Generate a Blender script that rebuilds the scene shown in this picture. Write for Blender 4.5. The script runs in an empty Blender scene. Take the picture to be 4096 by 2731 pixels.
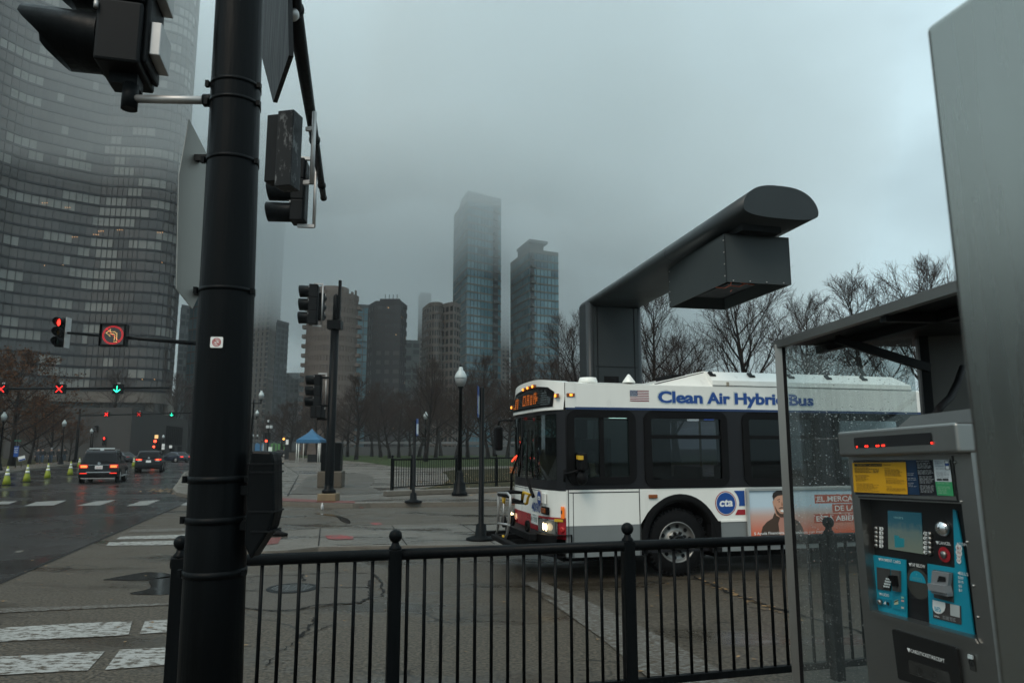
import bpy, bmesh, math, random
from mathutils import Vector as V, Matrix
C = bpy.context.scene.collection
R = math.radians
rnd = random.Random(7)
# ---------------------------------------------------------------- camera
F = 25 / 36 * 4096; CX, CY = 2048.0, 1365.5; PITCH = math.atan(427.5 / F); HC = 1.9
CAM = V((0, 0, HC))
def ray(px, py):
    x = (px - CX) / F; u = -(py - CY) / F
    return V((x, math.cos(PITCH) - u * math.sin(PITCH), math.sin(PITCH) + u * math.cos(PITCH)))
def gp(px, py, z=0.0):
    d = ray(px, py); return CAM + d * ((z - HC) / d.z)
def aty(px, py, Y):
    d = ray(px, py); return CAM + d * (Y / d.y)
def pl(px, py, p0, n):
    d = ray(px, py); return CAM + d * ((p0 - CAM).dot(n) / d.dot(n))
# ---------------------------------------------------------------- mesh builder
class MB:
    def __init__(s): s.v = []; s.f = []; s.m = []; s.sm = []
    def add(s, vs, fs, mi=0, smooth=False):
        o = len(s.v); s.v.extend([tuple(a) for a in vs])
        for f in fs: s.f.append(tuple(i + o for i in f)); s.m.append(mi); s.sm.append(smooth)
        return s
    def box(s, c, d, rz=0, mi=0, rot=None):
        x, y, z = d[0] / 2, d[1] / 2, d[2] / 2
        M = rot if rot is not None else Matrix.Rotation(rz, 3, 'Z')
        c = V(c)
        vs = [c + M @ V(p) for p in ((-x,-y,-z),(x,-y,-z),(x,y,-z),(-x,y,-z),(-x,-y,z),(x,-y,z),(x,y,z),(-x,y,z))]
        return s.add(vs, [(3,2,1,0),(4,5,6,7),(0,1,5,4),(1,2,6,5),(2,3,7,6),(3,0,4,7)], mi)
    def bb(s, a, b, mi=0):
        a, b = V(a), V(b); d = b - a
        return s.box((a + b) / 2, (abs(d.x), abs(d.y), abs(d.z)), 0, mi)
    def quad(s, a, b, c, d, mi=0): return s.add([a, b, c, d], [(0, 1, 2, 3)], mi)
    def poly(s, pts, mi=0): return s.add(pts, [tuple(range(len(pts)))], mi)
    def prism(s, pts, off, mi=0):
        n = len(pts); off = V(off); vs = [V(p) for p in pts] + [V(p) + off for p in pts]
        fs = [tuple(reversed(range(n))), tuple(range(n, 2 * n))] + [(i, (i + 1) % n, n + (i + 1) % n, n + i) for i in range(n)]
        return s.add(vs, fs, mi)
    def tube(s, pts, r, n=8, mi=0, caps=True, smooth=True):
        pts = [V(p) for p in pts]; k = len(pts)
        rs = r if isinstance(r, (list, tuple)) else [r] * k
        vs = []; fs = []; pn = None
        for i, p in enumerate(pts):
            t = (pts[min(i + 1, k - 1)] - pts[max(i - 1, 0)]).normalized()
            if pn is None: a = V((0, 0, 1)) if abs(t.z) < .9 else V((1, 0, 0)); nx = t.cross(a).normalized()
            else: nx = (pn - t * pn.dot(t)).normalized()
            pn = nx; ny = t.cross(nx)
            for j in range(n):
                a = 2 * math.pi * j / n; vs.append(p + (nx * math.cos(a) + ny * math.sin(a)) * rs[i])
        for i in range(k - 1):
            for j in range(n):
                j2 = (j + 1) % n; fs.append((i * n + j, i * n + j2, (i + 1) * n + j2, (i + 1) * n + j))
        s.add(vs, fs, mi, smooth)
        if caps:
            o = len(s.v) - len(vs)
            s.f.append(tuple(o + j for j in reversed(range(n)))); s.m.append(mi); s.sm.append(False)
            s.f.append(tuple(o + (k - 1) * n + j for j in range(n))); s.m.append(mi); s.sm.append(False)
        return s
    def lathe(s, prof, c=(0, 0, 0), n=20, mi=0, axis=None, smooth=True, caps=True):
        c = V(c); ax = V(axis).normalized() if axis is not None else V((0, 0, 1))
        q = V((0, 0, 1)).rotation_difference(ax).to_matrix(); vs = []; fs = []
        for r, z in prof:
            for j in range(n):
                a = 2 * math.pi * j / n; vs.append(c + q @ V((r * math.cos(a), r * math.sin(a), z)))
        for i in range(len(prof) - 1):
            for j in range(n):
                j2 = (j + 1) % n; fs.append((i * n + j, i * n + j2, (i + 1) * n + j2, (i + 1) * n + j))
        s.add(vs, fs, mi, smooth); o = len(s.v) - len(vs)
        if not caps: return s
        if prof[0][0] > 1e-4: s.f.append(tuple(o + j for j in reversed(range(n)))); s.m.append(mi); s.sm.append(False)
        if prof[-1][0] > 1e-4: s.f.append(tuple(o + (len(prof) - 1) * n + j for j in range(n))); s.m.append(mi); s.sm.append(False)
        return s
    def ball(s, c, r, n=14, mi=0, sz=1.0):
        k = 8; return s.lathe([(r * math.sin(math.pi * i / k) + 1e-5, -r * sz * math.cos(math.pi * i / k)) for i in range(k + 1)], c, n, mi)
    def disc(s, c, r, nrm, n=24, mi=0, rx=None):
        c = V(c); nrm = V(nrm).normalized(); a = V((0, 0, 1)) if abs(nrm.z) < .9 else V((0, 1, 0))
        u = a.cross(nrm).normalized(); w = nrm.cross(u); rx = rx or r
        return s.poly([c + u * rx * math.cos(2 * math.pi * i / n) + w * r * math.sin(2 * math.pi * i / n) for i in range(n)], mi)
    def ring(s, c, r0, r1, nrm, n=28, mi=0, k=1.0):
        c = V(c); nrm = V(nrm).normalized(); a = V((0, 0, 1)) if abs(nrm.z) < .9 else V((0, 1, 0))
        u = a.cross(nrm).normalized(); w = nrm.cross(u); vs = []
        for i in range(n):
            t = 2 * math.pi * i / n; d = u * math.cos(t) * k + w * math.sin(t); vs += [c + d * r0, c + d * r1]
        return s.add(vs, [(2 * i, 2 * i + 1, (2 * i + 3) % (2 * n), (2 * i + 2) % (2 * n)) for i in range(n)], mi)
    def text(s, body, o, eu, ev, w, h=None, bold=0.0, mi=0, fit=True, depth=0.0):
        """lettering laid in the plane (eu, ev) from lower-left point o, stretched to w x h"""
        cu = bpy.data.curves.new('t', 'FONT'); cu.body = body; cu.offset = bold; cu.resolution_u = 3; cu.extrude = depth
        ob = bpy.data.objects.new('t', cu); me = bpy.data.meshes.new_from_object(ob)
        vs = [v.co.copy() for v in me.vertices]; fs = [tuple(p.vertices) for p in me.polygons]
        bpy.data.objects.remove(ob); bpy.data.curves.remove(cu); bpy.data.meshes.remove(me)
        if not vs: return s
        x0 = min(v.x for v in vs); x1 = max(v.x for v in vs); y0 = min(v.y for v in vs); y1 = max(v.y for v in vs)
        kx = w / max(x1 - x0, 1e-6); ky = (h / max(y1 - y0, 1e-6)) if h else kx
        o = V(o); eu = V(eu); ev = V(ev); nn = eu.cross(ev)
        return s.add([o + eu * (v.x - x0) * kx + ev * (v.y - y0) * ky + nn * v.z for v in vs], fs, mi)
    def rrect(s, o, eu, ev, w, h, r, mi=0, n=5):
        return s.poly(rr(o, eu, ev, w, h, r, n), mi)
    def frame(s, o, eu, ev, w, h, t, r, mi=0, depth=0.0, n=5):
        """rounded ring; depth>0 extrudes it towards eu x ev"""
        a = rr(V(o), eu, ev, w, h, r, n); b = rr(V(o) + V(eu) * t + V(ev) * t, eu, ev, w - 2 * t, h - 2 * t, max(r - t, .005), n)
        k = len(a); nn = V(eu).cross(V(ev)) * depth
        vs = [p + nn for p in a] + [p + nn for p in b]
        fs = [(i, (i + 1) % k, k + (i + 1) % k, k + i) for i in range(k)]
        if depth:
            vs += a + b
            fs += [(2 * k + i, 2 * k + (i + 1) % k, (i + 1) % k, i) for i in range(k)]
            fs += [(k + i, k + (i + 1) % k, 3 * k + (i + 1) % k, 3 * k + i) for i in range(k)]
        return s.add(vs, fs, mi)
    def build(s, name, mat, parent=None, bevel=0, bseg=2, loc=None, fix=True):
        me = bpy.data.meshes.new(name); me.from_pydata(s.v, [], s.f)
        mats = mat if isinstance(mat, (list, tuple)) else [mat]
        for m in mats: me.materials.append(m)
        me.polygons.foreach_set('material_index', s.m); me.polygons.foreach_set('use_smooth', s.sm)
        if fix:
            bm = bmesh.new(); bm.from_mesh(me); bmesh.ops.recalc_face_normals(bm, faces=bm.faces); bm.to_mesh(me); bm.free()
        me.update()
        ob = bpy.data.objects.new(name, me); C.objects.link(ob)
        if parent: ob.parent = parent
        if loc: ob.location = loc
        if bevel:
            b = ob.modifiers.new('b', 'BEVEL'); b.width = bevel; b.segments = bseg; b.limit_method = 'ANGLE'; b.angle_limit = R(35)
        return ob
def rr(o, eu, ev, w, h, r, n=5):
    o, eu, ev = V(o), V(eu), V(ev); out = []
    for cx, cy, a0 in ((w - r, h - r, 0), (r, h - r, 90), (r, r, 180), (w - r, r, 270)):
        for i in range(n + 1):
            a = R(a0 + 90 * i / n); out.append(o + eu * (cx + r * math.cos(a)) + ev * (cy + r * math.sin(a)))
    return out
def tag(o, label=None, cat=None, group=None, kind=None):
    if label: o['label'] = label
    if cat: o['category'] = cat
    if group: o['group'] = group
    if kind: o['kind'] = kind
    return o
def thing(name, label, cat, loc=(0, 0, 0), rz=0, group=None):
    o = bpy.data.objects.new(name, None); C.objects.link(o); o.location = loc; o.rotation_euler = (0, 0, rz); o.empty_display_size = .2
    return tag(o, label, cat, group)
def dup(root, loc, rz=0, label=None, sc=None, group=None):
    def cp(o, par):
        c = o.copy(); C.objects.link(c)
        if par: c.parent = par
        for ch in list(o.children): cp(ch, c)
        return c
    r = cp(root, None); r.location = loc; r.rotation_euler = (root.rotation_euler[0], root.rotation_euler[1], rz)
    if sc: r.scale = sc if isinstance(sc, (tuple, list)) else (sc, sc, sc)
    if label: r['label'] = label
    if group: r['group'] = group
    return r
def frame_empty(o, origin, ex, ey):
    """orient an empty so that local x = ex, y = ey"""
    ex = V(ex).normalized(); ey = V(ey); ey = (ey - ex * ey.dot(ex)).normalized(); ez = ex.cross(ey)
    M = Matrix((ex, ey, ez)).transposed().to_4x4(); M.translation = V(origin); o.matrix_world = M; return M
# ---------------------------------------------------------------- materials
def newmat(name):
    m = bpy.data.materials.new(name); m.use_nodes = True; nt = m.node_tree; nt.nodes.clear()
    return m, nt, nt.nodes, nt.links
def srgb(r, g, b):
    f = lambda c: (c / 255 / 12.92) if c <= 10 else ((c / 255 + .055) / 1.055) ** 2.4
    return (f(r), f(g), f(b))
def pm(name, col, rough=.5, metal=0, var=.12, scale=4, bump=0, bscale=60, rvar=.1, spec=.5, emit=None, es=0, stretch=None, coat=0):
    m, nt, N, L = newmat(name)
    out = N.new('ShaderNodeOutputMaterial'); b = N.new('ShaderNodeBsdfPrincipled'); L.new(b.outputs[0], out.inputs[0])
    tc = N.new('ShaderNodeTexCoord'); mp = N.new('ShaderNodeMapping'); L.new(tc.outputs['Object'], mp.inputs[0])
    if stretch: mp.inputs['Scale'].default_value = stretch
    no = N.new('ShaderNodeTexNoise'); no.inputs['Scale'].default_value = scale; no.inputs['Detail'].default_value = 5; L.new(mp.outputs[0], no.inputs[0])
    mx = N.new('ShaderNodeMix'); mx.data_type = 'RGBA'
    mx.inputs[6].default_value = (*[max(0, c * (1 - var)) for c in col[:3]], 1); mx.inputs[7].default_value = (*[min(1, c * (1 + var)) for c in col[:3]], 1)
    L.new(no.outputs[0], mx.inputs[0]); L.new(mx.outputs[2], b.inputs['Base Color'])
    mr = N.new('ShaderNodeMapRange'); mr.inputs[3].default_value = max(0, rough - rvar); mr.inputs[4].default_value = min(1, rough + rvar)
    L.new(no.outputs[0], mr.inputs[0]); L.new(mr.outputs[0], b.inputs['Roughness'])
    b.inputs['Metallic'].default_value = metal; b.inputs['Specular IOR Level'].default_value = spec
    if coat: b.inputs['Coat Weight'].default_value = coat
    if emit: b.inputs['Emission Color'].default_value = (*emit, 1); b.inputs['Emission Strength'].default_value = es
    if bump:
        n2 = N.new('ShaderNodeTexNoise'); n2.inputs['Scale'].default_value = bscale; L.new(mp.outputs[0], n2.inputs[0])
        bp = N.new('ShaderNodeBump'); bp.inputs['Strength'].default_value = bump; bp.inputs['Distance'].default_value = .02; L.new(n2.outputs[0], bp.inputs['Height']); L.new(bp.outputs[0], b.inputs['Normal'])
    return m
def em(name, col, s): return pm(name, [c * .3 for c in col], .4, var=0, emit=col, es=s)
def road_mat(name, c0, c1, speck=.5, wet=.5, rdry=.55, rwet=.06, ws=.35, sscale=55, stain=.6, seed=0.0, thr=(.5, .62), streak=(1, 1, 1), crack=0.0, marks=None):
    """wet pavement: aggregate speckle, broad stains and puddle film driven by noise"""
    m, nt, N, L = newmat(name)
    out = N.new('ShaderNodeOutputMaterial'); b = N.new('ShaderNodeBsdfPrincipled'); L.new(b.outputs[0], out.inputs[0])
    tc = N.new('ShaderNodeTexCoord'); mp = N.new('ShaderNodeMapping'); mp.inputs['Location'].default_value = (seed, seed * .7, 0); L.new(tc.outputs['Object'], mp.inputs[0])
    ms = N.new('ShaderNodeMapping'); ms.inputs['Scale'].default_value = streak; L.new(mp.outputs[0], ms.inputs[0])
    def noise(sc, det=6, src=mp, rough=.55):
        n = N.new('ShaderNodeTexNoise'); n.inputs['Scale'].default_value = sc; n.inputs['Detail'].default_value = det; n.inputs['Roughness'].default_value = rough; L.new(src.outputs[0], n.inputs[0]); return n
    def ramp(src, a, c):
        r = N.new('ShaderNodeMapRange'); r.inputs[1].default_value = a; r.inputs[2].default_value = c; L.new(src, r.inputs[0]); return r
    def mix(f, a, c, bl='MIX'):
        x = N.new('ShaderNodeMix'); x.data_type = 'RGBA'; x.blend_type = bl
        if isinstance(f, float): x.inputs[0].default_value = f
        else: L.new(f, x.inputs[0])
        for k, q in ((6, a), (7, c)):
            if isinstance(q, tuple): x.inputs[k].default_value = (*q, 1)
            else: L.new(q, x.inputs[k])
        return x.outputs[2]
    big = noise(.45, 8, ms); fine = noise(sscale, 2); fine2 = noise(sscale * 3.1, 1); mid = noise(3.2, 6, ms)
    base = mix(ramp(big.outputs[0], .3, .7).outputs[0], c0, c1)
    base = mix(ramp(mid.outputs[0], .35, .75).outputs[0], base, mix(stain, base, tuple(c * .55 for c in c0)))
    base = mix(ramp(fine.outputs[0], .35, .65).outputs[0], mix(speck, base, tuple(c * .35 for c in c0)), mix(speck, base, tuple(min(1, c * 1.8) for c in c1)))
    wetn = noise(ws, 7, ms); wm = ramp(wetn.outputs[0], thr[0], thr[1])
    wf = N.new('ShaderNodeMath'); wf.operation = 'MULTIPLY'; wf.inputs[1].default_value = wet; L.new(wm.outputs[0], wf.inputs[0])
    base = mix(wf.outputs[0], base, mix(.6, base, tuple(c * .3 for c in c0)))
    if crack:
        vo = N.new('ShaderNodeTexVoronoi'); vo.feature = 'DISTANCE_TO_EDGE'; vo.inputs['Scale'].default_value = crack
        dn = noise(2.5, 4); vm = N.new('ShaderNodeVectorMath'); vm.operation = 'MULTIPLY_ADD'; vm.inputs[1].default_value = (.35, .35, .35); L.new(dn.outputs[1], vm.inputs[0]); L.new(mp.outputs[0], vm.inputs[2]); L.new(vm.outputs[0], vo.inputs[0])
        cm = ramp(vo.outputs[0], .012, .004); cn = ramp(noise(.8, 3).outputs[0], .5, .58); cf = N.new('ShaderNodeMath'); cf.operation = 'MULTIPLY'; L.new(cm.outputs[0], cf.inputs[0]); L.new(cn.outputs[0], cf.inputs[1])
        base = mix(cf.outputs[0], base, tuple(c * .25 for c in c0))
    L.new(base, b.inputs['Base Color'])
    rm = N.new('ShaderNodeMapRange'); rm.inputs[3].default_value = rdry; rm.inputs[4].default_value = rwet; L.new(wf.outputs[0], rm.inputs[0]); L.new(rm.outputs[0], b.inputs['Roughness'])
    sm_ = N.new('ShaderNodeMapRange'); sm_.inputs[3].default_value = .26; sm_.inputs[4].default_value = .62; L.new(wf.outputs[0], sm_.inputs[0]); L.new(sm_.outputs[0], b.inputs['Specular IOR Level'])
    bp = N.new('ShaderNodeBump'); bp.inputs['Distance'].default_value = .006; L.new(fine.outputs[0], bp.inputs['Height'])
    inv = N.new('ShaderNodeMapRange'); inv.inputs[3].default_value = .55; inv.inputs[4].default_value = .03; L.new(wf.outputs[0], inv.inputs[0]); L.new(inv.outputs[0], bp.inputs['Strength']); L.new(bp.outputs[0], b.inputs['Normal'])
    return m
def worn_paint(name, col, under, cover=.5, sc=9, stretch=(1, 1, 1)):
    m, nt, N, L = newmat(name)
    out = N.new('ShaderNodeOutputMaterial'); b = N.new('ShaderNodeBsdfPrincipled'); L.new(b.outputs[0], out.inputs[0])
    tc = N.new('ShaderNodeTexCoord'); mp = N.new('ShaderNodeMapping'); mp.inputs['Scale'].default_value = stretch; L.new(tc.outputs['Object'], mp.inputs[0])
    n = N.new('ShaderNodeTexNoise'); n.inputs['Scale'].default_value = sc; n.inputs['Detail'].default_value = 9; n.inputs['Roughness'].default_value = .72; L.new(mp.outputs[0], n.inputs[0])
    r = N.new('ShaderNodeMapRange'); r.inputs[1].default_value = cover - .05; r.inputs[2].default_value = cover + .05; L.new(n.outputs[0], r.inputs[0])
    x = N.new('ShaderNodeMix'); x.data_type = 'RGBA'; x.inputs[6].default_value = (*col, 1); x.inputs[7].default_value = (*under, 1); L.new(r.outputs[0], x.inputs[0]); L.new(x.outputs[2], b.inputs['Base Color']); b.inputs['Roughness'].default_value = .45; b.inputs['Specular IOR Level'].default_value = .15
    bp = N.new('ShaderNodeBump'); bp.inputs['Strength'].default_value = .3; bp.inputs['Distance'].default_value = .01; L.new(n.outputs[0], bp.inputs['Height']); L.new(bp.outputs[0], b.inputs['Normal'])
    return m
def glass_mat(name, tint, trans=.5, gl=.1, rough=.03, drops=False, milk=0.0):
    m, nt, N, L = newmat(name)
    out = N.new('ShaderNodeOutputMaterial'); tr = N.new('ShaderNodeBsdfTransparent'); tr.inputs[0].default_value = (*[c * trans for c in tint], 1)
    g = N.new('ShaderNodeBsdfGlossy'); g.inputs['Roughness'].default_value = rough; g.inputs[0].default_value = (.9, .95, .95, 1)
    fr = N.new('ShaderNodeFresnel'); fr.inputs[0].default_value = 1.45
    ma = N.new('ShaderNodeMath'); ma.operation = 'ADD'; ma.inputs[1].default_value = gl; ma.use_clamp = True; L.new(fr.outputs[0], ma.inputs[0])
    mx = N.new('ShaderNodeMixShader'); L.new(ma.outputs[0], mx.inputs[0]); L.new(tr.outputs[0], mx.inputs[1]); L.new(g.outputs[0], mx.inputs[2])
    sh = mx.outputs[0]
    if milk or drops:
        tc = N.new('ShaderNodeTexCoord')
        di = N.new('ShaderNodeBsdfDiffuse'); di.inputs[0].default_value = (.42, .47, .47, 1); tl = N.new('ShaderNodeBsdfTranslucent'); tl.inputs[0].default_value = (.5, .55, .55, 1)
        ad = N.new('ShaderNodeMixShader'); ad.inputs[0].default_value = .5; L.new(di.outputs[0], ad.inputs[1]); L.new(tl.outputs[0], ad.inputs[2])
        vo = N.new('ShaderNodeTexVoronoi'); vo.inputs['Scale'].default_value = 58; L.new(tc.outputs['Object'], vo.inputs[0])
        sep = N.new('ShaderNodeSeparateColor'); L.new(vo.outputs['Color'], sep.inputs[0])
        rad = N.new('ShaderNodeMapRange'); rad.inputs[3].default_value = -.12; rad.inputs[4].default_value = .34; L.new(sep.outputs[0], rad.inputs[0])
        lt = N.new('ShaderNodeMath'); lt.operation = 'LESS_THAN'; L.new(vo.outputs['Distance'], lt.inputs[0]); L.new(rad.outputs[0], lt.inputs[1])
        mp = N.new('ShaderNodeMapping'); mp.inputs['Scale'].default_value = (16, 16, .9); L.new(tc.outputs['Object'], mp.inputs[0])
        no = N.new('ShaderNodeTexNoise'); no.inputs['Scale'].default_value = 3; no.inputs['Detail'].default_value = 5; L.new(mp.outputs[0], no.inputs[0])
        rr_ = N.new('ShaderNodeMapRange'); rr_.inputs[1].default_value = .35; rr_.inputs[2].default_value = .7; rr_.inputs[3].default_value = milk * .7; rr_.inputs[4].default_value = milk * 1.25; L.new(no.outputs[0], rr_.inputs[0])
        m2 = N.new('ShaderNodeMixShader'); L.new(rr_.outputs[0], m2.inputs[0]); L.new(sh, m2.inputs[1]); L.new(ad.outputs[0], m2.inputs[2]); sh = m2.outputs[0]
        rf = N.new('ShaderNodeBsdfRefraction'); rf.inputs['IOR'].default_value = 1.2; rf.inputs['Roughness'].default_value = .08
        bp = N.new('ShaderNodeBump'); bp.inputs['Distance'].default_value = .004; bp.inputs['Strength'].default_value = 1; bp.invert = True; L.new(vo.outputs['Distance'], bp.inputs['Height']); L.new(bp.outputs[0], rf.inputs['Normal'])
        g2 = N.new('ShaderNodeBsdfGlossy'); g2.inputs['Roughness'].default_value = .1; L.new(bp.outputs[0], g2.inputs['Normal'])
        m4 = N.new('ShaderNodeMixShader'); m4.inputs[0].default_value = .3; L.new(rf.outputs[0], m4.inputs[1]); L.new(g2.outputs[0], m4.inputs[2])
        df = N.new('ShaderNodeMath'); df.operation = 'MULTIPLY'; df.inputs[1].default_value = .8; L.new(lt.outputs[0], df.inputs[0])
        m3 = N.new('ShaderNodeMixShader'); L.new(df.outputs[0], m3.inputs[0]); L.new(sh, m3.inputs[1]); L.new(m4.outputs[0], m3.inputs[2]); sh = m3.outputs[0]
    L.new(sh, out.inputs[0]); return m
M = {}
M['black_paint'] = pm('black_paint', (.0035, .0045, .0052), .40, var=.5, scale=9, rvar=.22, bump=.16, bscale=25, spec=.08, stretch=(1.5, 1.5, .14))
M['dark_metal'] = pm('dark_metal', (.009, .0105, .0115), .5, var=.35, spec=.15)
M['worn_black'] = pm('worn_black', (.006, .007, .008), .5, var=.6, scale=5, spec=.12)
M['steel'] = pm('steel', (.30, .295, .28), .38, metal=1, var=.12, scale=2.2, rvar=.08, stretch=(1, 1, .25), bump=.05, bscale=14)
M['galv'] = pm('galv', (.42, .41, .4), .5, metal=.8, var=.25, scale=12)
M['alu_back'] = pm('alu_back', (.30, .29, .265), .45, metal=.6, var=.15, scale=3)
M['white_paint'] = pm('white_paint', (.78, .78, .735), .30, var=.14, scale=2.2, coat=.25, stretch=(1, 1, .3))
M['bus_grey'] = pm('bus_grey', (.17, .185, .185), .35, var=.06, coat=.2)
M['bus_black'] = pm('bus_black', (.010, .010, .012), .42, var=.2, scale=3, spec=.3)
M['rubber'] = pm('rubber', (.005, .005, .0055), .65, var=.25, bump=.15, bscale=80, spec=.12)
M['bus_blue'] = pm('bus_blue', (.006, .058, .26), .35, var=.04)
M['navy'] = pm('navy', (.012, .035, .11), .35, var=.04)
M['bus_red'] = pm('bus_red', (.32, .012, .02), .3, var=.06, coat=.3)
M['pale_grey'] = pm('pale_grey', (.5, .56, .56), .4, var=.03)
M['white_ink'] = pm('white_ink', (.75, .76, .74), .5, var=.02)
M['amber_lens'] = pm('amber_lens', (.5, .1, .01), .25, var=.1, emit=(1, .24, .02), es=.35)
M['amber_lit'] = em('amber_lit', (1, .3, .03), 3)
M['amber_off'] = pm('amber_off', (.22, .06, .012), .3, var=.3, scale=30)
M['led_amber'] = em('led_amber', (1, .22, .015), .24)
M['red_lens'] = pm('red_lens', (.4, .015, .015), .25, var=.1)
M['head_lit'] = em('head_lit', (1, .78, .45), 6)
M['chrome'] = pm('chrome', (.75, .75, .75), .12, metal=1, var=.03)
M['yellow_plastic'] = pm('yellow_plastic', (.6, .36, .02), .4)
M['bus_glass'] = glass_mat('bus_glass', (.55, .8, .78), .6, .0)
M['dark_glass'] = glass_mat('dark_glass', (.5, .52, .6), .13, .0)
M['rain_glass'] = glass_mat('rain_glass', (.92, .97, .97), .86, .02, drops=True, milk=.075)
M['steel_dark'] = pm('steel_dark', (.10, .10, .095), .45, metal=.8, var=.2, scale=3)
M['gantry'] = pm('gantry', (.024, .029, .031), .38, metal=.1, var=.2, scale=2, spec=.3)
M['concrete'] = road_mat('concrete', (.078, .070, .060), (.138, .125, .106), .4, .9, .5, .10, .5, 40, .75, 3.0, (.46, .62), (1, 2.2, 1))
M['plaza'] = road_mat('plaza', (.076, .066, .055), (.130, .114, .095), .4, .85, .5, .10, .22, 40, .7, 11.0, (.5, .62), (.6, 1.6, 1))
M['kerb'] = pm('kerb', (.12, .105, .085), .5, var=.3, scale=6, bump=.3, bscale=40)
M['asphalt'] = road_mat('asphalt', (.037, .030, .021), (.060, .049, .036), .9, .85, .5, .10, .3, 30, .75, 0, (.50, .66), (1, 2.5, 1), crack=.55)
M['asphalt_dark'] = road_mat('asphalt_dark', (.018, .0172, .0165), (.031, .0295, .028), .5, .9, .36, .15, .25, 50, .4, 5.0, (.36, .6), (1, 1, 1))
M['patch'] = road_mat('patch', (.046, .039, .031), (.062, .053, .042), .6, .5, .5, .12, .4, 45, .4, 8.0, (.55, .7), crack=.8)
M['stripe'] = worn_paint('stripe', (.30, .30, .285), (.062, .050, .037), .53, 6, (1.4, 3, 1))
M['stripe_faint'] = worn_paint('stripe_faint', (.17, .17, .16), (.060, .048, .036), .47, 13, (1.2, 3, 1))
M['tactile'] = pm('tactile', (.11, .022, .015), .5, var=.2, scale=8, bump=.3, bscale=90)
M['spray'] = worn_paint('spray', (.42, .015, .03), (.08, .07, .06), .47, 9, (1, 3, 1))
M['puddle'] = pm('puddle', (.010, .009, .008), .10, var=.2, rvar=.03, spec=.35)
M['crack'] = pm('crack', (.008, .007, .006), .7, spec=.2)
M['grass'] = pm('grass', (.022, .036, .008), .85, spec=.15, var=.5, scale=1.2, bump=.6, bscale=30)
M['leafy'] = pm('leafy', (.024, .022, .008), .9, spec=.15, var=.6, scale=3, bump=.6, bscale=30)
M['verge'] = pm('verge', (.03, .022, .012), .9, spec=.15, var=.5, scale=2, bump=.5, bscale=20)
M['leaf'] = pm('leaf', (.22, .13, .055), .6, var=.6, scale=.8)
M['leaf_orange'] = pm('leaf_orange', (.075, .032, .012), .8, var=.5, scale=.7, spec=.1)
M['bark'] = pm('bark', (.010, .008, .007), .85, spec=.12, var=.4, scale=8, bump=.5, bscale=30)
M['twig'] = pm('twig', (.034, .021, .016), .9, var=.3, scale=2, spec=.1)
M['concrete_wall'] = pm('concrete_wall', (.030, .028, .026), .75, var=.3, scale=.5, stretch=(1, 1, .25), bump=.2, bscale=6)
M['tan_block'] = pm('tan_block', (.07, .056, .04), .7, var=.3, scale=5, bump=.3, bscale=40)
# ---------------------------------------------------------------- ground
def sheet(name, pts, z, mat, kind='structure', mi=0, label=None):
    mb = MB(); mb.poly([(p[0], p[1], z) for p in pts]); return tag(mb.build(name, mat), label, None, None, kind)
def gpx(lst, z=0.0): return [gp(x, y, z) for x, y in lst]
def raised(name, pts, z, mat, z0=0.0, kmat=None, kw=.15):
    """raised pavement with a kerb along its edge"""
    mb = MB(); mb.poly([(p[0], p[1], z) for p in pts])
    o = tag(mb.build(name, mat), None, None, None, 'structure')
    k = MB(); n = len(pts); P = [V((p[0], p[1], 0)) for p in pts]
    ar = sum(P[i].x * P[(i + 1) % n].y - P[(i + 1) % n].x * P[i].y for i in range(n)); sg = 1 if ar > 0 else -1
    inn = []
    for i in range(n):
        d0 = (P[i] - P[i - 1]).normalized(); d1 = (P[(i + 1) % n] - P[i]).normalized(); t = (d0 + d1)
        t = t.normalized() if t.length > 1e-6 else d1
        inn.append(P[i] + V((-t.y, t.x, 0)) * sg * kw)
    for i in range(n):
        j = (i + 1) % n; a, b, c, d = P[i], P[j], inn[j], inn[i]; zt = z + .004
        k.quad((a.x, a.y, z0), (b.x, b.y, z0), (b.x, b.y, zt - .02), (a.x, a.y, zt - .02))
        a2 = a + (d - a) * .12; b2 = b + (c - b) * .12
        k.quad((a.x, a.y, zt - .02), (b.x, b.y, zt - .02), (b2.x, b2.y, zt), (a2.x, a2.y, zt))
        k.quad((a2.x, a2.y, zt), (b2.x, b2.y, zt), (c.x, c.y, zt), (d.x, d.y, zt))
    tag(k.build('kerb', kmat or M['kerb']), None, None, None, 'structure'); return o
sheet('ground', [(-1500, -60), (1800, -60), (1800, 3000), (-1500, 3000)], -.03, M['verge'])
sheet('road', [(-220, -40), (160, -40), (160, 190), (-220, 190)], 0.0, M['asphalt'])
dark = gpx([(-900, 2735), (0, 2330), (370, 2170), (740, 2012), (800, 1985), (760, 1940), (800, 1880)]) + [V((-55, 150, 0)), V((-75, 190, 0)), V((-150, 190, 0))] + gpx([(300, 1858), (0, 1893), (-900, 2000)])
sheet('road_lane', dark, .004, M['asphalt_dark'])
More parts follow.
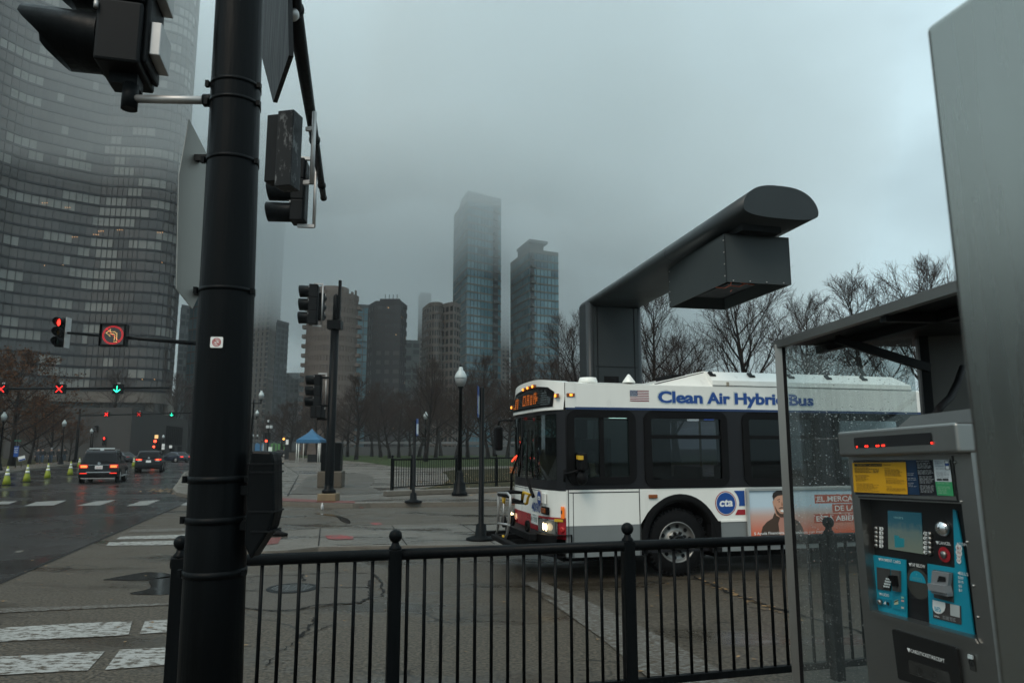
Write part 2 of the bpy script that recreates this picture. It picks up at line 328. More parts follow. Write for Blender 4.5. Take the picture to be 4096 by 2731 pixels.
# seam of tar between old and new surface
sm = MB(); a = gpx([(-900, 2735), (0, 2332), (370, 2172), (560, 2090), (740, 2014)]);
for p, q in zip(a, a[1:]):
    d = (q - p).normalized(); s = V((-d.y, d.x, 0)) * .035; up = V((0, 0, .007)); sm.quad(p - s + up, q - s + up, q + s + up, p + s + up)
tag(sm.build('road_seam', M['crack']), kind='structure')
left_walk = gpx([(-1600, 2090), (-700, 1970), (0, 1890), (306, 1853), (620, 1829)], .14) + [V((-84, 190, 0)), V((-210, 190, 0)), V((-210, 30, 0))]
raised('sidewalk', left_walk, .14, M['concrete'])
lg = gpx([(-1600, 2000), (-700, 1925), (0, 1868), (250, 1846), (500, 1830)], .14) + [V((-96, 190, 0)), V((-209, 190, 0)), V((-209, 40, 0))]
sheet('verge_ground', lg, .15, M['leafy'])
plaza = gpx([(690, 1953), (705, 1968), (800, 1984), (975, 1992), (1097, 2004), (1250, 2010), (1411, 2014), (1481, 2011), (1750, 2008), (2033, 2005), (2600, 2000)], .14) + [V((60, 27, 0)), V((150, 30, 0)), V((150, 185, 0)), V((-70, 185, 0)), V((-52, 130, 0))] + gpx([(735, 1888), (708, 1930)], .14)
raised('plaza', plaza, .14, M['plaza'])
lawn = gpx([(1206, 1829), (1361, 1840), (1460, 1848), (1560, 1863), (1640, 1869), (1720, 1871), (2060, 1862), (2700, 1858)], .14) + [V((150, 75, 0)), V((150, 184, 0)), V((-50, 184, 0)), V((-58, 170, 0))]
sheet('grass', lawn, .152, M['grass'], 'stuff')
lawn2 = gpx([(1640, 1967), (1700, 1952), (1770, 1937), (1795, 1918), (1785, 1898), (1765, 1887), (1815, 1879), (2060, 1871), (2700, 1866), (2700, 1960), (2060, 1957)], .14)
sheet('grass', lawn2, .152, M['leafy'], 'stuff')
# darker asphalt apron on the plaza by the signal pole, concrete walk beside it
apron = gpx([(1162, 1975), (1195, 1942), (1230, 1905), (1330, 1893), (1440, 1893), (1492, 1905), (1500, 1928), (1475, 1945), (1545, 1972), (1400, 1978)], .14)
sheet('plaza_patch', apron, .148, M['patch'])
walk = gpx([(975, 1985), (985, 1900), (1010, 1845), (1110, 1842), (1150, 1868), (1195, 1898), (1195, 1905), (1170, 1940), (1130, 1985)], .14)
sheet('footpath', walk, .148, M['concrete'])
tac = gpx([(975, 1979), (1097, 1990), (1250, 1999), (1420, 2005), (1420, 2013), (1250, 2009), (1097, 2003), (975, 1991)], .14)
sheet('tactile_paving', tac, .156, M['tactile'])
# boarding island
isl = gpx([(905, 2196), (1000, 2204), (1063, 2204), (1150, 2200), (1274, 2187), (1480, 2183), (1700, 2181)], .12)
e = (isl[-1] - isl[-2]).normalized(); isl.append(isl[-1] + V((16, 1.0, 0)))
isl += [V((15, 19.6, 0))] + gpx([(1981, 2090), (1567, 2101), (1420, 2105), (1281, 2112), (1130, 2127), (985, 2140), (920, 2165)], .12)
raised('boarding_island', isl, .12, M['concrete'], kw=.13)
jt = MB()
for pa, pb in (((1281, 2112), (1274, 2184)), ((1567, 2101), (1628, 2180)), ((1840, 2094), (1980, 2176))):
    p, q = gp(*pa, .12), gp(*pb, .12); d = (q - p).normalized(); s = V((-d.y, d.x, 0)) * .012; up = V((0, 0, .006)); jt.quad(p - s + up, q - s + up, q + s + up, p + s + up)
tag(jt.build('pavement_joint', M['crack']), kind='structure')
pj = MB()
for pa, pb in (((1195, 1900), (1150, 1985)), ((1010, 1880), (1190, 1900)), ((985, 1915), (1185, 1925)), ((980, 1950), (1165, 1952)), ((1110, 1842), (1195, 1898)), ((1545, 1880), (1350, 1900)), ((990, 1866), (1150, 1868))):
    p, q = gp(*pa, .14), gp(*pb, .14); d = (q - p).normalized(); s = V((-d.y, d.x, 0)) * .03; up = V((0, 0, .014)); pj.quad(p - s + up, q - s + up, q + s + up, p + s + up)
tag(pj.build('pavement_joint', M['crack']), kind='structure')
sheet('tactile_paving', gpx([(1040, 2182), (1055, 2152), (1126, 2149), (1112, 2174)], .12), .128, M['tactile'])
# worn road markings
def marks(name, polys, mat, z=.008):
    mb = MB()
    for p in polys: mb.poly([(q.x, q.y, z) for q in gpx(p)])
    return tag(mb.build(name, mat), kind='structure')
marks('crosswalk_marking', [[(-260, 2582), (-260, 2527), (0, 2512), (350, 2492), (528, 2486), (514, 2541), (300, 2552), (0, 2567)], [(580, 2485), (674, 2478), (676, 2530), (558, 2536)],
    [(-260, 2642), (0, 2628), (250, 2614), (420, 2606), (352, 2682), (0, 2701), (-260, 2715)], [(480, 2600), (668, 2591), (800, 2585), (800, 2655), (668, 2661), (420, 2680)],
    [(482, 2146), (760, 2137), (760, 2153), (464, 2157)], [(436, 2169), (760, 2161), (760, 2178), (424, 2183)]], M['stripe'])
marks('crosswalk_marking', [[(530, 2118), (760, 2112), (760, 2124), (510, 2130)], [(-200, 2440), (300, 2425), (690, 2412), (690, 2420), (300, 2437), (-200, 2462)]], M['stripe_faint'])
marks('crosswalk_marking', [[(-90, 2012), (-20, 2006), (70, 2004), (35, 2016), (-140, 2020)], [(145, 2007), (267, 2001), (215, 2021), (96, 2024)], [(383, 2005), (465, 1999), (401, 2021), (308, 2022)], [(563, 2004), (642, 1999), (587, 2021), (505, 2024)], [(720, 2020), (755, 2006), (800, 2003), (770, 2024)]], M['white_dull'] if 'white_dull' in M else worn_paint('white_dull', (.2, .2, .19), (.03, .03, .028), .6, 6), .009)
marks('lane_marking', [[(2090, 2330), (2165, 2325), (2400, 2428), (2640, 2545), (2880, 2680), (2960, 2740), (2760, 2760), (2560, 2600), (2340, 2460)]], M['stripe_faint'])
marks('lane_marking', [[(2180, 2395), (2300, 2425), (2520, 2560), (2720, 2700), (2600, 2720), (2400, 2550)]], M['stripe_faint'], .011)
marks('lane_marking', [[(725, 1920), (744, 1912), (752, 1913), (736, 1921)], [(60, 2205), (95, 2200), (92, 2209), (62, 2211)]], M['stripe_faint'])
marks('spray_marking', [[(1300, 2168), (1350, 2164), (1415, 2171), (1412, 2182), (1340, 2184), (1310, 2180)], [(1480, 2112), (1520, 2112), (1530, 2120), (1490, 2122)], [(1560, 2174), (1590, 2174), (1590, 2182), (1562, 2182)]], M['spray'], .132)
marks('spray_marking', [[(1440, 2018), (1452, 2018), (1452, 2032), (1440, 2032)]], M['spray'], .012)
# patch of newer asphalt round the manhole, with a ragged crack line
sheet('road_patch', gpx([(820, 2420), (975, 2432), (1080, 2440), (1215, 2436), (1300, 2422), (1440, 2412), (1478, 2390), (1482, 2330), (1495, 2293), (1300, 2292), (1000, 2300), (800, 2318)]), .004, M['patch'])
cr = MB(); rc = random.Random(3)
for path, w in (([(975, 2432), (1090, 2444), (1200, 2438), (1230, 2428), (1270, 2420), (1350, 2415), (1440, 2410), (1475, 2393), (1480, 2375), (1476, 2350), (1482, 2320)], .02), ([(1275, 2350), (1340, 2352), (1420, 2349), (1475, 2349)], .012), ([(960, 2312), (1050, 2303), (1200, 2299), (1300, 2292), (1470, 2293)], .014), ([(1205, 2298), (1215, 2325)], .035), ([(1500, 2296), (1522, 2330), (1533, 2385)], .02), ([(1200, 2550), (1245, 2500), (1260, 2470)], .02), ([(1060, 2660), (1130, 2600), (1200, 2550), (1330, 2500)], .008), ([(820, 2362), (1060, 2362)], .012),
    ([(2775, 2305), (2850, 2342), (2930, 2375), (3010, 2402), (3090, 2428), (3170, 2450), (3300, 2490), (3520, 2545)], .03), ([(3020, 2348), (3170, 2343), (3420, 2335)], .01)):
    P = gpx(path); Q = []
    for p, q in zip(P, P[1:]):
        for t in range(7): Q.append(p.lerp(q, t / 7) + V((rc.uniform(-1, 1), rc.uniform(-1, 1), 0)) * .03)
    Q.append(P[-1])
    for p, q in zip(Q, Q[1:]):
        d = (q - p).normalized(); s = V((-d.y, d.x, 0)) * w * rc.uniform(.4, 1.2); up = V((0, 0, .009)); cr.quad(p - s + up, q - s + up, q + s + up, p + s + up)
tag(cr.build('road_crack', M['crack']), kind='structure')
def blob(path, z, mat, name='puddle'):
    P = gpx(path, z); c = sum(P, V()) / len(P); out = []
    for i in range(len(P)):
        for t in range(4):
            p0, p1, p2, p3 = P[i - 1], P[i], P[(i + 1) % len(P)], P[(i + 2) % len(P)]; u = t / 4
            q = .5 * ((2 * p1) + (p2 - p0) * u + (2 * p0 - 5 * p1 + 4 * p2 - p3) * u * u + (3 * p1 - p0 - 3 * p2 + p3) * u ** 3)
            out.append((q.x, q.y, z + .006))
    mb = MB(); mb.poly(out); return tag(mb.build(name, mat), kind='structure')
blob([(415, 2318), (520, 2298), (590, 2288), (668, 2293), (690, 2304), (660, 2312), (600, 2318), (560, 2322), (450, 2320)], 0, M['puddle'])
blob([(600, 2320), (690, 2305), (720, 2330), (720, 2372), (660, 2378), (560, 2378), (520, 2372), (600, 2352)], 0, M['puddle'])
blob([(1255, 2052), (1330, 2058), (1385, 2072), (1402, 2086), (1395, 2094), (1365, 2084), (1345, 2068), (1290, 2060)], .0, M['puddle'])
blob([(1080, 2090), (1180, 2082), (1290, 2078), (1340, 2084), (1300, 2094), (1180, 2098)], .0, M['patch'], 'damp_patch')
# fallen leaves
lv = MB(); rl = random.Random(11)
def leafq(p, s, mi=0):
    a = rl.uniform(0, 6.3); u = V((math.cos(a), math.sin(a), rl.uniform(-.15, .15))) * s; w = V((-math.sin(a), math.cos(a), rl.uniform(-.15, .15))) * s * .6
    lv.add([p - u, p - w, p + u * 1.1, p + w], [(0, 1, 2, 3)], mi)
for i in range(900):
    x = rl.uniform(-6, 8); y = rl.uniform(31.2, 52) ; leafq(V((x, y, .165)), rl.uniform(.05, .10))
for i in range(500):
    leafq(V((rl.uniform(-30, 30), rl.uniform(70, 120), .17)), rl.uniform(.06, .12))
for i in range(500):
    y = rl.uniform(50, 110); t = (y - 54.5) / 31; leafq(V((-40.5 - 12.9 * t + rl.gauss(0, 1.6), y, .17)), rl.uniform(.06, .13))
for i in range(150):
    leafq(V((rl.uniform(-9, 7), rl.uniform(6.3, 13), .012)), rl.uniform(.015, .035))
for i in range(60):
    t = rl.random(); p = gp(2800 + 400 * t, 2318 + 165 * t); leafq(p + V((rl.gauss(0, .05), rl.gauss(0, .05), .012)), rl.uniform(.02, .05))
for i in range(60):
    p = gp(rl.uniform(1860, 2010), rl.uniform(1970, 1985), .14); leafq(p + V((0, 0, .02)), rl.uniform(.05, .1))
for i in range(80):
    p = gp(rl.gauss(650, 35), rl.gauss(1962, 5)); leafq(p + V((0, 0, .014)), rl.uniform(.05, .12))
tag(lv.build('fallen_leaves', M['leaf'], fix=False), 'yellow brown fallen leaves strewn over the grass, kerbs and road', None, None, 'stuff')
# ---------------------------------------------------------------- sky, sun, haze
sc = bpy.context.scene
w = bpy.data.worlds.new('World'); sc.world = w; w.use_nodes = True; nt = w.node_tree; N = nt.nodes; L = nt.links; N.clear()
out = N.new('ShaderNodeOutputWorld'); bg = N.new('ShaderNodeBackground'); L.new(bg.outputs[0], out.inputs[0]); bg.inputs[1].default_value = .15
SUN_EL, SUN_AZ = R(48), R(-155)       # azimuth from +Y towards +X: behind the camera, to its left
sky = N.new('ShaderNodeTexSky'); sky.sky_type = 'NISHITA'; sky.sun_disc = False; sky.sun_elevation = SUN_EL; sky.sun_rotation = SUN_AZ; sky.air_density = 1.5; sky.dust_density = 6; sky.ozone_density = 1
tc = N.new('ShaderNodeTexCoord'); mp = N.new('ShaderNodeMapping'); mp.inputs['Scale'].default_value = (1.2, 1.2, 2.6); L.new(tc.outputs['Generated'], mp.inputs[0])
no = N.new('ShaderNodeTexNoise'); no.inputs['Scale'].default_value = 1.6; no.inputs['Detail'].default_value = 5; no.inputs['Roughness'].default_value = .5; L.new(mp.outputs[0], no.inputs[0])
sp = N.new('ShaderNodeSeparateXYZ'); L.new(tc.outputs['Generated'], sp.inputs[0])
zr = N.new('ShaderNodeMapRange'); zr.inputs[1].default_value = 0; zr.inputs[2].default_value = .9; L.new(sp.outputs[2], zr.inputs[0])
cl = N.new('ShaderNodeMix'); cl.data_type = 'RGBA'; cl.inputs[6].default_value = (2.4, 3.3, 3.6, 1); cl.inputs[7].default_value = (6.9, 8.8, 9.4, 1); L.new(zr.outputs[0], cl.inputs[0])
nr = N.new('ShaderNodeMapRange'); nr.inputs[1].default_value = .3; nr.inputs[2].default_value = .7; nr.inputs[3].default_value = .72; nr.inputs[4].default_value = 1.22; L.new(no.outputs[0], nr.inputs[0])
mu = N.new('ShaderNodeMix'); mu.data_type = 'RGBA'; mu.blend_type = 'MULTIPLY'; mu.inputs[0].default_value = 1; L.new(cl.outputs[2], mu.inputs[6]); L.new(nr.outputs[0], mu.inputs[7])
mx = N.new('ShaderNodeMix'); mx.data_type = 'RGBA'; mx.inputs[0].default_value = .9; L.new(sky.outputs[0], mx.inputs[6]); L.new(mu.outputs[2], mx.inputs[7]); L.new(mx.outputs[2], bg.inputs[0])
sl = bpy.data.lights.new('sun', 'SUN'); sl.energy = 1.35; sl.angle = R(25); sl.color = (1, .88, .74)
so = bpy.data.objects.new('sun', sl); C.objects.link(so)
sd = V((math.sin(SUN_AZ) * math.cos(SUN_EL), math.cos(SUN_AZ) * math.cos(SUN_EL), math.sin(SUN_EL))); so.rotation_euler = sd.to_track_quat('Z', 'Y').to_euler()
def vol(name, col, dens, aniso=0.2):
    m, nt, N, L = newmat(name); o = N.new('ShaderNodeOutputMaterial'); v = N.new('ShaderNodeVolumePrincipled'); v.inputs['Color'].default_value = (*col, 1); v.inputs['Density'].default_value = dens; v.inputs['Anisotropy'].default_value = aniso; L.new(v.outputs[0], o.inputs[1]); return m
hz = MB(); hz.bb((-2500, -30, -1.2), (2700, 6000, 180)); tag(hz.build('haze', vol('haze', (.94, .985, 1), .00027, .1)), kind='stuff')
hz = MB(); lo_, hi_ = 70, 138                                # thick low cloud over the city, thinning out to the right
fb = [(-2000, 155), (-36, 155), (-10, 80), (10, 80), (62, 330), (260, 5800), (-2300, 5800)]; ft = [(-2000, 155), (-36, 155), (-10, 80), (60, 80), (190, 330), (2500, 5800), (-2300, 5800)]
n = len(fb); hz.add([(x, y, lo_) for x, y in fb] + [(x, y, hi_) for x, y in ft], [tuple(reversed(range(n))), tuple(range(n, 2 * n))] + [(i, (i + 1) % n, n + (i + 1) % n, n + i) for i in range(n)])
tag(hz.build('haze', vol('haze_bank', (.93, .98, .995), .0125, .1)), kind='stuff')
rp_ = random.Random(12)
shade_puffs = [(-150, 330, 205, 120, 150, 26), (-20, 430, 215, 130, 190, 34), (90, 520, 200, 90, 160, 24)] + [(rp_.uniform(-190, 150), rp_.uniform(330, 640), rp_.uniform(176, 200), rp_.uniform(30, 60), rp_.uniform(30, 70), rp_.uniform(12, 22)) for k in range(9)]
for (x, y, z, rx, ry, rz_) in shade_puffs:                          # cloud blobs added above the bank to shade its underside unevenly
    hz = MB(); hz.ball((0, 0, 0), 1, 36); hz.v = [(a * rx, b * ry, c * rz_) for a, b, c in hz.v]; tag(hz.build('haze', bpy.data.materials['haze_bank'], loc=(x, y, z)), kind='stuff')
wm_v = vol('haze_wisp', (.93, .98, .995), .020, .1)
for (x, y, z, rx, ry, rz_) in ((-12, 246, 107, 44, 22, 18), (30, 252, 94, 26, 16, 9), (-78, 250, 102, 50, 26, 15), (52, 300, 92, 34, 20, 13), (-40, 262, 124, 40, 24, 11)):   # wisps hanging under the cloud round the tower tops
    hz = MB(); hz.ball((0, 0, 0), 1, 36); hz.v = [(a * rx, b * ry, c * rz_) for a, b, c in hz.v]; tag(hz.build('haze', wm_v, loc=(x, y, z)), kind='stuff')
# ================================================================ traffic signals (local: faces -Y, origin = bottom centre of the housing)
def lens_mat(col, lit): return em('lens_' + col + '_lit', {'red': (1, .03, .02), 'amber': (1, .4, .03), 'green': (.05, 1, .55)}[col], 4) if lit else pm('lens_' + col + '_off', {'red': (.09, .012, .01), 'amber': (.07, .035, .006), 'green': (.012, .03, .026)}[col], .2, var=.1)
LENS = {(c, l): lens_mat(c, l) for c in ('red', 'amber', 'green') for l in (False, True)}
def visor_mb(c, r, L, mi=0, cut=.45):
    """tunnel visor along -Y: long at the top, cut back below"""
    mb = MB(); n = 26; c = V(c); vs = []; fs = []
    for i in range(n):
        a = 2 * math.pi * i / n; d = V((math.sin(a), 0, math.cos(a))); k = (1 + math.cos(a)) / 2
        l = L * (cut + (1 - cut) * min(1, k * 1.55))
        for rr_ in (r, r - .006): vs.append(c + d * rr_); vs.append(c + d * rr_ * 1.02 + V((0, -l, 0)))
    for i in range(n):
        j = (i + 1) % n
        fs += [(4 * i, 4 * i + 1, 4 * j + 1, 4 * j), (4 * i + 2, 4 * j + 2, 4 * j + 3, 4 * i + 3), (4 * i + 1, 4 * i + 3, 4 * j + 3, 4 * j + 1)]
    return mb.add(vs, fs, 0, True)
def traffic_signal(loc, rz, label, lit=None, group='traffic signal heads', n=3, sz=.355, w=.35, d=.20, mount='pipe', hood=True, deep=.30, cut=.45):
    t = thing('traffic_signal', label, 'traffic signal', loc, rz, group)
    h = MB(); H = n * sz
    for k in range(n):
        h.bb((-w / 2, -d / 2, k * sz + .004), (w / 2, d / 2, (k + 1) * sz - .004))
    h.bb((-w / 2 + .03, d / 2, .03), (w / 2 - .03, d / 2 + .03, H - .03))
    h.build('housing', M['worn_black'], t, bevel=.018)
    for k, c in enumerate(('green', 'amber', 'red')[:n] if n == 3 else ('red',)):
        z = (k + .5) * sz; on = lit == c
        visor_mb((0, -d / 2 - .002, z), sz * .44, deep, 0, cut).build('visor', M['black_paint'], t)
        b = MB(); b.lathe([(.001, .02), (sz * .3, .012), (sz * .42, 0)], (0, -d / 2 - .004, z), 24, axis=(0, -1, 0)); b.build('lens', LENS[(c, on)], t)
        m = MB(); m.ring((0, -d / 2 - .004, z), sz * .40, sz * .47, (0, -1, 0)); m.build('lens_ring', M['dark_metal'], t)
        for s in (-1, 1):
            hg = MB(); hg.tube([(s * (w / 2 + .01), -d / 2, z + .1), (s * (w / 2 + .01), -d / 2, z + .14)], .012, 6); hg.build('hinge', M['galv'], t)
    if mount == 'pipe':
        p = MB(); p.tube([(0, d / 2 + .16, -.06), (0, d / 2 + .16, H + .06)], .028, 10); p.bb((-.03, 0, -.07), (.03, d / 2 + .17, -.02)); p.bb((-.03, 0, H + .02), (.03, d / 2 + .17, H + .07)); p.build('mounting_pipe', M['galv'], t)
    return t
# ================================================================ the big corner pole
PY = 3.6
p_top = aty(960, 0, PY); p_bot = aty(841, 2731, PY); up = (p_top - p_bot).normalized()
base = p_bot + up * ((.14 - p_bot.z) / up.z)
pole = thing('signal_pole', 'thick black steel signal pole with strap bands at the street corner', 'pole', base)
def pp(z): return base + up * ((z - base.z) / up.z)
def pr(z): return .147 - (z - .8) * .0066
mb = MB(); zs = [.14, 1.5, 3, 4.5, 6, 7.4]; mb.tube([pp(z) - base for z in zs], [pr(z) for z in zs], 28); mb.build('shaft', M['black_paint'], pole)
mb = MB(); mb.tube([V((0, 0, 0)), pp(.45) - base], [.23, .19], 24); mb.build('base', M['black_paint'], pole)
def band(zc, h=.022, e=.008, sub=None):
    b = MB(); q = pp(zc) - base; b.lathe([(pr(zc) - .02, -h), (pr(zc) + e * .5, -h), (pr(zc) + e * .5, h), (pr(zc) - .02, h)], q, 28, axis=up)
    b.box(q + V((pr(zc) + .008, -.03, 0)), (.02, .024, .026)); b.box(q + V((-pr(zc) - .007, -.05, 0)), (.018, .022, .034)); o = b.build('strap_band', M['black_paint'], pole); return o
for (y) in (355, 425, 655, 1170): band(aty(900, y, PY).z, .010)
for (y) in (1915, 2075, 2285): band(aty(880, y, PY).z, .016, .012)
st = MB(); q = aty(861, 1366, PY - .16); d = ray(861, 1366); s = .06
a = math.atan2(q.x - pp(q.z).x, -(q.y - pp(q.z).y))
nrm = V((math.sin(a), -math.cos(a), 0)); eu = V((math.cos(a), math.sin(a), 0)); c0 = pp(q.z) + nrm * (pr(q.z) + .003) - base
st.rrect(c0 - eu * .03 - V((0, 0, .027)), eu, V((0, 0, 1)), .06, .054, .006)
so_ = st.build('sticker', M['white_ink'], pole)
k = MB(); k.ring(c0 + nrm * .001, .017, .021, nrm, 20); k.ring(c0 + nrm * .001, .009, .012, nrm, 14, k=1.3); k.box(c0 + nrm * .0015, (.036, .002, .003), a + .0, 0, Matrix.Rotation(a, 3, 'Z') @ Matrix.Rotation(R(45), 3, 'Y')); k.build('sticker_print', M['red_lens'], so_)
# mast arm reaching away over the street
mA = thing('mast_arm', 'long tapered black mast arm reaching out over the street from the corner pole', 'mast arm', (0, 0, 0))
a0, a1 = V((-1.60, 3.62, 6.40)), V((-3.44, 12.45, 6.42))
mA.location = a0; ad = (a1 - a0)
m = MB(); m.tube([V((0, 0, 0)), ad * .5, ad], [.105, .078, .052], 18); m.build('arm_tube', M['black_paint'], mA)
m = MB(); m.ball(ad, .062); m.build('end_cap', M['black_paint'], mA)
for t in (.36, .72, .93): m = MB(); m.lathe([(.055 + .05 * (1 - t), -.02), (.068 + .05 * (1 - t), -.02), (.068 + .05 * (1 - t), .02), (.055 + .05 * (1 - t), .02)], ad * t, 18, axis=ad); m.build('clamp_band', M['dark_metal'], mA)
# signal head mounted on the pole side, seen from its flank
bz = aty(640, 398, PY).z
sg = traffic_signal((aty(497, 330, 3.62).x, 3.62, aty(497, 312, 3.62).z), R(-76), 'black three-lens signal head bracketed to the side of the thick corner pole', None, d=.22, mount=None, deep=.37, cut=.42)
br = MB(); bx = sg.location; pz = aty(820, 403, PY).z
inv = sg.matrix_basis.inverted()
def L_(p): return inv @ V(p)
br.tube([L_((bx.x + .05, 3.60, pz + .01)), L_((pp(pz).x - .10, PY, pz))], .022, 12); o = br.build('bracket_pipe', M['galv'], sg)
br = MB(); br.tube([L_((bx.x + .05, 3.60, pz - .05)), L_((bx.x + .05, 3.60, pz + .09))], .042, 12); br.bb((-.06, -.06, -.06), (.06, .08, .0)); br.build('bracket_elbow', M['worn_black'], sg)
br = MB(); br.tube([L_((pp(pz).x - .17, PY, pz)), L_((pp(pz).x - .11, PY, pz))], .034, 12); br.build('bracket_socket', M['worn_black'], sg)
for k in range(3): br = MB(); br.bb((-.11, .14, k * .355 + .09), (.12, .195, k * .355 + .28)); br.build('rear_cover', M['galv'], sg, bevel=.006)
# plate sign on the pole seen almost edge on
ps = thing('road_sign', 'grey back of a flat sheet sign strapped to the corner pole, seen nearly edge on', 'road sign', (0, 0, 0), 0)
po = aty(775, 900, 3.75); pd = V((-.45, -1, 0)).normalized()
P0 = [(757, 478), (716, 700), (706, 1155), (770, 1235), (806, 1160), (830, 620)]
n_ = V((pd.y, -pd.x, 0)); pts = [pl(x, y, po, n_) for x, y in P0]; c_ = sum(pts, V()) / len(pts); ps.location = c_
m = MB(); m.prism([p - c_ for p in pts], n_ * .006); m.build('sign_plate', M['alu_back'], ps)
for y in (640, 1172): m = MB(); q = pl(800, y, po, n_) - c_; m.box(q + V((.02, -.02, 0)), (.10, .035, .035)); m.build('sign_bracket', M['dark_metal'], ps)
# pedestrian push-button / controller cabinet on the pole
cb = thing('signal_controller_box', 'narrow black controller cabinet with tapered foot strapped to the corner pole', 'controller box', (0, 0, 0))
co_ = V((0, 3.5, 0)); P1 = [(1004, 1802), (1085, 1806), (1094, 1840), (1096, 2050), (1082, 2110), (1000, 2238), (975, 2180), (990, 1880)]
pts = [pl(x, y, co_, V((0, 1, 0))) for x, y in P1]; c_ = sum(pts, V()) / len(pts); cb.location = c_
m = MB(); m.prism([p - c_ for p in pts], V((0, .14, 0))); m.build('cabinet', M['black_paint'], cb, bevel=.012)
for y in (1855, 1888, 2045, 2125): m = MB(); q = pl(1045, y, co_, V((0, 1, 0))) - c_; m.box(q + V((0, .07, 0)), (.128 if y < 2100 else .10, .15, .008)); m.build('cabinet_seam', M['worn_black'], cb)
for y in (1962, 2105): m = MB(); q = pl(985, y, co_, V((0, 1, 0))) - c_; m.box(q + V((-.03, .07, 0)), (.09, .05, .045)); m.build('cabinet_bracket', M['black_paint'], cb)
# signals and sign hung on the mast arm
g1 = aty(1195, 905, 11.2)
ts = traffic_signal((aty(1190, 900, 11.2).x, 11.2, aty(1190, 893, 11.2).z), R(-84), 'black signal head hung lowest under the far tip of the mast arm', None, mount='pipe', deep=.40, cut=.92)
bo = thing('blank_out_sign', 'weathered black box sign with flaking paint hung under the mast arm', 'box sign', (0, 0, 0))
q = aty(1150, 606, 8.6); bo.location = q; bo.rotation_euler = (0, 0, R(-12))
m = MB(); m.bb((-.09, -.12, -.50), (.13, .12, .50)); m.build('box_housing', worn_paint('flaked_paint', (.010, .011, .012), (.13, .135, .135), .585, 7, (1.6, 1.6, .7)), bo, bevel=.01)
m = MB(); m.bb((-.25, -.10, -.42), (-.09, .10, .47)); m.build('front_shroud', M['worn_black'], bo, bevel=.01)
m = MB(); m.tube([(.30, .1, -.42), (.30, .1, .55)], .03, 10); m.bb((.19, .08, .30), (.31, .12, .35)); m.bb((.19, .08, -.42), (.31, .12, -.37)); m.build('mounting_pipe', M['galv'], bo)
dsn = thing('street_sign', 'dark diamond sign with its back turned, high beside the mast arm', 'road sign', (0, 0, 0))
n_ = V((math.cos(R(-28)), -math.sin(R(-28)), 0)) if False else V((math.cos(R(25)), math.sin(R(25)), 0))
po = aty(1109, 413, 6.6); P2 = [(1050, -160), (1049, 190), (1109, 413), (1175, 226), (1168, -60), (1110, -240)]
pts = [pl(x, y, po, n_) for x, y in P2]; c_ = sum(pts, V()) / len(pts); dsn.location = c_
m = MB(); m.prism([p - c_ for p in pts], n_ * -.04); m.build('sign_plate', M['black_paint'], dsn)
m = MB(); a_, b_, d_ = pts[1] - c_, pts[2] - c_, pts[3] - c_; m.prism([a_ * .96 + V((.0, -.05, 0)), b_ * .98 + V((0, -.05, 0)), d_ * .94 + V((0, -.05, 0)), V((0, -.05, .5))], n_ * .02); m.build('sign_frame', M['worn_black'], dsn)
m = MB(); q = pl(1125, 60, po, n_) - c_; m.tube([q, q + V((.14, .05, .05))], .05, 10); m.ball(q + V((.10, .04, .03)), .07); m.build('sign_bracket', M['galv'], dsn)
# ================================================================ near fence
EX = V((math.cos(R(15)), math.sin(R(15)), 0)); EY = V((-math.sin(R(15)), math.cos(R(15)), 0))
def fence(name, origin, rz, length, posts, label, h=.98, pitch=.1155, rb=.012, z0=.09, railr=.037, postw=.085, ball=.045, first=.06):
    f = thing(name, label, 'fence', origin, rz)
    m = MB(); m.tube([(0, 0, h), (length, 0, h)], railr, 14); m.build('top_rail', M['black_paint'], f)
    m = MB(); m.bb((0, -.022, z0 - .025), (length, .022, z0 + .025)); m.build('bottom_rail', M['black_paint'], f, bevel=.004)
    for x in posts:
        m = MB(); m.bb((x - postw / 2, -postw / 2, 0), (x + postw / 2, postw / 2, h + .035)); o = m.build('post', M['black_paint'], f, bevel=.008)
        m = MB(); m.lathe([(postw * .5, h + .03), (postw * .5, h + .045), (.026, h + .065), (.024, h + .08)], (x, 0, 0), 16); m.ball((x, 0, h + .08 + ball * .9), ball); m.build('ball_finial', M['black_paint'], o)
    x = first; me = None
    while x < length:
        if all(abs(x - p) > postw * .7 for p in posts):
            if me is None:
                m = MB(); m.tube([(0, 0, z0), (0, 0, h - .01)], rb, 8); o = m.build('picket', M['black_paint'], f); me = o.data
            else: o = bpy.data.objects.new('picket', me); C.objects.link(o); o.parent = f
            o.location = (x, 0, 0)
        x += pitch
    return f
fo = V((2.1404, 5.693, .14)) + EX * -4.40
fence('iron_fence', fo, R(15), 8.4, [.05, 1.376, 3.057, 4.78, 6.48, 8.15], 'near black iron railing with ball-topped posts beside the bus', h=1.06, z0=.12, first=.19)
# far fence by the park
f0, f1 = gp(1563, 1966, .14), gp(1627, 1966, .14)
ff = gp(1563, 1972, .14); fr = gp(2045, 1942, .14); d = fr - ff
fence('iron_fence', ff, math.atan2(d.y, d.x), 15.5, [0.05, 1.10, 3.75, 6.4, 9.0, 11.7, 14.5], 'distant black iron railing along the edge of the park lawn', h=1.32, pitch=.26 / 2, rb=.014, z0=.22, postw=.10, ball=.055, first=.14)
w0, w1 = gp(1545, 1985, .14), gp(2045, 1966, .14); d = (w1 - w0); d.z = 0; L0 = d.length; d.normalize(); nn = V((-d.y, d.x, 0))
m = MB(); m.bb((0, 0, 0), (L0 * 3.4, .32, .20)); o = m.build('low_wall', M['kerb'], None, bevel=.03); o.location = w0; o.rotation_euler = (0, 0, math.atan2(d.y, d.x)); tag(o, 'low concrete retaining kerb wall under the distant park railing', 'low wall')
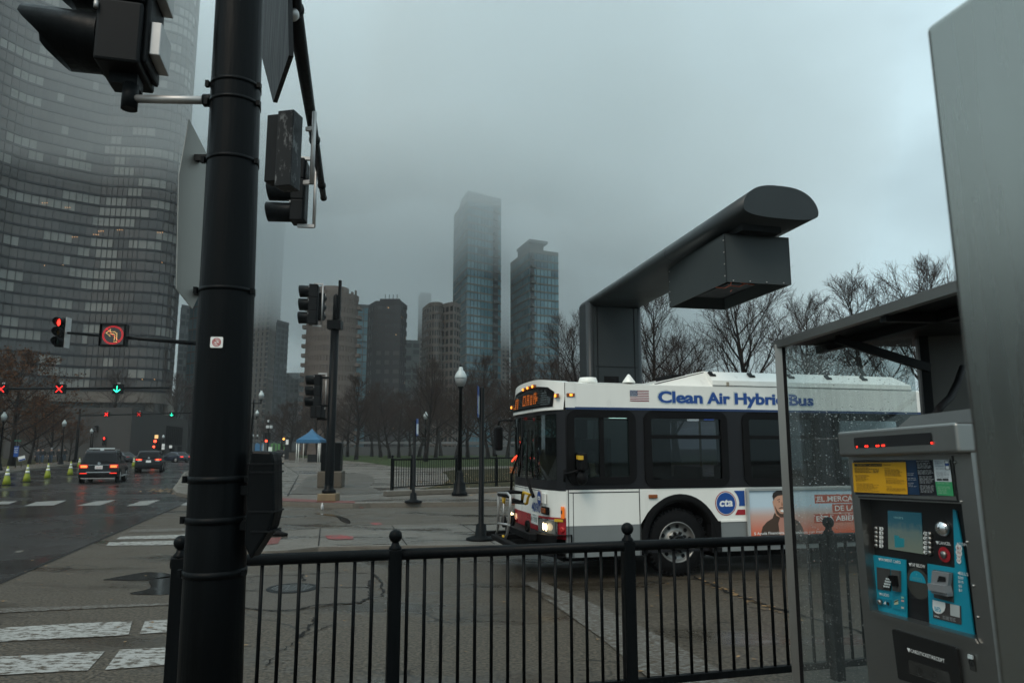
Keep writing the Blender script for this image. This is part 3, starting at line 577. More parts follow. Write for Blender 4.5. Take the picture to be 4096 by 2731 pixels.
# manhole
mc = gp(1169, 2352, .006); mh = thing('manhole_grate', 'round iron drain grate set in the cracked road patch', 'drain grate', mc)
m = MB(); m.lathe([(.27, 0), (.27, .012), (.335, .012), (.345, 0)], (0, 0, 0), 40, caps=False); m.ring((0, 0, .0135), .285, .295, (0, 0, 1)); m.build('frame', M['dark_metal'], mh)
m = MB(); m.disc((0, 0, .003), .27, (0, 0, 1), 40); m.build('grate_pit', M['rubber'], mh)
m = MB()
for k in range(-5, 6):
    y = k * .05; l = math.sqrt(max(.27 ** 2 - y * y, 0)); m.bb((-l, y - .010, .004), (l, y + .010, .013))
for k in range(-4, 5):
    x = k * .06; l = math.sqrt(max(.27 ** 2 - x * x, 0)); m.box((x, 0, .0095), (.016, 2 * l * .97, .009), R(8 if k % 2 else -8))
m.build('grate', pm('grate_iron', (.05, .054, .054), .5, var=.3), mh)
# lost glove, bottle
g0 = gp(1108, 2144, .12); m = MB(); m.tube([V((-.22, 0, .04)), V((-.1, .02, .05)), V((0, 0, .06)), V((.12, -.02, .045)), V((.22, 0, .03))], [.03, .06, .07, .05, .03], 8); m.box((0, .03, .10), (.12, .08, .05)); o = m.build('glove', M['rubber']); o.location = g0 + V((0, 0, .0)); tag(o, 'small crumpled black glove dropped on the red tactile pad', 'glove')
g0 = gp(1288, 2040, .0); bt = thing('plastic_bottle', 'small clear plastic bottle standing in the wet gutter', 'bottle', g0)
m = MB(); m.lathe([(.045, 0), (.05, .03), (.045, .15), (.022, .19), (.018, .205)], (0, 0, 0), 12); m.build('bottle_body', M['galv'], bt)
m = MB(); m.lathe([(.02, .205), (.02, .225)], (0, 0, 0), 10); m.build('cap', M['white_ink'], bt)
# ================================================================ overhead charging gantry (bus frame)
B0 = V((2.495875, 11.01666, 0))
gt = thing('charging_gantry', 'dark grey steel gantry with a boxy head arching over the bus roof', 'gantry', B0, R(15))
m = MB(); m.bb((.09, 3.5, .1), (1.08, 4.0, 4.80)); m.build('column_panel', M['gantry'], gt)
for xx in (.05, 1.10):
    m = MB(); m.lathe([(.09, .1), (.09, 4.88)], (xx, 3.60, 0), 18); m.bb((xx - .088, 3.6, .1), (xx + .088, 3.98, 4.86)); m.build('column_edge', pm('gantry_edge', (.026, .031, .034), .4, var=.1, spec=.25), gt)
m = MB(); m.bb((.12, 3.492, 3.55), (1.05, 3.498, 3.562)); m.bb((.165, 3.49, .2), (.178, 3.498, 4.8)); m.bb((.985, 3.49, .2), (.998, 3.498, 4.8)); m.build('panel_seam', M['rubber'], gt)
m = MB(); m.bb((.30, 3.485, 3.20), (.62, 3.497, 3.36)); m.build('service_opening', M['rubber'], gt)
prof = [(.62 * (abs(math.cos(R(a))) ** .72) * (1 if math.cos(R(a)) > 0 else -1), .12 + (.34 * abs(math.sin(R(a))) ** 1.15 if a < 180 else -.15 * abs(math.sin(R(a))) ** .6)) for a in range(0, 360, 8)]
def prof_at(t): return V((.57 + .46 * t, 4.02 - 5.52 * t, 4.79 + .40 * t))
vs = []; fs = []; n = len(prof)
m = MB()
for t in (0, .25, .5, .75, 1): vs += [prof_at(t) + V((x * (.95 + .05 * t), 0, z * (.62 + .38 * t))) for x, z in prof]
for k in range(4): fs += [(k * n + i, k * n + (i + 1) % n, (k + 1) * n + (i + 1) % n, (k + 1) * n + i) for i in range(n)]
fs += [tuple(range(n)), tuple(4 * n + i for i in reversed(range(n)))]
m.add(vs, fs[:-2], 0, True); m.add([], []); o_ = len(m.v) - len(vs); m.f += [tuple(o_ + i for i in f) for f in fs[-2:]]; m.m += [0, 0]; m.sm += [False, False]; m.build('arm', M['gantry'], gt)
for t in (.2, .62): m = MB(); q = prof_at(t); m.add([q + V((x * (.955 + .05 * t), dy, z * (.63 + .38 * t))) for dy in (-.006, .006) for x, z in prof], [(i, (i + 1) % n, n + (i + 1) % n, n + i) for i in range(n)]); m.build('arm_joint', M['rubber'], gt)
m = MB(); q = prof_at(1); m.bb((.58, -1.2, 5.05), (1.22, .9, 5.2)); m.build('neck', M['dark_metal'], gt)
Mx = Matrix.Rotation(R(-3.2), 3, 'Z')
m = MB(); c_ = V((1.0, 0, 4.69)); x0, x1, y0, y1, z0, z1 = -.53, .53, -1.0, 1.0, -.37, .36
def bxp(x, y, z): return c_ + Mx @ V((x, y, z))
for (xa, ya, xb, yb) in ((x0, y0, x1, y0), (x1, y0, x1, y1), (x1, y1, x0, y1), (x0, y1, x0, y0)):
    a_ = V((xa, ya, 0)); b_ = V((xb, yb, 0)); t_ = (b_ - a_).normalized(); inn = V((-t_.y, t_.x, 0)) * .02
    m.prism([bxp(xa, ya, z0), bxp(xb, yb, z0), bxp(xb, yb, z1), bxp(xa, ya, z1)], Mx @ inn)
m.prism([bxp(x0, y0, z1), bxp(x1, y0, z1), bxp(x1, y1, z1), bxp(x0, y1, z1)], (0, 0, -.03)); m.build('charger_box', pm('gantry_box', (.038, .046, .047), .5, spec=.3, metal=.1, var=.15, scale=3), gt)
m = MB(); m.prism([bxp(x0 + .03, y0 + .03, -.15), bxp(x1 - .03, y0 + .03, -.15), bxp(x1 - .03, y1 - .03, -.15), bxp(x0 + .03, y1 - .03, -.15)], (0, 0, -.02)); m.bb((.75, -.5, 4.42), (1.2, .5, 4.5)); m.build('charger_underside', M['rubber'], gt)
m = MB()
for k in range(3):
    q = [bxp(-.30 + .16 * k + .05 * math.sin(i * 1.3 + k), -.75 + .14 * i, -.27 - .07 * math.sin(i * .9 + k)) for i in range(6)]; m.tube(q, .008, 6)
m.build('cable', pm('orange_cable', (.5, .07, .01), .5), gt)
m = MB()
for z in (-.28, -.1, .08, .26):
    m.ball(bxp(x0 - .003, y0 + .03, z), .012, 6); m.ball(bxp(x0 - .003, y1 - .05, z), .012, 6)
for x in (-.42, -.15, .12, .4): m.ball(bxp(x, y0 - .003, z0 + .02), .012, 6)
m.build('rivet', M['galv'], gt)
# ================================================================ city bus. local: x from front to rear, y away from the viewer (0 = driver side), z up
bus = thing('city_bus', 'white, black and red city bus with an amber route sign pulled up behind the railing', 'bus', B0, R(15))
XE = 10.3; W = 2.55
def bl(px, py, lx=None, ly=None):
    """local point on the bus where the view ray meets the plane x = lx or y = ly"""
    q = pl(px, py, B0 + (EX * lx if lx is not None else EY * ly), EX if lx is not None else EY) - B0
    return V((q.dot(EX), q.dot(EY), q.z))
def fx(y, o=0.0):
    u = min(1, abs((y - W / 2) / (W / 2))); return -1.99 + .22 * u ** 5 - o
def front_strip(mb, y0, y1, z0, z1, o=0.0, mi=0, n=16, o1=None, z1f=None, z0f=None):
    o1 = o if o1 is None else o1; vs = []
    for i in range(n + 1):
        y = y0 + (y1 - y0) * i / n
        zt = z1f(y) if z1f else z1; zb = z0f(y) if z0f else z0
        vs += [(fx(y, o), y, zb), (fx(y, o1), y, zt)]
    mb.add(vs, [(2 * i, 2 * i + 1, 2 * i + 3, 2 * i + 2) for i in range(n)], mi, True)
def roofz(y): u = (y - W / 2) / (W / 2); return 2.845 + .12 * (1 - abs(u) ** 2.5)
XS = -1.77
# --- shell
m = MB()
m.bb((XS, 0, .79), (-.60, .05, 1.30)); m.bb((.71, 0, .79), (XE, .05, 1.30))
arch = []                                                # wheel arch opening, front axle
def arch_panel(mb, xc, r, x0, x1, z0, z1, yo=0.0, n=18):
    vs = []; 
    for i in range(n + 1):
        a = math.pi * i / n; x = xc - r * math.cos(a); z = .50 + r * math.sin(a); z = max(z, z0)
        vs += [(min(max(x, x0), x1), yo, z), (x0 + (x1 - x0) * i / n, yo, z1)]
    mb.add(vs, [(2 * i, 2 * i + 1, 2 * i + 3, 2 * i + 2) for i in range(n)])
arch_panel(m, .05, .70, -.60, .71, .79, 1.30)
m.bb((XS, W - .05, .34), (XE, W, 1.30)); m.bb((XE - .05, 0, .34), (XE, W, 2.85))
m.bb((XS + .02, .0, 2.51), (XE, .045, 2.862)); m.bb((XS, W - .05, 2.51), (XE, W, 2.85))
vs = []; k = 14
for x in (XS + .02, XE):
    for i in range(k + 1):
        y = W * i / k; vs.append((x, y, roofz(y) if 0 < i < k else 2.862))
m.add(vs, [(i, i + 1, k + 2 + i, k + 1 + i) for i in range(k)], 0, True)
front_strip(m, 0, W, .86, 1.285, 0)
m.build('body', M['white_paint'], bus)
m = MB(); front_strip(m, 0, W, 2.47, 2.86, .03, o1=-.02, z1f=lambda y: roofz(y) + .02, n=24)
front_strip(m, .0, W, 2.455, 2.47, -.03, o1=.03)
vs = []; n = 24                                          # crown closing the cap to the roof
for i in range(n + 1):
    y = W * i / n; vs += [(fx(y, -.02), y, roofz(y) + .02), (-1.62, y, roofz(y) + .012 if 0 < i < n else 2.866)]
m.add(vs, [(2 * i, 2 * i + 1, 2 * i + 3, 2 * i + 2) for i in range(n)], 0, True)
m.bb((XS - .0, -.012, 2.50), (-1.62, .03, 2.875)); m.build('sign_housing', M['white_paint'], bus)
m = MB(); m.bb((XS, -.002, .345), (-.60, .05, .79)); m.bb((.71, -.002, .345), (XE, .05, .79)); m.build('skirt', M['bus_grey'], bus)
m = MB(); m.bb((.70, -.012, .785), (XE, 0, .815)); m.build('skirt_trim', M['white_paint'], bus)
m = MB(); m.bb((XS + .01, -.006, 2.475), (XE, .04, 2.512)); m.build('waist_trim', M['navy'], bus)
for x in (-1.735, -.612): m = MB(); m.bb((x - .006, -.004, .35), (x + .006, .01, 1.30)); m.build('panel_seam', M['bus_black'], bus)
m = MB()
m.bb((-1.72, -.004, 1.255), (-.62, .01, 1.268)); m.bb((-1.665, -.004, .35), (-1.657, .01, 1.26)); m.build('panel_seam', M['bus_black'], bus)
m = MB(); m.bb((-1.775, -.004, 2.52), (-1.768, .01, 2.87))
m.build('panel_seam', M['bus_black'], bus)
# --- black window band with openings
wins = [(-1.70, -.70, 1.42, 2.42), (-.46, .86, 1.37, 2.42), (1.23, 2.55, 1.37, 2.42), (2.92, 4.24, 1.37, 2.42), (4.6, 5.92, 1.37, 2.42), (6.3, 7.62, 1.37, 2.42), (8.0, 9.3, 1.37, 2.42)]
m = MB(); x = XS
for (a, b, z0, z1) in wins:
    m.bb((x, .002, 1.30), (a, .05, 2.475)); m.bb((a, .002, 1.30), (b, .05, z0)); m.bb((a, .002, z1), (b, .05, 2.475)); x = b
m.bb((x, .002, 1.30), (XE, .05, 2.475))
x = XS
for (a, b, z0, z1) in wins:
    m.bb((x, W - .05, 1.30), (a, W - .002, 2.51)); m.bb((a, W - .05, 1.30), (b, W - .002, z0)); m.bb((a, W - .05, z1), (b, W - .002, 2.51)); x = b
m.bb((x, W - .05, 1.30), (XE, W - .002, 2.51))
for zz in (1.30,):
    front_strip(m, 0, .15, 1.285, 2.47, .0); front_strip(m, W - .12, W, 1.285, 2.47, .0); front_strip(m, .15, W - .12, 1.285, 1.44, .0); front_strip(m, .15, W - .12, 2.40, 2.47, .0)
    front_strip(m, 1.56, 1.61, 1.44, 2.40, .004, n=2)
m.build('window_band', M['bus_black'], bus)
for i, (a, b, z0, z1) in enumerate(wins):
    wn = MB(); wn.frame((a - .05, 0, z0 - .05), (1, 0, 0), (0, 0, 1), b - a + .10, z1 - z0 + .10, .115, .15, depth=.022); wf = wn.build('window', M['rubber'], bus)
    g = MB(); g.rrect((a + .03, .012, z0 + .03), (1, 0, 0), (0, 0, 1), b - a - .06, z1 - z0 - .06, .10); g.build('pane', M['bus_glass'] if i == 0 else M['dark_glass'], wf)
    bz_ = MB()
    if i == 0:
        bz_.bb((-1.235, -.010, z0), (-1.165, .01, z1)); bz_.bb((-1.20, -.018, 1.86), (-1.172, -.01, 1.98))
    else: bz_.bb((a + .03, -.012, 2.045), (b - .03, .01, 2.105)); bz_.bb((a + .12, -.022, 2.45), (b - .12, -.01, 2.462))
    bz_.build('window_bar', M['rubber'], wf)
# --- windshield panes
for (ya, yb) in ((.13, 1.56), (1.61, W - .1)):
    g = MB(); front_strip(g, ya, yb, 1.43, 2.41, .003, n=10); ws = g.build('windshield', glass_mat('windshield', (.35, .55, .5), .42, .05) if ya < 1 else bpy.data.materials['windshield'], bus)
for s in (1,):
    m = MB(); q0 = bl(2110, 1718, lx=-2.02); q1 = bl(2105, 1880, lx=-2.03)
    m.tube([bl(2133, 1985, lx=-2.06), bl(2118, 1945, lx=-2.06), bl(2105, 1900, lx=-2.05), bl(2107, 1800, lx=-2.03)], [.03, .024, .016, .012], 8); m.tube([bl(2108, 1905, lx=-2.04), bl(2111, 1720, lx=-2.03)], .011, 6); m.build('wiper', M['rubber'], bus)
    m = MB(); m.tube([bl(2045, 1962, lx=-2.06), bl(2047, 1900, lx=-2.05), bl(2075, 1815, lx=-2.03), bl(2098, 1720, lx=-2.03)], [.025, .02, .014, .01], 8); m.build('wiper', M['rubber'], bus)
# --- route sign
P = [bl(2060, 1656, lx=-2.06), bl(2204, 1623, lx=-2.06)]
m = MB()
def fsp(y, z, o): return V((fx(y, o), y, z))
ys = [.16 + (2.12 - .16) * i / 14 for i in range(15)]
def signtop(y): u = (y - 1.14) / .98; return 2.80 + .075 * (1 - u * u) - (.06 if abs(u) > .93 else 0)
def strip2(mb, f0, f1, y0, y1, o0, o1=None, mi=0, n=14):
    o1 = o0 if o1 is None else o1; vs = []
    for i in range(n + 1): y = y0 + (y1 - y0) * i / n; vs += [fsp(y, f0(y), o0), fsp(y, f1(y), o1)]
    mb.add(vs, [(2 * i, 2 * i + 1, 2 * i + 3, 2 * i + 2) for i in range(n)], mi)
strip2(m, lambda y: 2.52, signtop, .16, 2.12, .037, .005); rs = m.build('route_sign', M['rubber'], bus)
m = MB(); strip2(m, lambda y: 2.555, lambda y: signtop(y) - .05, .22, 2.06, .040, .010); m.build('sign_glass', pm('sign_glass', (.02, .026, .026), .12, var=.3, scale=3), rs)
m = MB()
def led(mb, u0, u1, z0, z1):
    strip2(mb, lambda y: z0, lambda y: z1, u0, u1, .044 - (z0 - 2.55) * .08, .044 - (z1 - 2.55) * .08, n=2)
for (a, b) in ((1.80, 1.88), (1.68, 1.74)): led(m, a, b, 2.56, 2.72)
led(m, 1.69, 1.86, 2.70, 2.735)
m.build('lettering', M['led_amber'], rs)
for j, (a, b, z0, z1) in enumerate(((1.22, 1.40, 2.58, 2.76), (1.03, 1.16, 2.58, 2.76), (.85, .97, 2.58, 2.74), (.66, .79, 2.58, 2.77), (.60, .66, 2.63, 2.70))):
    m = MB(); led(m, a, a + .045, z0, z1); led(m, b - .045, b, z0, z1); led(m, a, b, z1 - .035, z1); led(m, a, b, z0 + (z1 - z0) * (.45 if j % 2 else 0), z0 + (z1 - z0) * (.45 if j % 2 else 0) + .035); m.build('lettering', M['led_amber'], rs)
m = MB()
for z in (2.58, 2.615, 2.65, 2.685, 2.72, 2.755, 2.79): strip2(m, lambda y: z, lambda y: z + .008, .24, 2.04, .047 - (z - 2.55) * .08)
m.build('louvre', M['rubber'], rs)
# --- marker lamps
def lamp(name, c, d, mat, rim=True, par=bus):
    m = MB(); m.box(c, d); return m.build(name, mat, par, bevel=.008)
for (px, py) in ((2105, 1559), (2123.5, 1552), (2143, 1546)):
    q = bl(px, py, lx=-1.97); lamp('marker_lamp', (fx(q.y, .015), q.y, q.z), (.04, .14, .055), M['amber_off']); lamp('marker_lamp', (fx(q.y, .04), q.y, q.z), (.02, .05, .04), M['amber_lit'])
for (px, py) in ((2212, 1582), (2054, 1630)):
    q = bl(px, py, lx=-1.93 if px > 2100 else -1.98); lamp('marker_lamp', (fx(min(q.y, 2.4), .04), min(q.y, 2.4), q.z), (.04, .12, .06), M['amber_off']); lamp('marker_lamp', (fx(min(q.y, 2.4), .064), min(q.y, 2.4), q.z), (.02, .05, .045), M['amber_lit'])
lamp('marker_lamp', (-1.685, -.012, 2.685), (.13, .03, .055), M['amber_off']); lamp('marker_lamp', (-1.685, -.03, 2.685), (.045, .012, .03), M['amber_lit'])
lamp('marker_lamp', (-.395, -.014, 1.19), (.14, .03, .055), M['amber_off'])
# --- red lower front, bumper, lights
def redtop(y): return .905 - .02 * min(1, y)
m = MB(); front_strip(m, -.001, W + .001, .60, .90, .006, z1f=redtop, n=20); m.build('lower_front', M['bus_red'], bus)
m = MB(); vs = []
for i in range(17):
    y = -.03 + (W + .06) * i / 16; x = fx(max(0, min(W, y)), .16); vs += [(x, y, .36), (x, y, .66), (x + .24, y, .67), (x + .24, y, .36)]
m.add(vs, [(4 * i + a, 4 * i + (a + 1) % 4, 4 * i + 4 + (a + 1) % 4, 4 * i + 4 + a) for i in range(16) for a in range(4)]); m.build('bumper', M['rubber'], bus)
for (a, b) in ((.10, .62), (1.95, 2.42)):
    o = MB(); front_strip(o, a, b, .64, .87, .028, n=4); o.bb((fx((a + b) / 2, .02), a, .64), (fx((a + b) / 2, -.06), b, .655)); h = o.build('headlight', M['chrome'], bus)
    o = MB(); front_strip(o, a + .03, b - .03, .665, .85, .032, n=4); o.build('headlight_glass', pm('headlight_glass', (.12, .13, .13), .1, var=.6, scale=9), h)
    o = MB(); c = (a + b) / 2
    for dy in (-.07, .06): o.disc((fx(c, .045), c + dy - .02, .755), .055, (-1, 0, 0), 12)
    o.build('bulb', M['head_lit'], h)
q = bl(2172, 2047, lx=-2.0); lamp('turn_signal', (fx(q.y, .01), q.y, .985), (.05, .26, .11), M['rubber']); lamp('turn_signal', (fx(q.y, .03), q.y, .985), (.05, .18, .07), M['amber_off'])
lamp('turn_signal', (fx(2.3, .01), 2.3, .985), (.05, .2, .11), M['amber_off'])
lamp('side_reflector', (-1.815, .03, .98), (.03, .10, .17), M['amber_lens']); m = MB(); m.disc((-1.832, .03, .985), .03, (-1, 0, 0)); m.build('reflector_dot', M['rubber'], bus)
m = MB(); m.lathe([(.045, 0), (.045, .03), (.03, .045)], (-1.80, .06, .735), 16, axis=(-1, -.6, 0)); m.build('red_knob', M['red_lens'], bus)
m = MB(); m.add([fsp(.20, .845, .012) + V((0, -.06, 0)), fsp(.03, .845, .014), fsp(.03, .885, .014), fsp(.20, .885, .012) + V((0, -.06, 0))], [(0, 1, 2, 3)]); m.build('warning_label', M['yellow_plastic'], bus)
# --- number plate, fleet number, roundels
FU = V((.0, -1, 0)); FZ = V((0, 0, 1))
yc = .80; xo = fx(yc, .02)
m = MB(); m.bb((xo, yc - .16, .75), (xo + .012, yc + .19, .905)); npl = m.build('number_plate', M['white_ink'], bus)
m = MB(); m.text('M 172928', (xo - .002, yc + .17, .785), FU, FZ, .30, .07, .006); m.text('ILLINOIS', (xo - .002, yc + .1, .876), FU, FZ, .16, .016, .0); m.build('lettering', pm('plate_ink', (.02, .12, .09), .5), npl)
m = MB(); m.text('4090', (fx(.75, .012), .99, .93), FU, FZ, .46, .145, .012); m.build('fleet_number', M['bus_blue'], bus)
def roundel(o, eu, ev, r, par, nm='roundel', tx=True):
    nn = V(eu).cross(V(ev)); m = MB(); m.disc(o, r, nn, 40); ro = m.build(nm, M['bus_red'], par)
    m = MB(); m.disc(V(o) + nn * .002, r * .93, nn, 40); m.build('roundel_rim', M['white_ink'], ro)
    m = MB(); m.disc(V(o) + nn * .004, r * .885, nn, 40); m.build('roundel_field', M['bus_blue'], ro)
    m = MB(); m.text('cta', V(o) - V(eu) * r * .66 - V(ev) * r * .28 + nn * .006, V(eu) + V(ev) * 0, V(ev) + V(eu) * .16, r * 1.28, r * .62, .035); m.build('lettering', M['white_ink'], ro); return ro
roundel((fx(.60, .012), .60, 1.155), FU, FZ, .115, bus)
m = MB(); m.bb((fx(.42, .03), .34, 1.08), (fx(.42), .52, 1.24)); m.build('hatch', M['white_paint'], bus, bevel=.008)
m = MB(); front_strip(m, .72, 1.0, .97, .976, .004, n=3); front_strip(m, .6, 1.5, 1.262, 1.27, .004, n=4); front_strip(m, 1.52, 2.2, 1.262, 1.27, .004, n=4); front_strip(m, 1.545, 1.552, .62, 1.26, .009, n=2); m.build('front_seam', M['rubber'], bus)
roundel((.832, -.006, 1.065), (1, 0, 0), (0, 0, 1), .183, bus)
m = MB(); pts = [(.985, 1.252)] + [(.832 + .235 * math.cos(R(a)), 1.065 + .235 * math.sin(R(a))) for a in (46, 36, 26, 16, 6, 0)] + [(1.06, 1.02), (1.165, 1.02), (1.165, 1.252)]; m.poly([(x, -.005, z) for x, z in pts]); m.build('side_stripe', M['bus_blue'], bus)
m = MB(); m.poly([(x, -.005, z) for x, z in ((.985, .885), (1.165, .885), (1.165, .965), (1.035, .965))]); m.build('side_stripe', M['bus_red'], bus)
# --- lettering on the cornice
def side_word(s, x0, x1, z0, z1):
    h = z1 - z0; T = MB(); T2 = MB()
    [T.text(s, (x0 + dx, -.006 + dx * .05, z0), (1, 0, 0), (0, 0, 1), x1 - x0, h, .028) for dx in (-.005, 0, .005)]; T2.text(s, (x0 - .022, -.0035, z0 - .02), (1, 0, 0), (0, 0, 1), x1 - x0 + .044, h + .04, .046)
    lo = T.build('lettering', M['bus_blue'], bus); T2.build('lettering_outline', M['pale_grey'], lo)
side_word('Clean', -.255, .50, 2.592, 2.776); side_word('Air', .585, .985, 2.592, 2.770); side_word('Hybrid', 1.075, 1.975, 2.538, 2.770); side_word('Bus', 2.07, 2.52, 2.585, 2.765)
# --- flag
fl = MB(); x0, x1, z0, z1 = -.728, -.412, 2.612, 2.778; fl.quad((x0, -.004, z0), (x1, -.004, z0), (x1, -.004, z1), (x0, -.004, z1)); fo_ = fl.build('flag', M['white_ink'], bus)
fl = MB(); sh = (z1 - z0) / 13
for k in range(0, 13, 2): fl.quad((x0, -.0055, z0 + k * sh), (x1, -.0055, z0 + k * sh), (x1, -.0055, z0 + (k + 1) * sh), (x0, -.0055, z0 + (k + 1) * sh))
fl.build('flag_stripe', pm('flag_red', (.22, .015, .03), .5), fo_)
fl = MB(); fl.quad((x0, -.007, z0 + 6 * sh), (x0 + .126, -.007, z0 + 6 * sh), (x0 + .126, -.007, z1), (x0, -.007, z1)); fl.build('flag_canton', M['navy'], fo_)
fl = MB()
for r_ in range(9):
    for c in range(6 if r_ % 2 == 0 else 5): fl.disc((x0 + .011 + .0208 * c + (0 if r_ % 2 == 0 else .0104), -.0085, z0 + 6 * sh + .0085 + r_ * .0096), .0040, (0, -1, 0), 5)
fl.build('flag_star', M['white_ink'], fo_)
# --- roof hood
m = MB(); A_ = [(-.22, .25, 2.90), (.70, .30, 3.13), (4.25, .30, 3.13), (4.62, .22, 2.90)]
z_sh = 2.975
pts = [V((-.25, .12, 2.87)), V((.75, .10, 2.87)), V((4.6, .10, 2.87)), V((.75, .10, z_sh)), V((4.6, .10, z_sh)), V((.70, .30, 3.137)), V((4.40, .30, 3.137)), V((-.25, .20, 2.905))]
mir = [V((p.x, W - p.y, p.z)) for p in pts]; n = len(pts)
m.add(pts + mir, [(1, 2, 4, 3), (3, 4, 6, 5), (0, 1, 3, 5, 7), (7, 5, 5 + n, 7 + n), (5, 6, 6 + n, 5 + n), (0, 7, 7 + n, n), (2, 2 + n, 4 + n, 6 + n, 6, 4)] + [tuple(i + n for i in f) for f in ((1, 2, 4, 3), (3, 4, 6, 5), (0, 1, 3, 5, 7))])
m.build('roof_hood', M['white_paint'], bus)
m = MB(); m.tube([(-.22, .185, 2.897), (.70, .285, 3.115), (4.4, .285, 3.115)], .008, 5); m.bb((.75, .085, 2.888), (4.6, .10, 2.896)); m.build('hood_seam', M['bus_black'], bus)
for x in (.80, 1.52, 2.27, 3.0, 3.72): m = MB(); m.box((x, .22, 3.085), (.07, .03, .10), 0, 0, Matrix.Rotation(R(-45), 3, 'X')); m.box((x + .02, .20, 3.065), (.10, .03, .04), 0, 0, Matrix.Rotation(R(-45), 3, 'X')); m.build('hood_latch', M['dark_metal'], bus)
m = MB(); m.bb((1.0, .085, 2.88), (1.04, .10, 2.95)); m.build('hood_tab', pm('tape', (.25, .22, .17), .6), bus)
m = MB(); m.bb((.2, .4, 3.0), (.45, 1.0, 3.09)); m.build('hood_hinge', M['rubber'], bus, bevel=.02)
m = MB(); m.lathe([(.14, 2.90), (.15, 2.93), (.13, 2.99), (.03, 3.0)], (-1.25, .4, 0), 16); m.build('roof_vent', M['white_paint'], bus)
m = MB(); m.lathe([(.10, 2.92), (.10, 2.94), (.02, 3.05), (.005, 3.06)], (-.58, .35, 0), 16); m.build('antenna', M['white_paint'], bus)
# --- wheel and arch
def wheel(xc, par):
    m = MB(); m.lathe([(.30, -.14), (.46, -.15), (.50, -.10), (.50, .10), (.46, .15), (.30, .14)], (xc, .20, .50), 48, axis=(0, -1, 0), caps=False); wh = m.build('wheel', M['rubber'], par)
    m = MB()
    for k in range(44):
        a = 2 * math.pi * k / 44; m.box((xc + .478 * math.cos(a), .075, .50 + .478 * math.sin(a)), (.05, .06, .018), 0, 0, Matrix.Rotation(-a, 3, 'Y'))
    m.build('tread', M['rubber'], wh)
    m = MB(); m.lathe([(.305, .142), (.30, .150), (.285, .146), (.275, .10), (.19, .075), (.165, .10), (.15, .13), (.12, .135), (.001, .135)], (xc, .20, .50), 40, axis=(0, -1, 0), caps=False); m.build('rim', pm('rim', (.20, .20, .19), .42, metal=.6, var=.25, scale=9), wh)
    m = MB()
    for k in range(10):
        a = 2 * math.pi * (k + .3) / 10; m.disc((xc + .235 * math.cos(a), .104, .50 + .235 * math.sin(a)), .031, (0, -1, 0), 14)
    m.build('hand_hole', M['rubber'], wh)
    m = MB(); m.lathe([(.12, .12), (.115, .2), (.10, .215), (.07, .2)], (xc, .20, .50), 24, axis=(0, -1, 0), caps=False); m.build('hub', M['dark_metal'], wh)
    for k in range(10):
        m = MB(); a = 2 * math.pi * k / 10; m.lathe([(.021, 0), (.021, .045), (.012, .055)], (xc + .142 * math.cos(a), .068, .50 + .142 * math.sin(a)), 8, axis=(0, -1, 0)); m.build('lug_nut', M['dark_metal'], wh)
wheel(.02, bus)
m = MB(); vs = []; n = 22
for i in range(n + 1):
    a = math.pi * (i / n); x = .05 - .66 * math.cos(a); z = .52 + .70 * math.sin(a)
    for (k_, yo) in ((1, -.02), (.90, -.035), (.83, -.02), (.83, .35)): vs.append((.05 + (x - .05) * k_, yo, .52 + (z - .52) * k_))
m.add(vs, [(4 * i + a, 4 * i + a + 1, 4 * i + 5 + a, 4 * i + 4 + a) for i in range(n) for a in range(3)], 0, True)
for s in (-1, 1): m.bb((.05 + s * .555 - .055, -.03, .34), (.05 + s * .615 + .055, .1, .80)); 
m.build('wheel_arch', M['rubber'], bus)
m = MB(); m.bb((-.62, .36, .3), (.72, .42, 1.3)); m.bb((XS + .05, .3, .25), (-.7, 2.3, .35)); m.bb((.8, .3, .22), (7.3, 2.3, .35)); m.build('underbody', M['rubber'], bus)
# --- interior
m = MB(); m.bb((XS + .1, .05, .36), (XE - .06, W - .05, .40)); m.build('floor', M['bus_black'], bus)
m = MB(); m.bb((XS + .1, .06, 2.44), (XE - .06, W - .06, 2.48)); m.bb((2.2, .06, 1.25), (2.25, W - .06, 2.44)); m.build('ceiling', pm('bus_ceiling', (.22, .26, .26), .6), bus)
m = MB(); m.bb((-.66, .9, 2.395), (-.16, 1.0, 2.43)); m.bb((.62, .62, 2.35), (.78, .72, 2.38)); m.build('ceiling_lamp', em('tube_lamp', (.85, 1, .92), 3.0), bus)
m = MB(); m.bb((.86, .52, 2.36), (1.0, .6, 2.38)); m.build('blue_lamp', em('blue_lamp', (.05, .2, 1), 1.5), bus)
m = MB(); m.bb((-1.05, .12, .40), (-1.0, 1.3, 2.05)); m.bb((-1.55, 2.25, 1.3), (-.6, 2.3, 2.1)); m.build('partition', M['rubber'], bus)
for k, x in enumerate((.1, .85, 1.6, 3.2, 4.0, 4.8)):
    m = MB(); m.bb((x, .15, .75), (x + .42, 1.0, .85)); m.bb((x + .38, .15, .8), (x + .46, 1.0, 1.62)); m.build('seat', M['bus_black'], bus, bevel=.03)
m = MB(); m.bb((-1.62, .35, .9), (-1.58, 1.2, 1.25)); m.lathe([(.22, 0), (.23, .012), (.22, .024), (.21, .012), (.22, 0)], (-1.5, .75, 1.28), 24, axis=(-.5, 0, .85), caps=False); m.build('dashboard', M['rubber'], bus)
m = MB(); m.bb((-1.28, .45, .8), (-.86, 1.0, .92)); m.bb((-.90, .48, .9), (-.82, .98, 1.75)); m.build('driver_seat', M['bus_black'], bus, bevel=.04)
m = MB(); m.tube([(-.5, .45, .4), (-.5, .45, 2.44)], .02, 8); m.tube([(.95, .9, .4), (.95, .9, 2.44)], .02, 8); m.build('grab_pole', M['yellow_plastic'], bus)
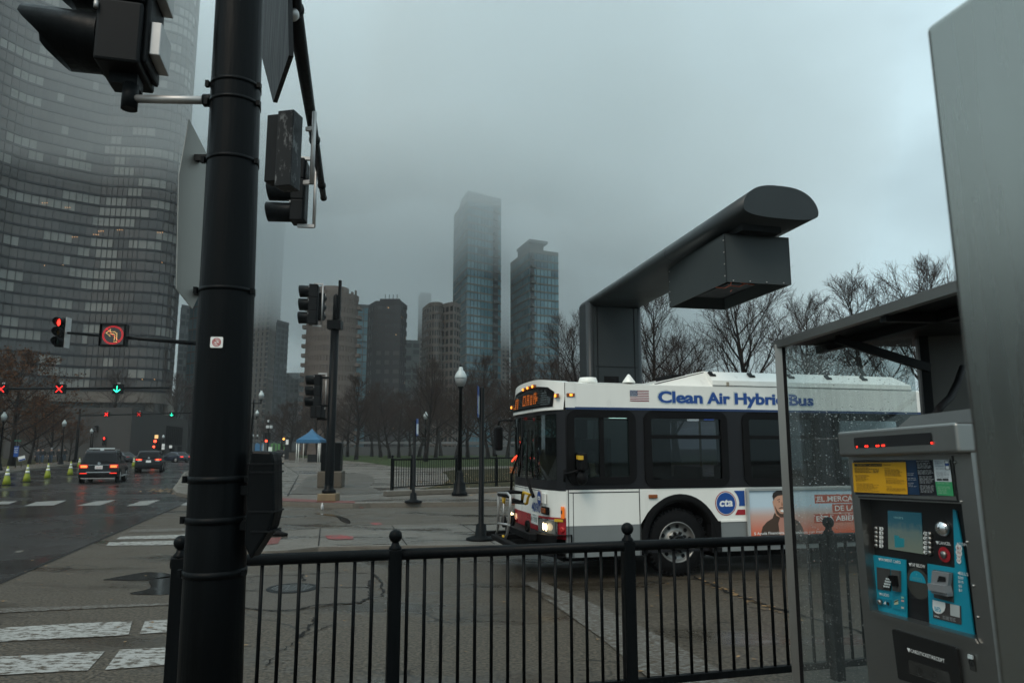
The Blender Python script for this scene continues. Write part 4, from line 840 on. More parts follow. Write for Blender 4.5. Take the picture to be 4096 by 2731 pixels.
# run number in the windshield
q = bl(2066, 1893, lx=-1.96); m = MB(); m.bb((-1.93, 1.93, 1.46), (-1.90, 2.36, 1.63)); rn = m.build('run_number', M['rubber'], bus)
m = MB(); m.text('5607', (-2.006, 2.30, 1.475), FU, FZ, .34, .115, .012); m.build('lettering', M['led_amber'], rn)
m = MB(); m.tube([(-1.99, 2.22, 1.68), (-1.99, 2.05, 1.74), (-1.99, 1.9, 1.775)], .011, 6); m.build('red_light_strip', em('redstrip', (1, .05, .02), 3), bus)
# --- mirrors
m = MB(); a_ = bl(2046, 1681, lx=-1.95); mm = MB(); mp_ = [bl(2046, 1681, lx=-1.95), bl(2000, 1681, lx=-2.05), bl(1984, 1684, lx=-2.1), bl(1975, 1697, lx=-2.12)]
y_far = 2.55; mp_ = [V((-1.90, 2.5, 2.40)), V((-2.02, 2.72, 2.41)), V((-2.06, 2.86, 2.40)), V((-2.07, 2.90, 2.33))]
m.tube(mp_, .018, 8); mi_ = m.build('mirror', M['rubber'], bus)
m = MB(); m.box((-2.07, 2.90, 2.08), (.14, .22, .44)); m.build('mirror_head', M['rubber'], mi_, bevel=.04)
m = MB(); m.tube([(-1.80, -.02, 1.53), (-1.72, -.1, 1.55), (-1.60, -.16, 1.60)], .018, 8); m.tube([(-1.80, -.02, 1.42), (-1.80, -.02, 1.6)], .02, 8); mi_ = m.build('mirror', M['rubber'], bus)
m = MB(); m.box((-1.585, -.18, 1.71), (.12, .20, .26)); m.build('mirror_head', M['rubber'], mi_, bevel=.035)
m = MB(); m.box((-1.655, -.21, 1.775), (.008, .12, .055)); m.bb((-1.68, -.285, 1.74), (-1.60, -.283, 1.80)); m.build('mirror_label', M['yellow_plastic'], mi_)
m = MB(); m.ball((-1.58, -.17, 1.48), .085, 14, 0, 1.2); m.build('mirror_head', M['rubber'], mi_)
# --- bicycle rack on the nose
rk = MB()
rx = -2.55
def rp(px, py, lx=rx): return bl(px, py, lx=lx)
rk.tube([rp(1992, 2110), rp(1994, 1990), rp(1993, 1972), rp(2030, 1972), rp(2042, 1985), rp(2040, 2030), rp(2036, 2085), rp(2028, 2135), rp(2022, 2150)], .020, 8)
rk.tube([rp(1985, 2135), rp(1990, 2120), rp(1992, 2092), rp(2036, 2098)], .018, 8); rk.tube([rp(2012, 2090), rp(2015, 2012)], .013, 8)
rko = rk.build('bike_rack', M['galv'], bus)
m = MB(); m.tube([rp(2013, 2012), rp(2011, 1985), rp(2020, 1985), rp(2017, 2012)], .014, 8); a_, b_ = rp(2088, 1965, -2.25), rp(2112, 1985, -2.2)
m.tube([rp(2090, 1995, -2.2), rp(2095, 1968, -2.2), rp(2120, 1978, -2.2), rp(2112, 1990, -2.2), rp(2108, 2012, -2.2), rp(2102, 2014, -2.2)], .022, 8); m.tube([rp(2013, 2140), rp(2012, 2155)], .02, 6); m.build('rack_grip', M['yellow_plastic'], rko)
m = MB(); m.tube([rp(1998, 1974), rp(2050, 1966, -2.35), rp(2090, 1970, -2.2), rp(2088, 2008, -2.2), rp(2052, 1998, -2.3)], .03, 8); m.tube([rp(2040, 2008), rp(2105, 2014, -2.15)], .016, 6)
m.tube([rp(1996, 1976), rp(2036, 1984)], .03, 6); m.build('rack_arm', M['rubber'], rko)
m = MB()
for k in range(3):
    a_ = rp(1975, 2148, -2.62 + .22 * k); b_ = V((-2.62 + .22 * k, a_.y - 1.55, a_.z + .03)); m.box((a_ + b_) / 2, (.09, (a_ - b_).length, .07))
m.box((-2.36, 1.0, .55), (.5, .10, .08)); m.box((-2.36, 1.5, .55), (.5, .10, .08)); m.box((-2.2, .95, .62), (.12, 1.4, .1)); m.build('rack_tray', M['rubber'], rko, bevel=.01)
for (px, py, lx) in ((2016, 2085, -2.5), (2050, 2080, -2.3), (2110, 2103, -2.2)): m = MB(); m.lathe([(.055, -.02), (.085, -.02), (.085, .02), (.055, .02), (.055, -.02)], rp(px, py, lx), 18, axis=(1, 0, 0), caps=False); m.build('rack_strap', M['rubber'], rko)
# --- advertisement panel on the side
ax0, ax1, az0, az1 = 1.175, 5.2, .46, 1.295
m = MB(); m.frame((ax0, -.02, az0), (1, 0, 0), (0, 0, 1), ax1 - ax0, az1 - az0, .045, .02, depth=.03); m.frame((ax0 + .012, -.052, az0 + .012), (1, 0, 0), (0, 0, 1), ax1 - ax0 - .024, az1 - az0 - .024, .01, .01, depth=.006); ad_ = m.build('advert_frame', pm('advert_frame', (.45, .47, .46), .4, metal=.3), bus)
gm, nt_, N_, L_n = newmat('advert_print'); o_ = N_.new('ShaderNodeOutputMaterial'); b_ = N_.new('ShaderNodeBsdfPrincipled'); L_n.new(b_.outputs[0], o_.inputs[0]); b_.inputs['Roughness'].default_value = .45
t_ = N_.new('ShaderNodeTexCoord'); s_ = N_.new('ShaderNodeSeparateXYZ'); L_n.new(t_.outputs['Object'], s_.inputs[0]); r_ = N_.new('ShaderNodeValToRGB'); mr_ = N_.new('ShaderNodeMapRange'); mr_.inputs[1].default_value = az0; mr_.inputs[2].default_value = az1; L_n.new(s_.outputs[2], mr_.inputs[0]); L_n.new(mr_.outputs[0], r_.inputs[0])
r_.color_ramp.elements[0].position = .12; r_.color_ramp.elements[0].color = (.62, .10, .03, 1); r_.color_ramp.elements[1].position = .66; r_.color_ramp.elements[1].color = (.5, .62, .70, 1); e_ = r_.color_ramp.elements.new(.48); e_.color = (.55, .36, .30, 1); L_n.new(r_.outputs[0], b_.inputs['Base Color'])
m = MB(); m.quad((ax0 + .04, -.022, az0 + .04), (ax1 - .04, -.022, az0 + .04), (ax1 - .04, -.022, az1 - .04), (ax0 + .04, -.022, az1 - .04)); m.build('advert_poster', gm, ad_)
def flat(name, polys, mat, lvl):
    m = MB()
    for p in polys: m.poly([(x - (.07 if name.startswith('portrait') else 0), -.022 - .0015 * lvl, z) for x, z in p])
    return m.build(name, mat, ad_)
jk = pm('print_jacket', (.055, .03, .018), .6, var=.3); sk = pm('print_skin', (.52, .28, .19), .55, var=.08, scale=8); hr = pm('print_hair', (.02, .014, .012), .6); tee = pm('print_tee', (.42, .2, .15), .6)
X, Z = 1.84, 1.04
flat('portrait_jacket', [[(1.47, .50), (1.49, .62), (1.52, .70), (1.60, .77), (1.70, .82), (1.74, .90), (1.80, .88), (1.92, .80), (2.0, .86), (2.06, .82), (2.18, .76), (2.24, .66), (2.28, .50)]], jk, 1)
flat('portrait_shirt', [[(1.82, .50), (1.80, .74), (1.84, .84), (1.95, .84), (1.985, .72), (1.98, .50)]], tee, 2)
flat('portrait_face', [[(1.77, .86), (1.74, .96), (1.725, 1.02), (1.715, 1.08), (1.735, 1.10), (1.74, 1.17), (1.80, 1.215), (1.92, 1.22), (1.985, 1.17), (1.995, 1.08), (2.005, 1.02), (1.985, .98), (1.96, .90), (1.90, .835), (1.84, .83)]], sk, 3)
flat('portrait_hair', [[(1.735, 1.09), (1.715, 1.16), (1.735, 1.21), (1.80, 1.245), (1.91, 1.25), (1.99, 1.21), (2.0, 1.14), (1.985, 1.09), (1.975, 1.15), (1.90, 1.175), (1.81, 1.165), (1.755, 1.13)], [(1.80, 1.105), (1.85, 1.115), (1.85, 1.105), (1.80, 1.095)], [(1.90, 1.11), (1.96, 1.105), (1.96, 1.095), (1.90, 1.10)]], hr, 4)
flat('portrait_beard', [[(1.748, 1.02), (1.775, .89), (1.845, .832), (1.90, .835), (1.962, .90), (1.992, 1.01), (1.965, .93), (1.92, .895), (1.88, .885), (1.835, .895), (1.79, .94)], [(1.81, .968), (1.86, .99), (1.93, .985), (1.955, .965), (1.93, .968), (1.88, .972), (1.84, .966)]], pm('print_beard', (.07, .035, .022), .6), 4)
flat('portrait_nose', [[(1.875, 1.07), (1.865, 1.015), (1.895, 1.008), (1.90, 1.02), (1.885, 1.07)]], pm('print_shade', (.33, .15, .09), .6), 4)
flat('portrait_smile', [[(1.835, .935), (1.87, .915), (1.91, .915), (1.94, .94), (1.88, .95)]], M['white_ink'], 5)
flat('portrait_eye', [[(1.812, 1.075), (1.838, 1.082), (1.85, 1.072), (1.83, 1.066)], [(1.905, 1.072), (1.93, 1.082), (1.95, 1.073), (1.925, 1.066)]], hr, 5)
red_t = pm('print_red', (.42, .085, .05), .5)
flat('headline_band', [[(2.42, 1.032), (3.45, 1.032), (3.45, 1.168), (2.42, 1.168)], [(2.74, .882), (3.45, .882), (3.45, 1.018), (2.74, 1.018)], [(2.385, .727), (3.45, .727), (3.45, .866), (2.385, .866)]], red_t, 1)
y = -.0255
for w_, x_, z_, l_, h_, b_ in (('EL MERCADO', 2.47, 1.058, .90, .085, .014), ('DE LA SALUD', 2.79, .908, .86, .085, .014), ('ESTÁ ABIERTO', 2.43, .752, .96, .104, .014), ('$ Ayuda Financiera', 1.29, .565, .53, .055, .008), ('Asistencia con inscripción', 1.95, .562, .78, .055, .004)): m = MB(); m.text(w_, (x_, y, z_), (1, 0, 0), (0, 0, 1), l_, h_, b_); m.build('lettering', M['white_ink'], ad_)
# ================================================================ person at the wheel
def skin_person(label, loc, rz, joints, edges, group=None, coat=(.02, .02, .025), legs=(.02, .025, .04), cap=(.02, .02, .02), scale=1.0, pack=None, seated=False):
    p = thing('person', label, 'person', loc, rz, group); p.scale = (scale,) * 3
    def grow(name, use, mat, grow_=0.0):
        idx = sorted({i for e in use for i in e}, key=lambda i: order.index(i)); mp2 = {k: n for n, k in enumerate(idx)}
        me = bpy.data.meshes.new(name); me.from_pydata([joints[k][0] for k in idx], [(mp2[a], mp2[b]) for a, b in use], []); me.materials.append(mat)
        o = bpy.data.objects.new(name, me); C.objects.link(o); o.parent = p
        sk_ = o.modifiers.new('s', 'SKIN'); sk_.use_smooth_shade = True; ss = o.modifiers.new('u', 'SUBSURF'); ss.levels = 1; ss.render_levels = 1
        for k, i in mp2.items():
            r = joints[k][1] + grow_; me.skin_vertices[0].data[i].radius = (r, r)
        me.skin_vertices[0].data[0].use_root = True; return o
    order = list(joints)
    grow('body', edges, MAT_SKIN)
    up_ = [e for e in edges if not any(k.startswith(('kn', 'an', 'to', 'ha', 'he', 'fi')) for k in e) and 'neck' not in e]
    grow('jacket', up_, pm('cloth', coat, .8, var=.3, scale=20), .028)
    lo_ = [e for e in edges if any(k.startswith(('hip', 'kn', 'an')) for k in e) and not any(k.startswith(('to', 'che')) for k in e)]
    grow('trousers', lo_, pm('cloth', legs, .8, var=.3, scale=20), .018)
    hd = joints['head'][0]; m = MB(); m.ball((hd[0], hd[1] + .015, hd[2] + .035), .108, 12, 0, 1.05); m.build('hat', pm('cloth', cap, .8), p)
    if pack:
        m = MB(); c = joints['chest'][0]; m.box((c[0], c[1] + .17, c[2] - .06), (.30, .16, .42)); m.build('backpack', pm('cloth', pack, .8), p, bevel=.05, bseg=3)
    return p
MAT_SKIN = pm('skin', (.35, .2, .14), .6, var=.1)
def standing(step=.16, arm=.05):
    J = {'pelvis': ((0, 0, .95), .12), 'waist': ((0, 0, 1.1), .125), 'chest': ((0, 0, 1.34), .14), 'neck': ((0, -.01, 1.5), .055), 'head': ((0, -.03, 1.66), .095)}
    E = [('pelvis', 'waist'), ('waist', 'chest'), ('chest', 'neck'), ('neck', 'head')]
    for s, n in ((-1, 'l'), (1, 'r')):
        J.update({'hip' + n: ((s * .10, 0, .88), .09), 'kn' + n: ((s * .11, -.04 - s * step * .5, .5), .065), 'an' + n: ((s * .11, s * step * -1 + .04, .09), .045), 'to' + n: ((s * .12, s * step * -1 - .12, .04), .04),
                  'sh' + n: ((s * .18, 0, 1.40), .065), 'el' + n: ((s * .24, .03 + s * arm, 1.12), .048), 'wr' + n: ((s * .24, -.06 + s * arm * 2, .88), .036), 'ha' + n: ((s * .24, -.09 + s * arm * 2, .78), .04)})
        E += [('pelvis', 'hip' + n), ('hip' + n, 'kn' + n), ('kn' + n, 'an' + n), ('an' + n, 'to' + n), ('chest', 'sh' + n), ('sh' + n, 'el' + n), ('el' + n, 'wr' + n), ('wr' + n, 'ha' + n)]
    return J, E
def sitting():
    J = {'pelvis': ((0, 0, .98), .12), 'waist': ((0, .01, 1.12), .125), 'chest': ((0, .0, 1.38), .14), 'neck': ((0, -.02, 1.55), .055), 'head': ((0, -.05, 1.72), .095)}
    E = [('pelvis', 'waist'), ('waist', 'chest'), ('chest', 'neck'), ('neck', 'head')]
    for s, n in ((-1, 'l'), (1, 'r')):
        J.update({'hip' + n: ((s * .1, 0, .96), .09), 'kn' + n: ((s * .13, -.44, .98), .07), 'an' + n: ((s * .13, -.46, .52), .045), 'to' + n: ((s * .13, -.62, .46), .04),
                  'sh' + n: ((s * .18, 0, 1.44), .065), 'el' + n: ((s * .25, -.16, 1.2), .05), 'wr' + n: ((s * .18, -.40, 1.30), .036), 'ha' + n: ((s * .15, -.48, 1.33), .04)})
        E += [('pelvis', 'hip' + n), ('hip' + n, 'kn' + n), ('kn' + n, 'an' + n), ('an' + n, 'to' + n), ('chest', 'sh' + n), ('sh' + n, 'el' + n), ('el' + n, 'wr' + n), ('wr' + n, 'ha' + n)]
    return J, E
J, E_ = sitting()
q = B0 + EX * -1.02 + EY * .72
skin_person('driver in dark clothes seated at the wheel of the bus', q, R(15 - 90), J, E_, None, (.02, .022, .025), (.015, .015, .02), (.015, .013, .012))
# ================================================================ ticket machine. local: x from far to near end, y into the cabinet, z up (the pavement tips it about two degrees)
mx_ = V((.223, -.974, .033)).normalized(); my_ = V((.975, .223, 0)).normalized(); mz_ = mx_.cross(my_)
k_ = .23404; ka = .32143
def Ap(x, y): return (3340 + x * ka, 1600 + y * ka)
def Bp(x, y): return (3440 + x * k_, 2050 + y * k_)
def Cp(x, y): return (3440 + x * k_, 2364 + y * k_)
m0 = aty(*Bp(210, 712), 3.4)
tm = thing('ticket_machine', 'stainless steel transit ticket machine with teal panels and a yellow fare notice', 'ticket machine', (0, 0, 0))
frame_empty(tm, m0, mx_, my_)
def ml(p, y=0.0):
    q = pl(*p, m0 + my_ * y, my_) - m0; return V((q.dot(mx_), y, q.dot(mz_)))
def mpoly(name, pts, y, mat, par=tm, thick=0):
    m = MB(); P = [ml(p, y) for p in pts]
    if thick: m.prism(P, (0, -thick, 0))
    else: m.poly(P)
    return m.build(name, mat, par)
MU = V((1, 0, 0)); MZ = V((0, 0, 1))
def mtext(mb, s, p0, p1, cap, y, bold=.008):
    a, b, c = ml(p0, y), ml(p1, y), ml((p0[0], p0[1] - cap), y)
    mb.text(s, (a.x, y, (a.z + b.z) / 2), MU, MZ, b.x - a.x, c.z - a.z, bold)
teal = pm('teal', (.006, .24, .34), .4, var=.18, scale=9); ink_b = pm('panel_black', (.008, .008, .009), .35, var=.2)
FY = 0.0; RY = .055
xl = ml(Ap(165, 710)).x; xr = ml(Ap(1640, 680)).x + .02; zt = ml(Ap(60, 690)).z; zg = -(m0.z - .14) - .03
rxl = ml(Ap(305, 1218)).x; rxr = ml(Cp(1990, 810)).x + .005; rzt = ml(Ap(900, 1255)).z; rzb = ml(Cp(1000, 545)).z
# cabinet: four front strips round the recess, sides, back
m = MB(); D_ = .46
m.bb((xl, 0, zg), (xr, .02, rzb)); m.bb((xl, 0, rzt), (xr, .02, zt)); m.bb((xl, 0, rzb), (rxl, .02, rzt)); m.bb((rxr, 0, rzb), (xr, .02, rzt))
m.bb((xl, .02, zg), (xl + .015, D_, zt)); m.bb((xr - .015, .02, zg), (xr, D_, zt)); m.bb((xl, D_, zg), (xr, D_ + .015, zt))
m.bb((rxl - .012, .02, rzb), (rxl, RY + .01, rzt)); m.bb((rxr, .02, rzb), (rxr + .012, RY + .01, rzt)); m.bb((rxl, .02, rzt), (rxr, RY + .01, rzt + .012)); m.bb((rxl, .02, rzb - .012), (rxr, RY + .01, rzb))
m.build('cabinet', M['steel'], tm)
# sloped steel frame strip below the panels, door seams, rivets
m = MB(); P = [ml(p, -.004) for p in (Cp(225, 338), Cp(1985, 808), Cp(2035, 890), Cp(205, 395))]; m.prism(P, (0, -.008, 0)); m.build('frame_strip', M['steel'], tm)
m = MB(); a, b = ml(Ap(1455, 690), -.003), ml(Ap(1540, 1245), -.003); m.bb((a.x - .003, -.003, b.z), (a.x + .003, 0, a.z)); a, b = ml(Ap(290, 1200), -.003), ml(Ap(1535, 1245), -.003); m.bb((a.x, -.003, a.z - .004), (b.x, 0, a.z + .003)); m.build('door_seam', ink_b, tm)
m = MB()
for p in (Ap(1495, 772), Ap(1568, 1262), Bp(1828, 500), Bp(1938, 1248), Cp(2015, 440)): m.ball(ml(p, -.002), .006, 8)
m.build('rivet', M['steel'], tm)
# hood with the display
hx0, hx1 = ml(Ap(20, 385), -.06).x, ml(Ap(1487, 272), -.06).x; hz1 = ml(Ap(700, 340), -.06).z; hz0 = ml(Ap(800, 682), -.06).z
m = MB(); m.bb((hx0, -.06, hz0), (hx1 + .005, .42, hz1)); m.build('hood', M['steel'], tm, bevel=.012, bseg=3)
m = MB(); a = ml(Ap(715, 310), .03); m.prism([(a.x, .03, hz1 - .01), (a.x + .06, .08, hz1 + .055), (hx1 - .02, .08, hz1 + .06), (hx1, .03, hz1 - .01)], (0, .26, 0)); m.build('hood_cap', M['steel_dark'], tm)
dp = [ml(p, -.0625) for p in (Ap(230, 465), Ap(1195, 405), Ap(1222, 552), Ap(243, 596))]
m = MB(); dz0 = (dp[2].z + dp[3].z) / 2; dz1 = (dp[0].z + dp[1].z) / 2; m.rrect((dp[0].x, -.0625, dz0), MU, MZ, dp[1].x - dp[0].x, dz1 - dz0, .008); ds_ = m.build('display', ink_b, tm)
m = MB()
for x, y in ((272, 580), (380, 574), (402, 574), (517, 568), (540, 568), (587, 564), (610, 564), (1202, 542)):
    q = ml(Ap(x, y), -.064); m.disc((q.x, -.064, max(q.z, dz0 + .006)), .0042, (0, -1, 0), 10)
m.build('display_dot', em('red_dot', (1, .02, .01), 6), ds_)
# notices
mpoly('notice_board', [Ap(225, 745), Ap(1420, 738), Ap(1478, 1192), Ap(250, 1172)], -.003, pm('notice_black', (.014, .016, .022), .2, var=.2), tm)
mpoly('notice_panel', [Ap(870, 742), Ap(1008, 742), Ap(1055, 1178), Ap(900, 1172)], -.0045, pm('notice_blue', (.008, .03, .075), .25, var=.3), tm)
yn = mpoly('fare_notice', [Ap(215, 778), Ap(880, 770), Ap(905, 1170), Ap(238, 1140)], -.007, pm('notice_yellow', (.62, .32, .008), .45, var=.08, scale=8), tm, .001)
wc = mpoly('notice_card', [Ap(1220, 740), Ap(1420, 738), Ap(1455, 1015), Ap(1247, 1012)], -.006, pm('notice_white', (.55, .6, .62), .35, var=.06), tm)
gc = mpoly('notice_card', [Ap(1247, 1013), Ap(1455, 1016), Ap(1478, 1192), Ap(1272, 1182)], -.006, pm('notice_green', (.04, .30, .12), .4, var=.1), tm)
def lines(par, p_tl, p_bl, w, n, mat, y, skip=(), th=.42, jag=.25, seed=1):
    """small print: rows of short dashes"""
    r = random.Random(seed); a, b = ml(p_tl, y), ml(p_bl, y); m = MB(); h = (a.z - b.z) / n
    for i in range(n):
        if i in skip: continue
        z = a.z - (i + .5) * h; x = a.x; e = a.x + w * (1 - r.random() * jag)
        while x < e:
            l = r.uniform(.008, .022); m.quad((x, y, z - h * th / 2), (min(x + l, e), y, z - h * th / 2), (min(x + l, e), y, z + h * th / 2), (x, y, z + h * th / 2)); x += l + .004
    return m.build('small_print', mat, par)
ink = pm('ink', (.05, .03, .01), .6)
m = MB(); mtext(m, 'Ways to pay', Ap(602, 815), Ap(695, 818), 8, -.0105, .01); mtext(m, 'Contactless Pay-as-you-go', Ap(625, 980), Ap(775, 982), 5, -.0105, .008); mtext(m, 'Ventra Card', Ap(610, 848), Ap(680, 850), 4, -.0105, .008); mtext(m, 'Ventra Ticket', Ap(638, 1078), Ap(705, 1080), 4.5, -.0105, .008); m.build('lettering', ink, yn)
mpoly('headline_bar', [Ap(240, 790), Ap(582, 786), Ap(584, 822), Ap(242, 822)], -.0105, ink_b, yn)
m = MB(); mtext(m, 'Pay the fare', Ap(275, 814), Ap(388, 814), 5.5, -.0118, .01); mtext(m, 'Effective November 15, 2021', Ap(425, 812), Ap(575, 812), 4.5, -.0118, .006); m.build('lettering', M['notice_yellow'] if 'notice_yellow' in M else bpy.data.materials['notice_yellow'], yn)
lines(yn, Ap(240, 832), Ap(242, 905), .13, 4, ink, -.0105, seed=2); lines(yn, Ap(250, 925), Ap(262, 1010), .10, 7, ink, -.0105, (), .3, .4, 3); lines(yn, Ap(470, 850), Ap(475, 905), .04, 3, ink, -.0105, seed=4); lines(yn, Ap(262, 1028), Ap(268, 1128), .15, 7, ink, -.0105, (), .28, .4, 5)
lines(yn, Ap(612, 858), Ap(622, 945), .12, 6, ink, -.0105, (), .32, .3, 6); lines(yn, Ap(632, 988), Ap(638, 1040), .12, 4, ink, -.0105, (), .32, .3, 7); lines(yn, Ap(642, 1088), Ap(646, 1130), .12, 4, ink, -.0105, (), .32, .3, 8)
wi = pm('print_grey', (.35, .37, .38), .5)
m = MB(); mtext(m, 'More information', Ap(1012, 765), Ap(1172, 768), 6, -.0065, .01); m.build('lettering', wi, tm)
lines(tm, Ap(1018, 778), Ap(1040, 925), .085, 10, wi, -.0065, (5,), .3, .35, 9); lines(tm, Ap(1045, 940), Ap(1060, 1150), .085, 13, wi, -.0065, (6,), .28, .3, 10); lines(tm, Ap(895, 900), Ap(930, 1080), .05, 9, wi, -.0065, (2, 5), .25, .5, 11)
m = MB(); mtext(m, 'Add your', Ap(1240, 766), Ap(1310, 768), 5, -.0075, .006); mtext(m, 'Ventra Card', Ap(1243, 785), Ap(1335, 788), 5, -.0075, .006); mtext(m, 'to your', Ap(1245, 806), Ap(1300, 808), 5, -.0075, .006); mtext(m, 'smartphone!', Ap(1247, 828), Ap(1350, 832), 6, -.0075, .012); m.build('lettering', pm('ink_blue', (.02, .05, .12), .5), wc)
lines(wc, Ap(1252, 842), Ap(1262, 965), .065, 9, pm('ink_grey', (.15, .17, .2), .6), -.0075, (2,), .28, .4, 12)
ph = mpoly('phone_picture', [Ap(1360, 750), Ap(1415, 748), Ap(1428, 865), Ap(1375, 866)], -.0072, ink_b, wc); mpoly('phone_screen', [Ap(1366, 757), Ap(1410, 755), Ap(1421, 858), Ap(1381, 858)], -.0078, M['white_ink'], ph); mpoly('phone_panel', [Ap(1369, 785), Ap(1412, 783), Ap(1416, 815), Ap(1373, 817)], -.0084, M['bus_blue'], ph)
mpoly('badge', [Ap(1265, 975), Ap(1328, 974), Ap(1330, 998), Ap(1268, 998)], -.0075, ink_b, wc); mpoly('badge', [Ap(1338, 974), Ap(1408, 974), Ap(1412, 998), Ap(1340, 998)], -.0075, ink_b, wc)
lines(gc, Ap(1270, 1025), Ap(1285, 1165), .065, 7, pm('print_pale', (.3, .5, .35), .5), -.0075, (1,), .3, .3, 13)
# control panel in the recess
m = MB(); m.quad((rxl, RY, rzb), (rxr, RY, rzb), (rxr, RY, rzt), (rxl, RY, rzt)); m.build('control_panel', ink_b, tm)
y1 = RY - .006
pc = mpoly('payment_panel', [Bp(210, 712), Bp(795, 802), Cp(820, 488), Cp(250, 342), Cp(228, 300)], y1 + .002, teal, tm, .006)
bp_ = mpoly('bill_panel', [Bp(1605, -60), Bp(1655, -40), Bp(1745, 440), Bp(1815, 900), Cp(1880, 60), Cp(1978, 800), Cp(1230, 603), Cp(1208, 560), Bp(1188, 1500), Bp(1172, 868), Bp(1640, 942), Bp(1630, 600)], y1 + .002, teal, tm, .006)
y2 = y1 - .0065
# screen
gm, nt_, N_, L_n = newmat('ticket_screen'); o_ = N_.new('ShaderNodeOutputMaterial'); b_ = N_.new('ShaderNodeBsdfPrincipled'); L_n.new(b_.outputs[0], o_.inputs[0]); b_.inputs['Roughness'].default_value = .12; b_.inputs['Base Color'].default_value = (.02, .04, .05, 1)
t_ = N_.new('ShaderNodeTexCoord'); s_ = N_.new('ShaderNodeSeparateXYZ'); L_n.new(t_.outputs['Generated'], s_.inputs[0]); n_1 = N_.new('ShaderNodeTexNoise'); n_1.inputs['Scale'].default_value = 9; n_1.inputs['Detail'].default_value = 6; L_n.new(t_.outputs['Generated'], n_1.inputs[0])
ma_ = N_.new('ShaderNodeMath'); ma_.operation = 'MULTIPLY_ADD'; ma_.inputs[1].default_value = .45; L_n.new(n_1.outputs[0], ma_.inputs[0]); L_n.new(s_.outputs[2], ma_.inputs[2]); r_ = N_.new('ShaderNodeValToRGB'); L_n.new(ma_.outputs[0], r_.inputs[0])
r_.color_ramp.elements[0].position = .35; r_.color_ramp.elements[0].color = (.17, .20, .14, 1); r_.color_ramp.elements[1].position = .95; r_.color_ramp.elements[1].color = (.008, .085, .12, 1); e_ = r_.color_ramp.elements.new(.68); e_.color = (.13, .18, .15, 1); L_n.new(r_.outputs[0], b_.inputs['Emission Color']); b_.inputs['Emission Strength'].default_value = .42
scn = mpoly('screen', [(3552, 2041), (3686, 2050), Bp(1085, 705), Bp(490, 615)], RY - .002, gm, tm, .002)
m = MB(); mtext(m, 'ventra', Bp(575, 95), Bp(740, 108), 9, RY - .0055, .0); m.build('lettering', pm('screen_text', (.1, .2, .2), .5, emit=(.2, .35, .33), es=.3), scn)
mpoly('screen_figure', [Bp(583, 378), Bp(665, 392), Bp(668, 425), Bp(758, 440), Bp(755, 585), Bp(598, 592)], RY - .0055, pm('screen_fig', (.005, .1, .12), .4, emit=(.01, .12, .14), es=.5), scn)
# lettered soft keys
for i, ch in enumerate('ABCDE'):
    yy = 240 + 73 * i; m = MB(); P = [ml(Bp(x, y), RY - .002) for x, y in ((335, yy), (390, yy + 6), (403, yy + 38), (390, yy + 66), (337, yy + 58))]; m.prism(P, (0, -.002, 0)); kb = m.build('key_label', M['white_ink'], tm)
    m = MB(); mtext(m, ch, Bp(358, yy + 52), Bp(384, yy + 56), 9.5, RY - .0048, .012); m.build('lettering', ink_b, kb)
    m = MB(); q = ml(Bp(303, yy + 28), RY); m.lathe([(.0105, 0), (.0105, .010), (.008, .014), (.001, .015)], q, 14, axis=(0, -1, 0)); m.build('key', M['steel'], tm)
for i, ch in enumerate('FGHIJ'):
    yy = 322 + 79.5 * i; m = MB(); P = [ml(Bp(x, y), RY - .002) for x, y in ((1100, yy), (1160, yy + 8), (1168, yy + 70), (1105, yy + 58), (1083, yy + 30))]; m.prism(P, (0, -.002, 0)); kb = m.build('key_label', M['white_ink'], tm)
    m = MB(); mtext(m, ch, Bp(1102 if ch != 'I' else 1118, yy + 53), Bp(1134 if ch != 'I' else 1126, yy + 57), 10, RY - .0048, .012); m.build('lettering', ink_b, kb)
    m = MB(); q = ml(Bp(1212, yy + 42), RY); m.lathe([(.0115, 0), (.0115, .010), (.009, .014), (.001, .015)], q, 14, axis=(0, -1, 0)); m.build('key', M['steel'], tm)
m = MB(); q = ml(Bp(1438, 260), RY); rr0 = (ml(Bp(1438, 108), RY).z - ml(Bp(1438, 412), RY).z) / 2; m.lathe([(rr0, 0), (rr0 * .96, .010), (rr0 * .75, .022), (rr0 * .4, .03), (.001, .033)], q, 28, axis=(0, -1, 0)); m.build('convex_mirror', M['chrome'], tm)
m = MB(); q = ml(Bp(1455, 712), RY); m.ring(q + V((0, -.004, 0)), .014, .031, (0, -1, 0), 28); cb_ = m.build('cancel_button', M['bus_red'], tm)
m = MB(); m.lathe([(.015, 0), (.015, .012), (.01, .016), (.001, .017)], q, 16, axis=(0, -1, 0)); m.build('button_cap', M['steel'], cb_)
wl = M['white_ink']; ty = RY - .003
def tri(mb, p, s, y, d='v'):
    q = ml(p, y); S = {'v': [(-s, s), (s, s), (0, -s)], '^': [(-s, -s), (0, s), (s, -s)], '<': [(s, s), (-s, 0), (s, -s)]}[d]; mb.poly([(q.x + a, y, q.z + b) for a, b in S])
def W_(*a): m = MB(); mtext(m, *a); m.build('lettering', wl, tm)
def T_(*a): m = MB(); tri(m, *a); m.build('arrow_mark', wl, tm)
W_('CANCEL', Bp(1340, 532), Bp(1553, 560), 12, ty, .004); T_(Bp(1318, 512), .007, ty); W_('TAP BELOW', Bp(873, 908), Bp(1115, 947), 13, ty, .006); T_(Bp(855, 886), .007, ty)
W_('PAYMENT CARD', Bp(350, 820), Bp(697, 868), 11.5, y2, .002); T_(Bp(332, 796), .006, y2); W_('AUDIO', Bp(362, 1412), Bp(497, 1436), 11.5, y2, .002); T_(Bp(345, 1388), .006, y2)
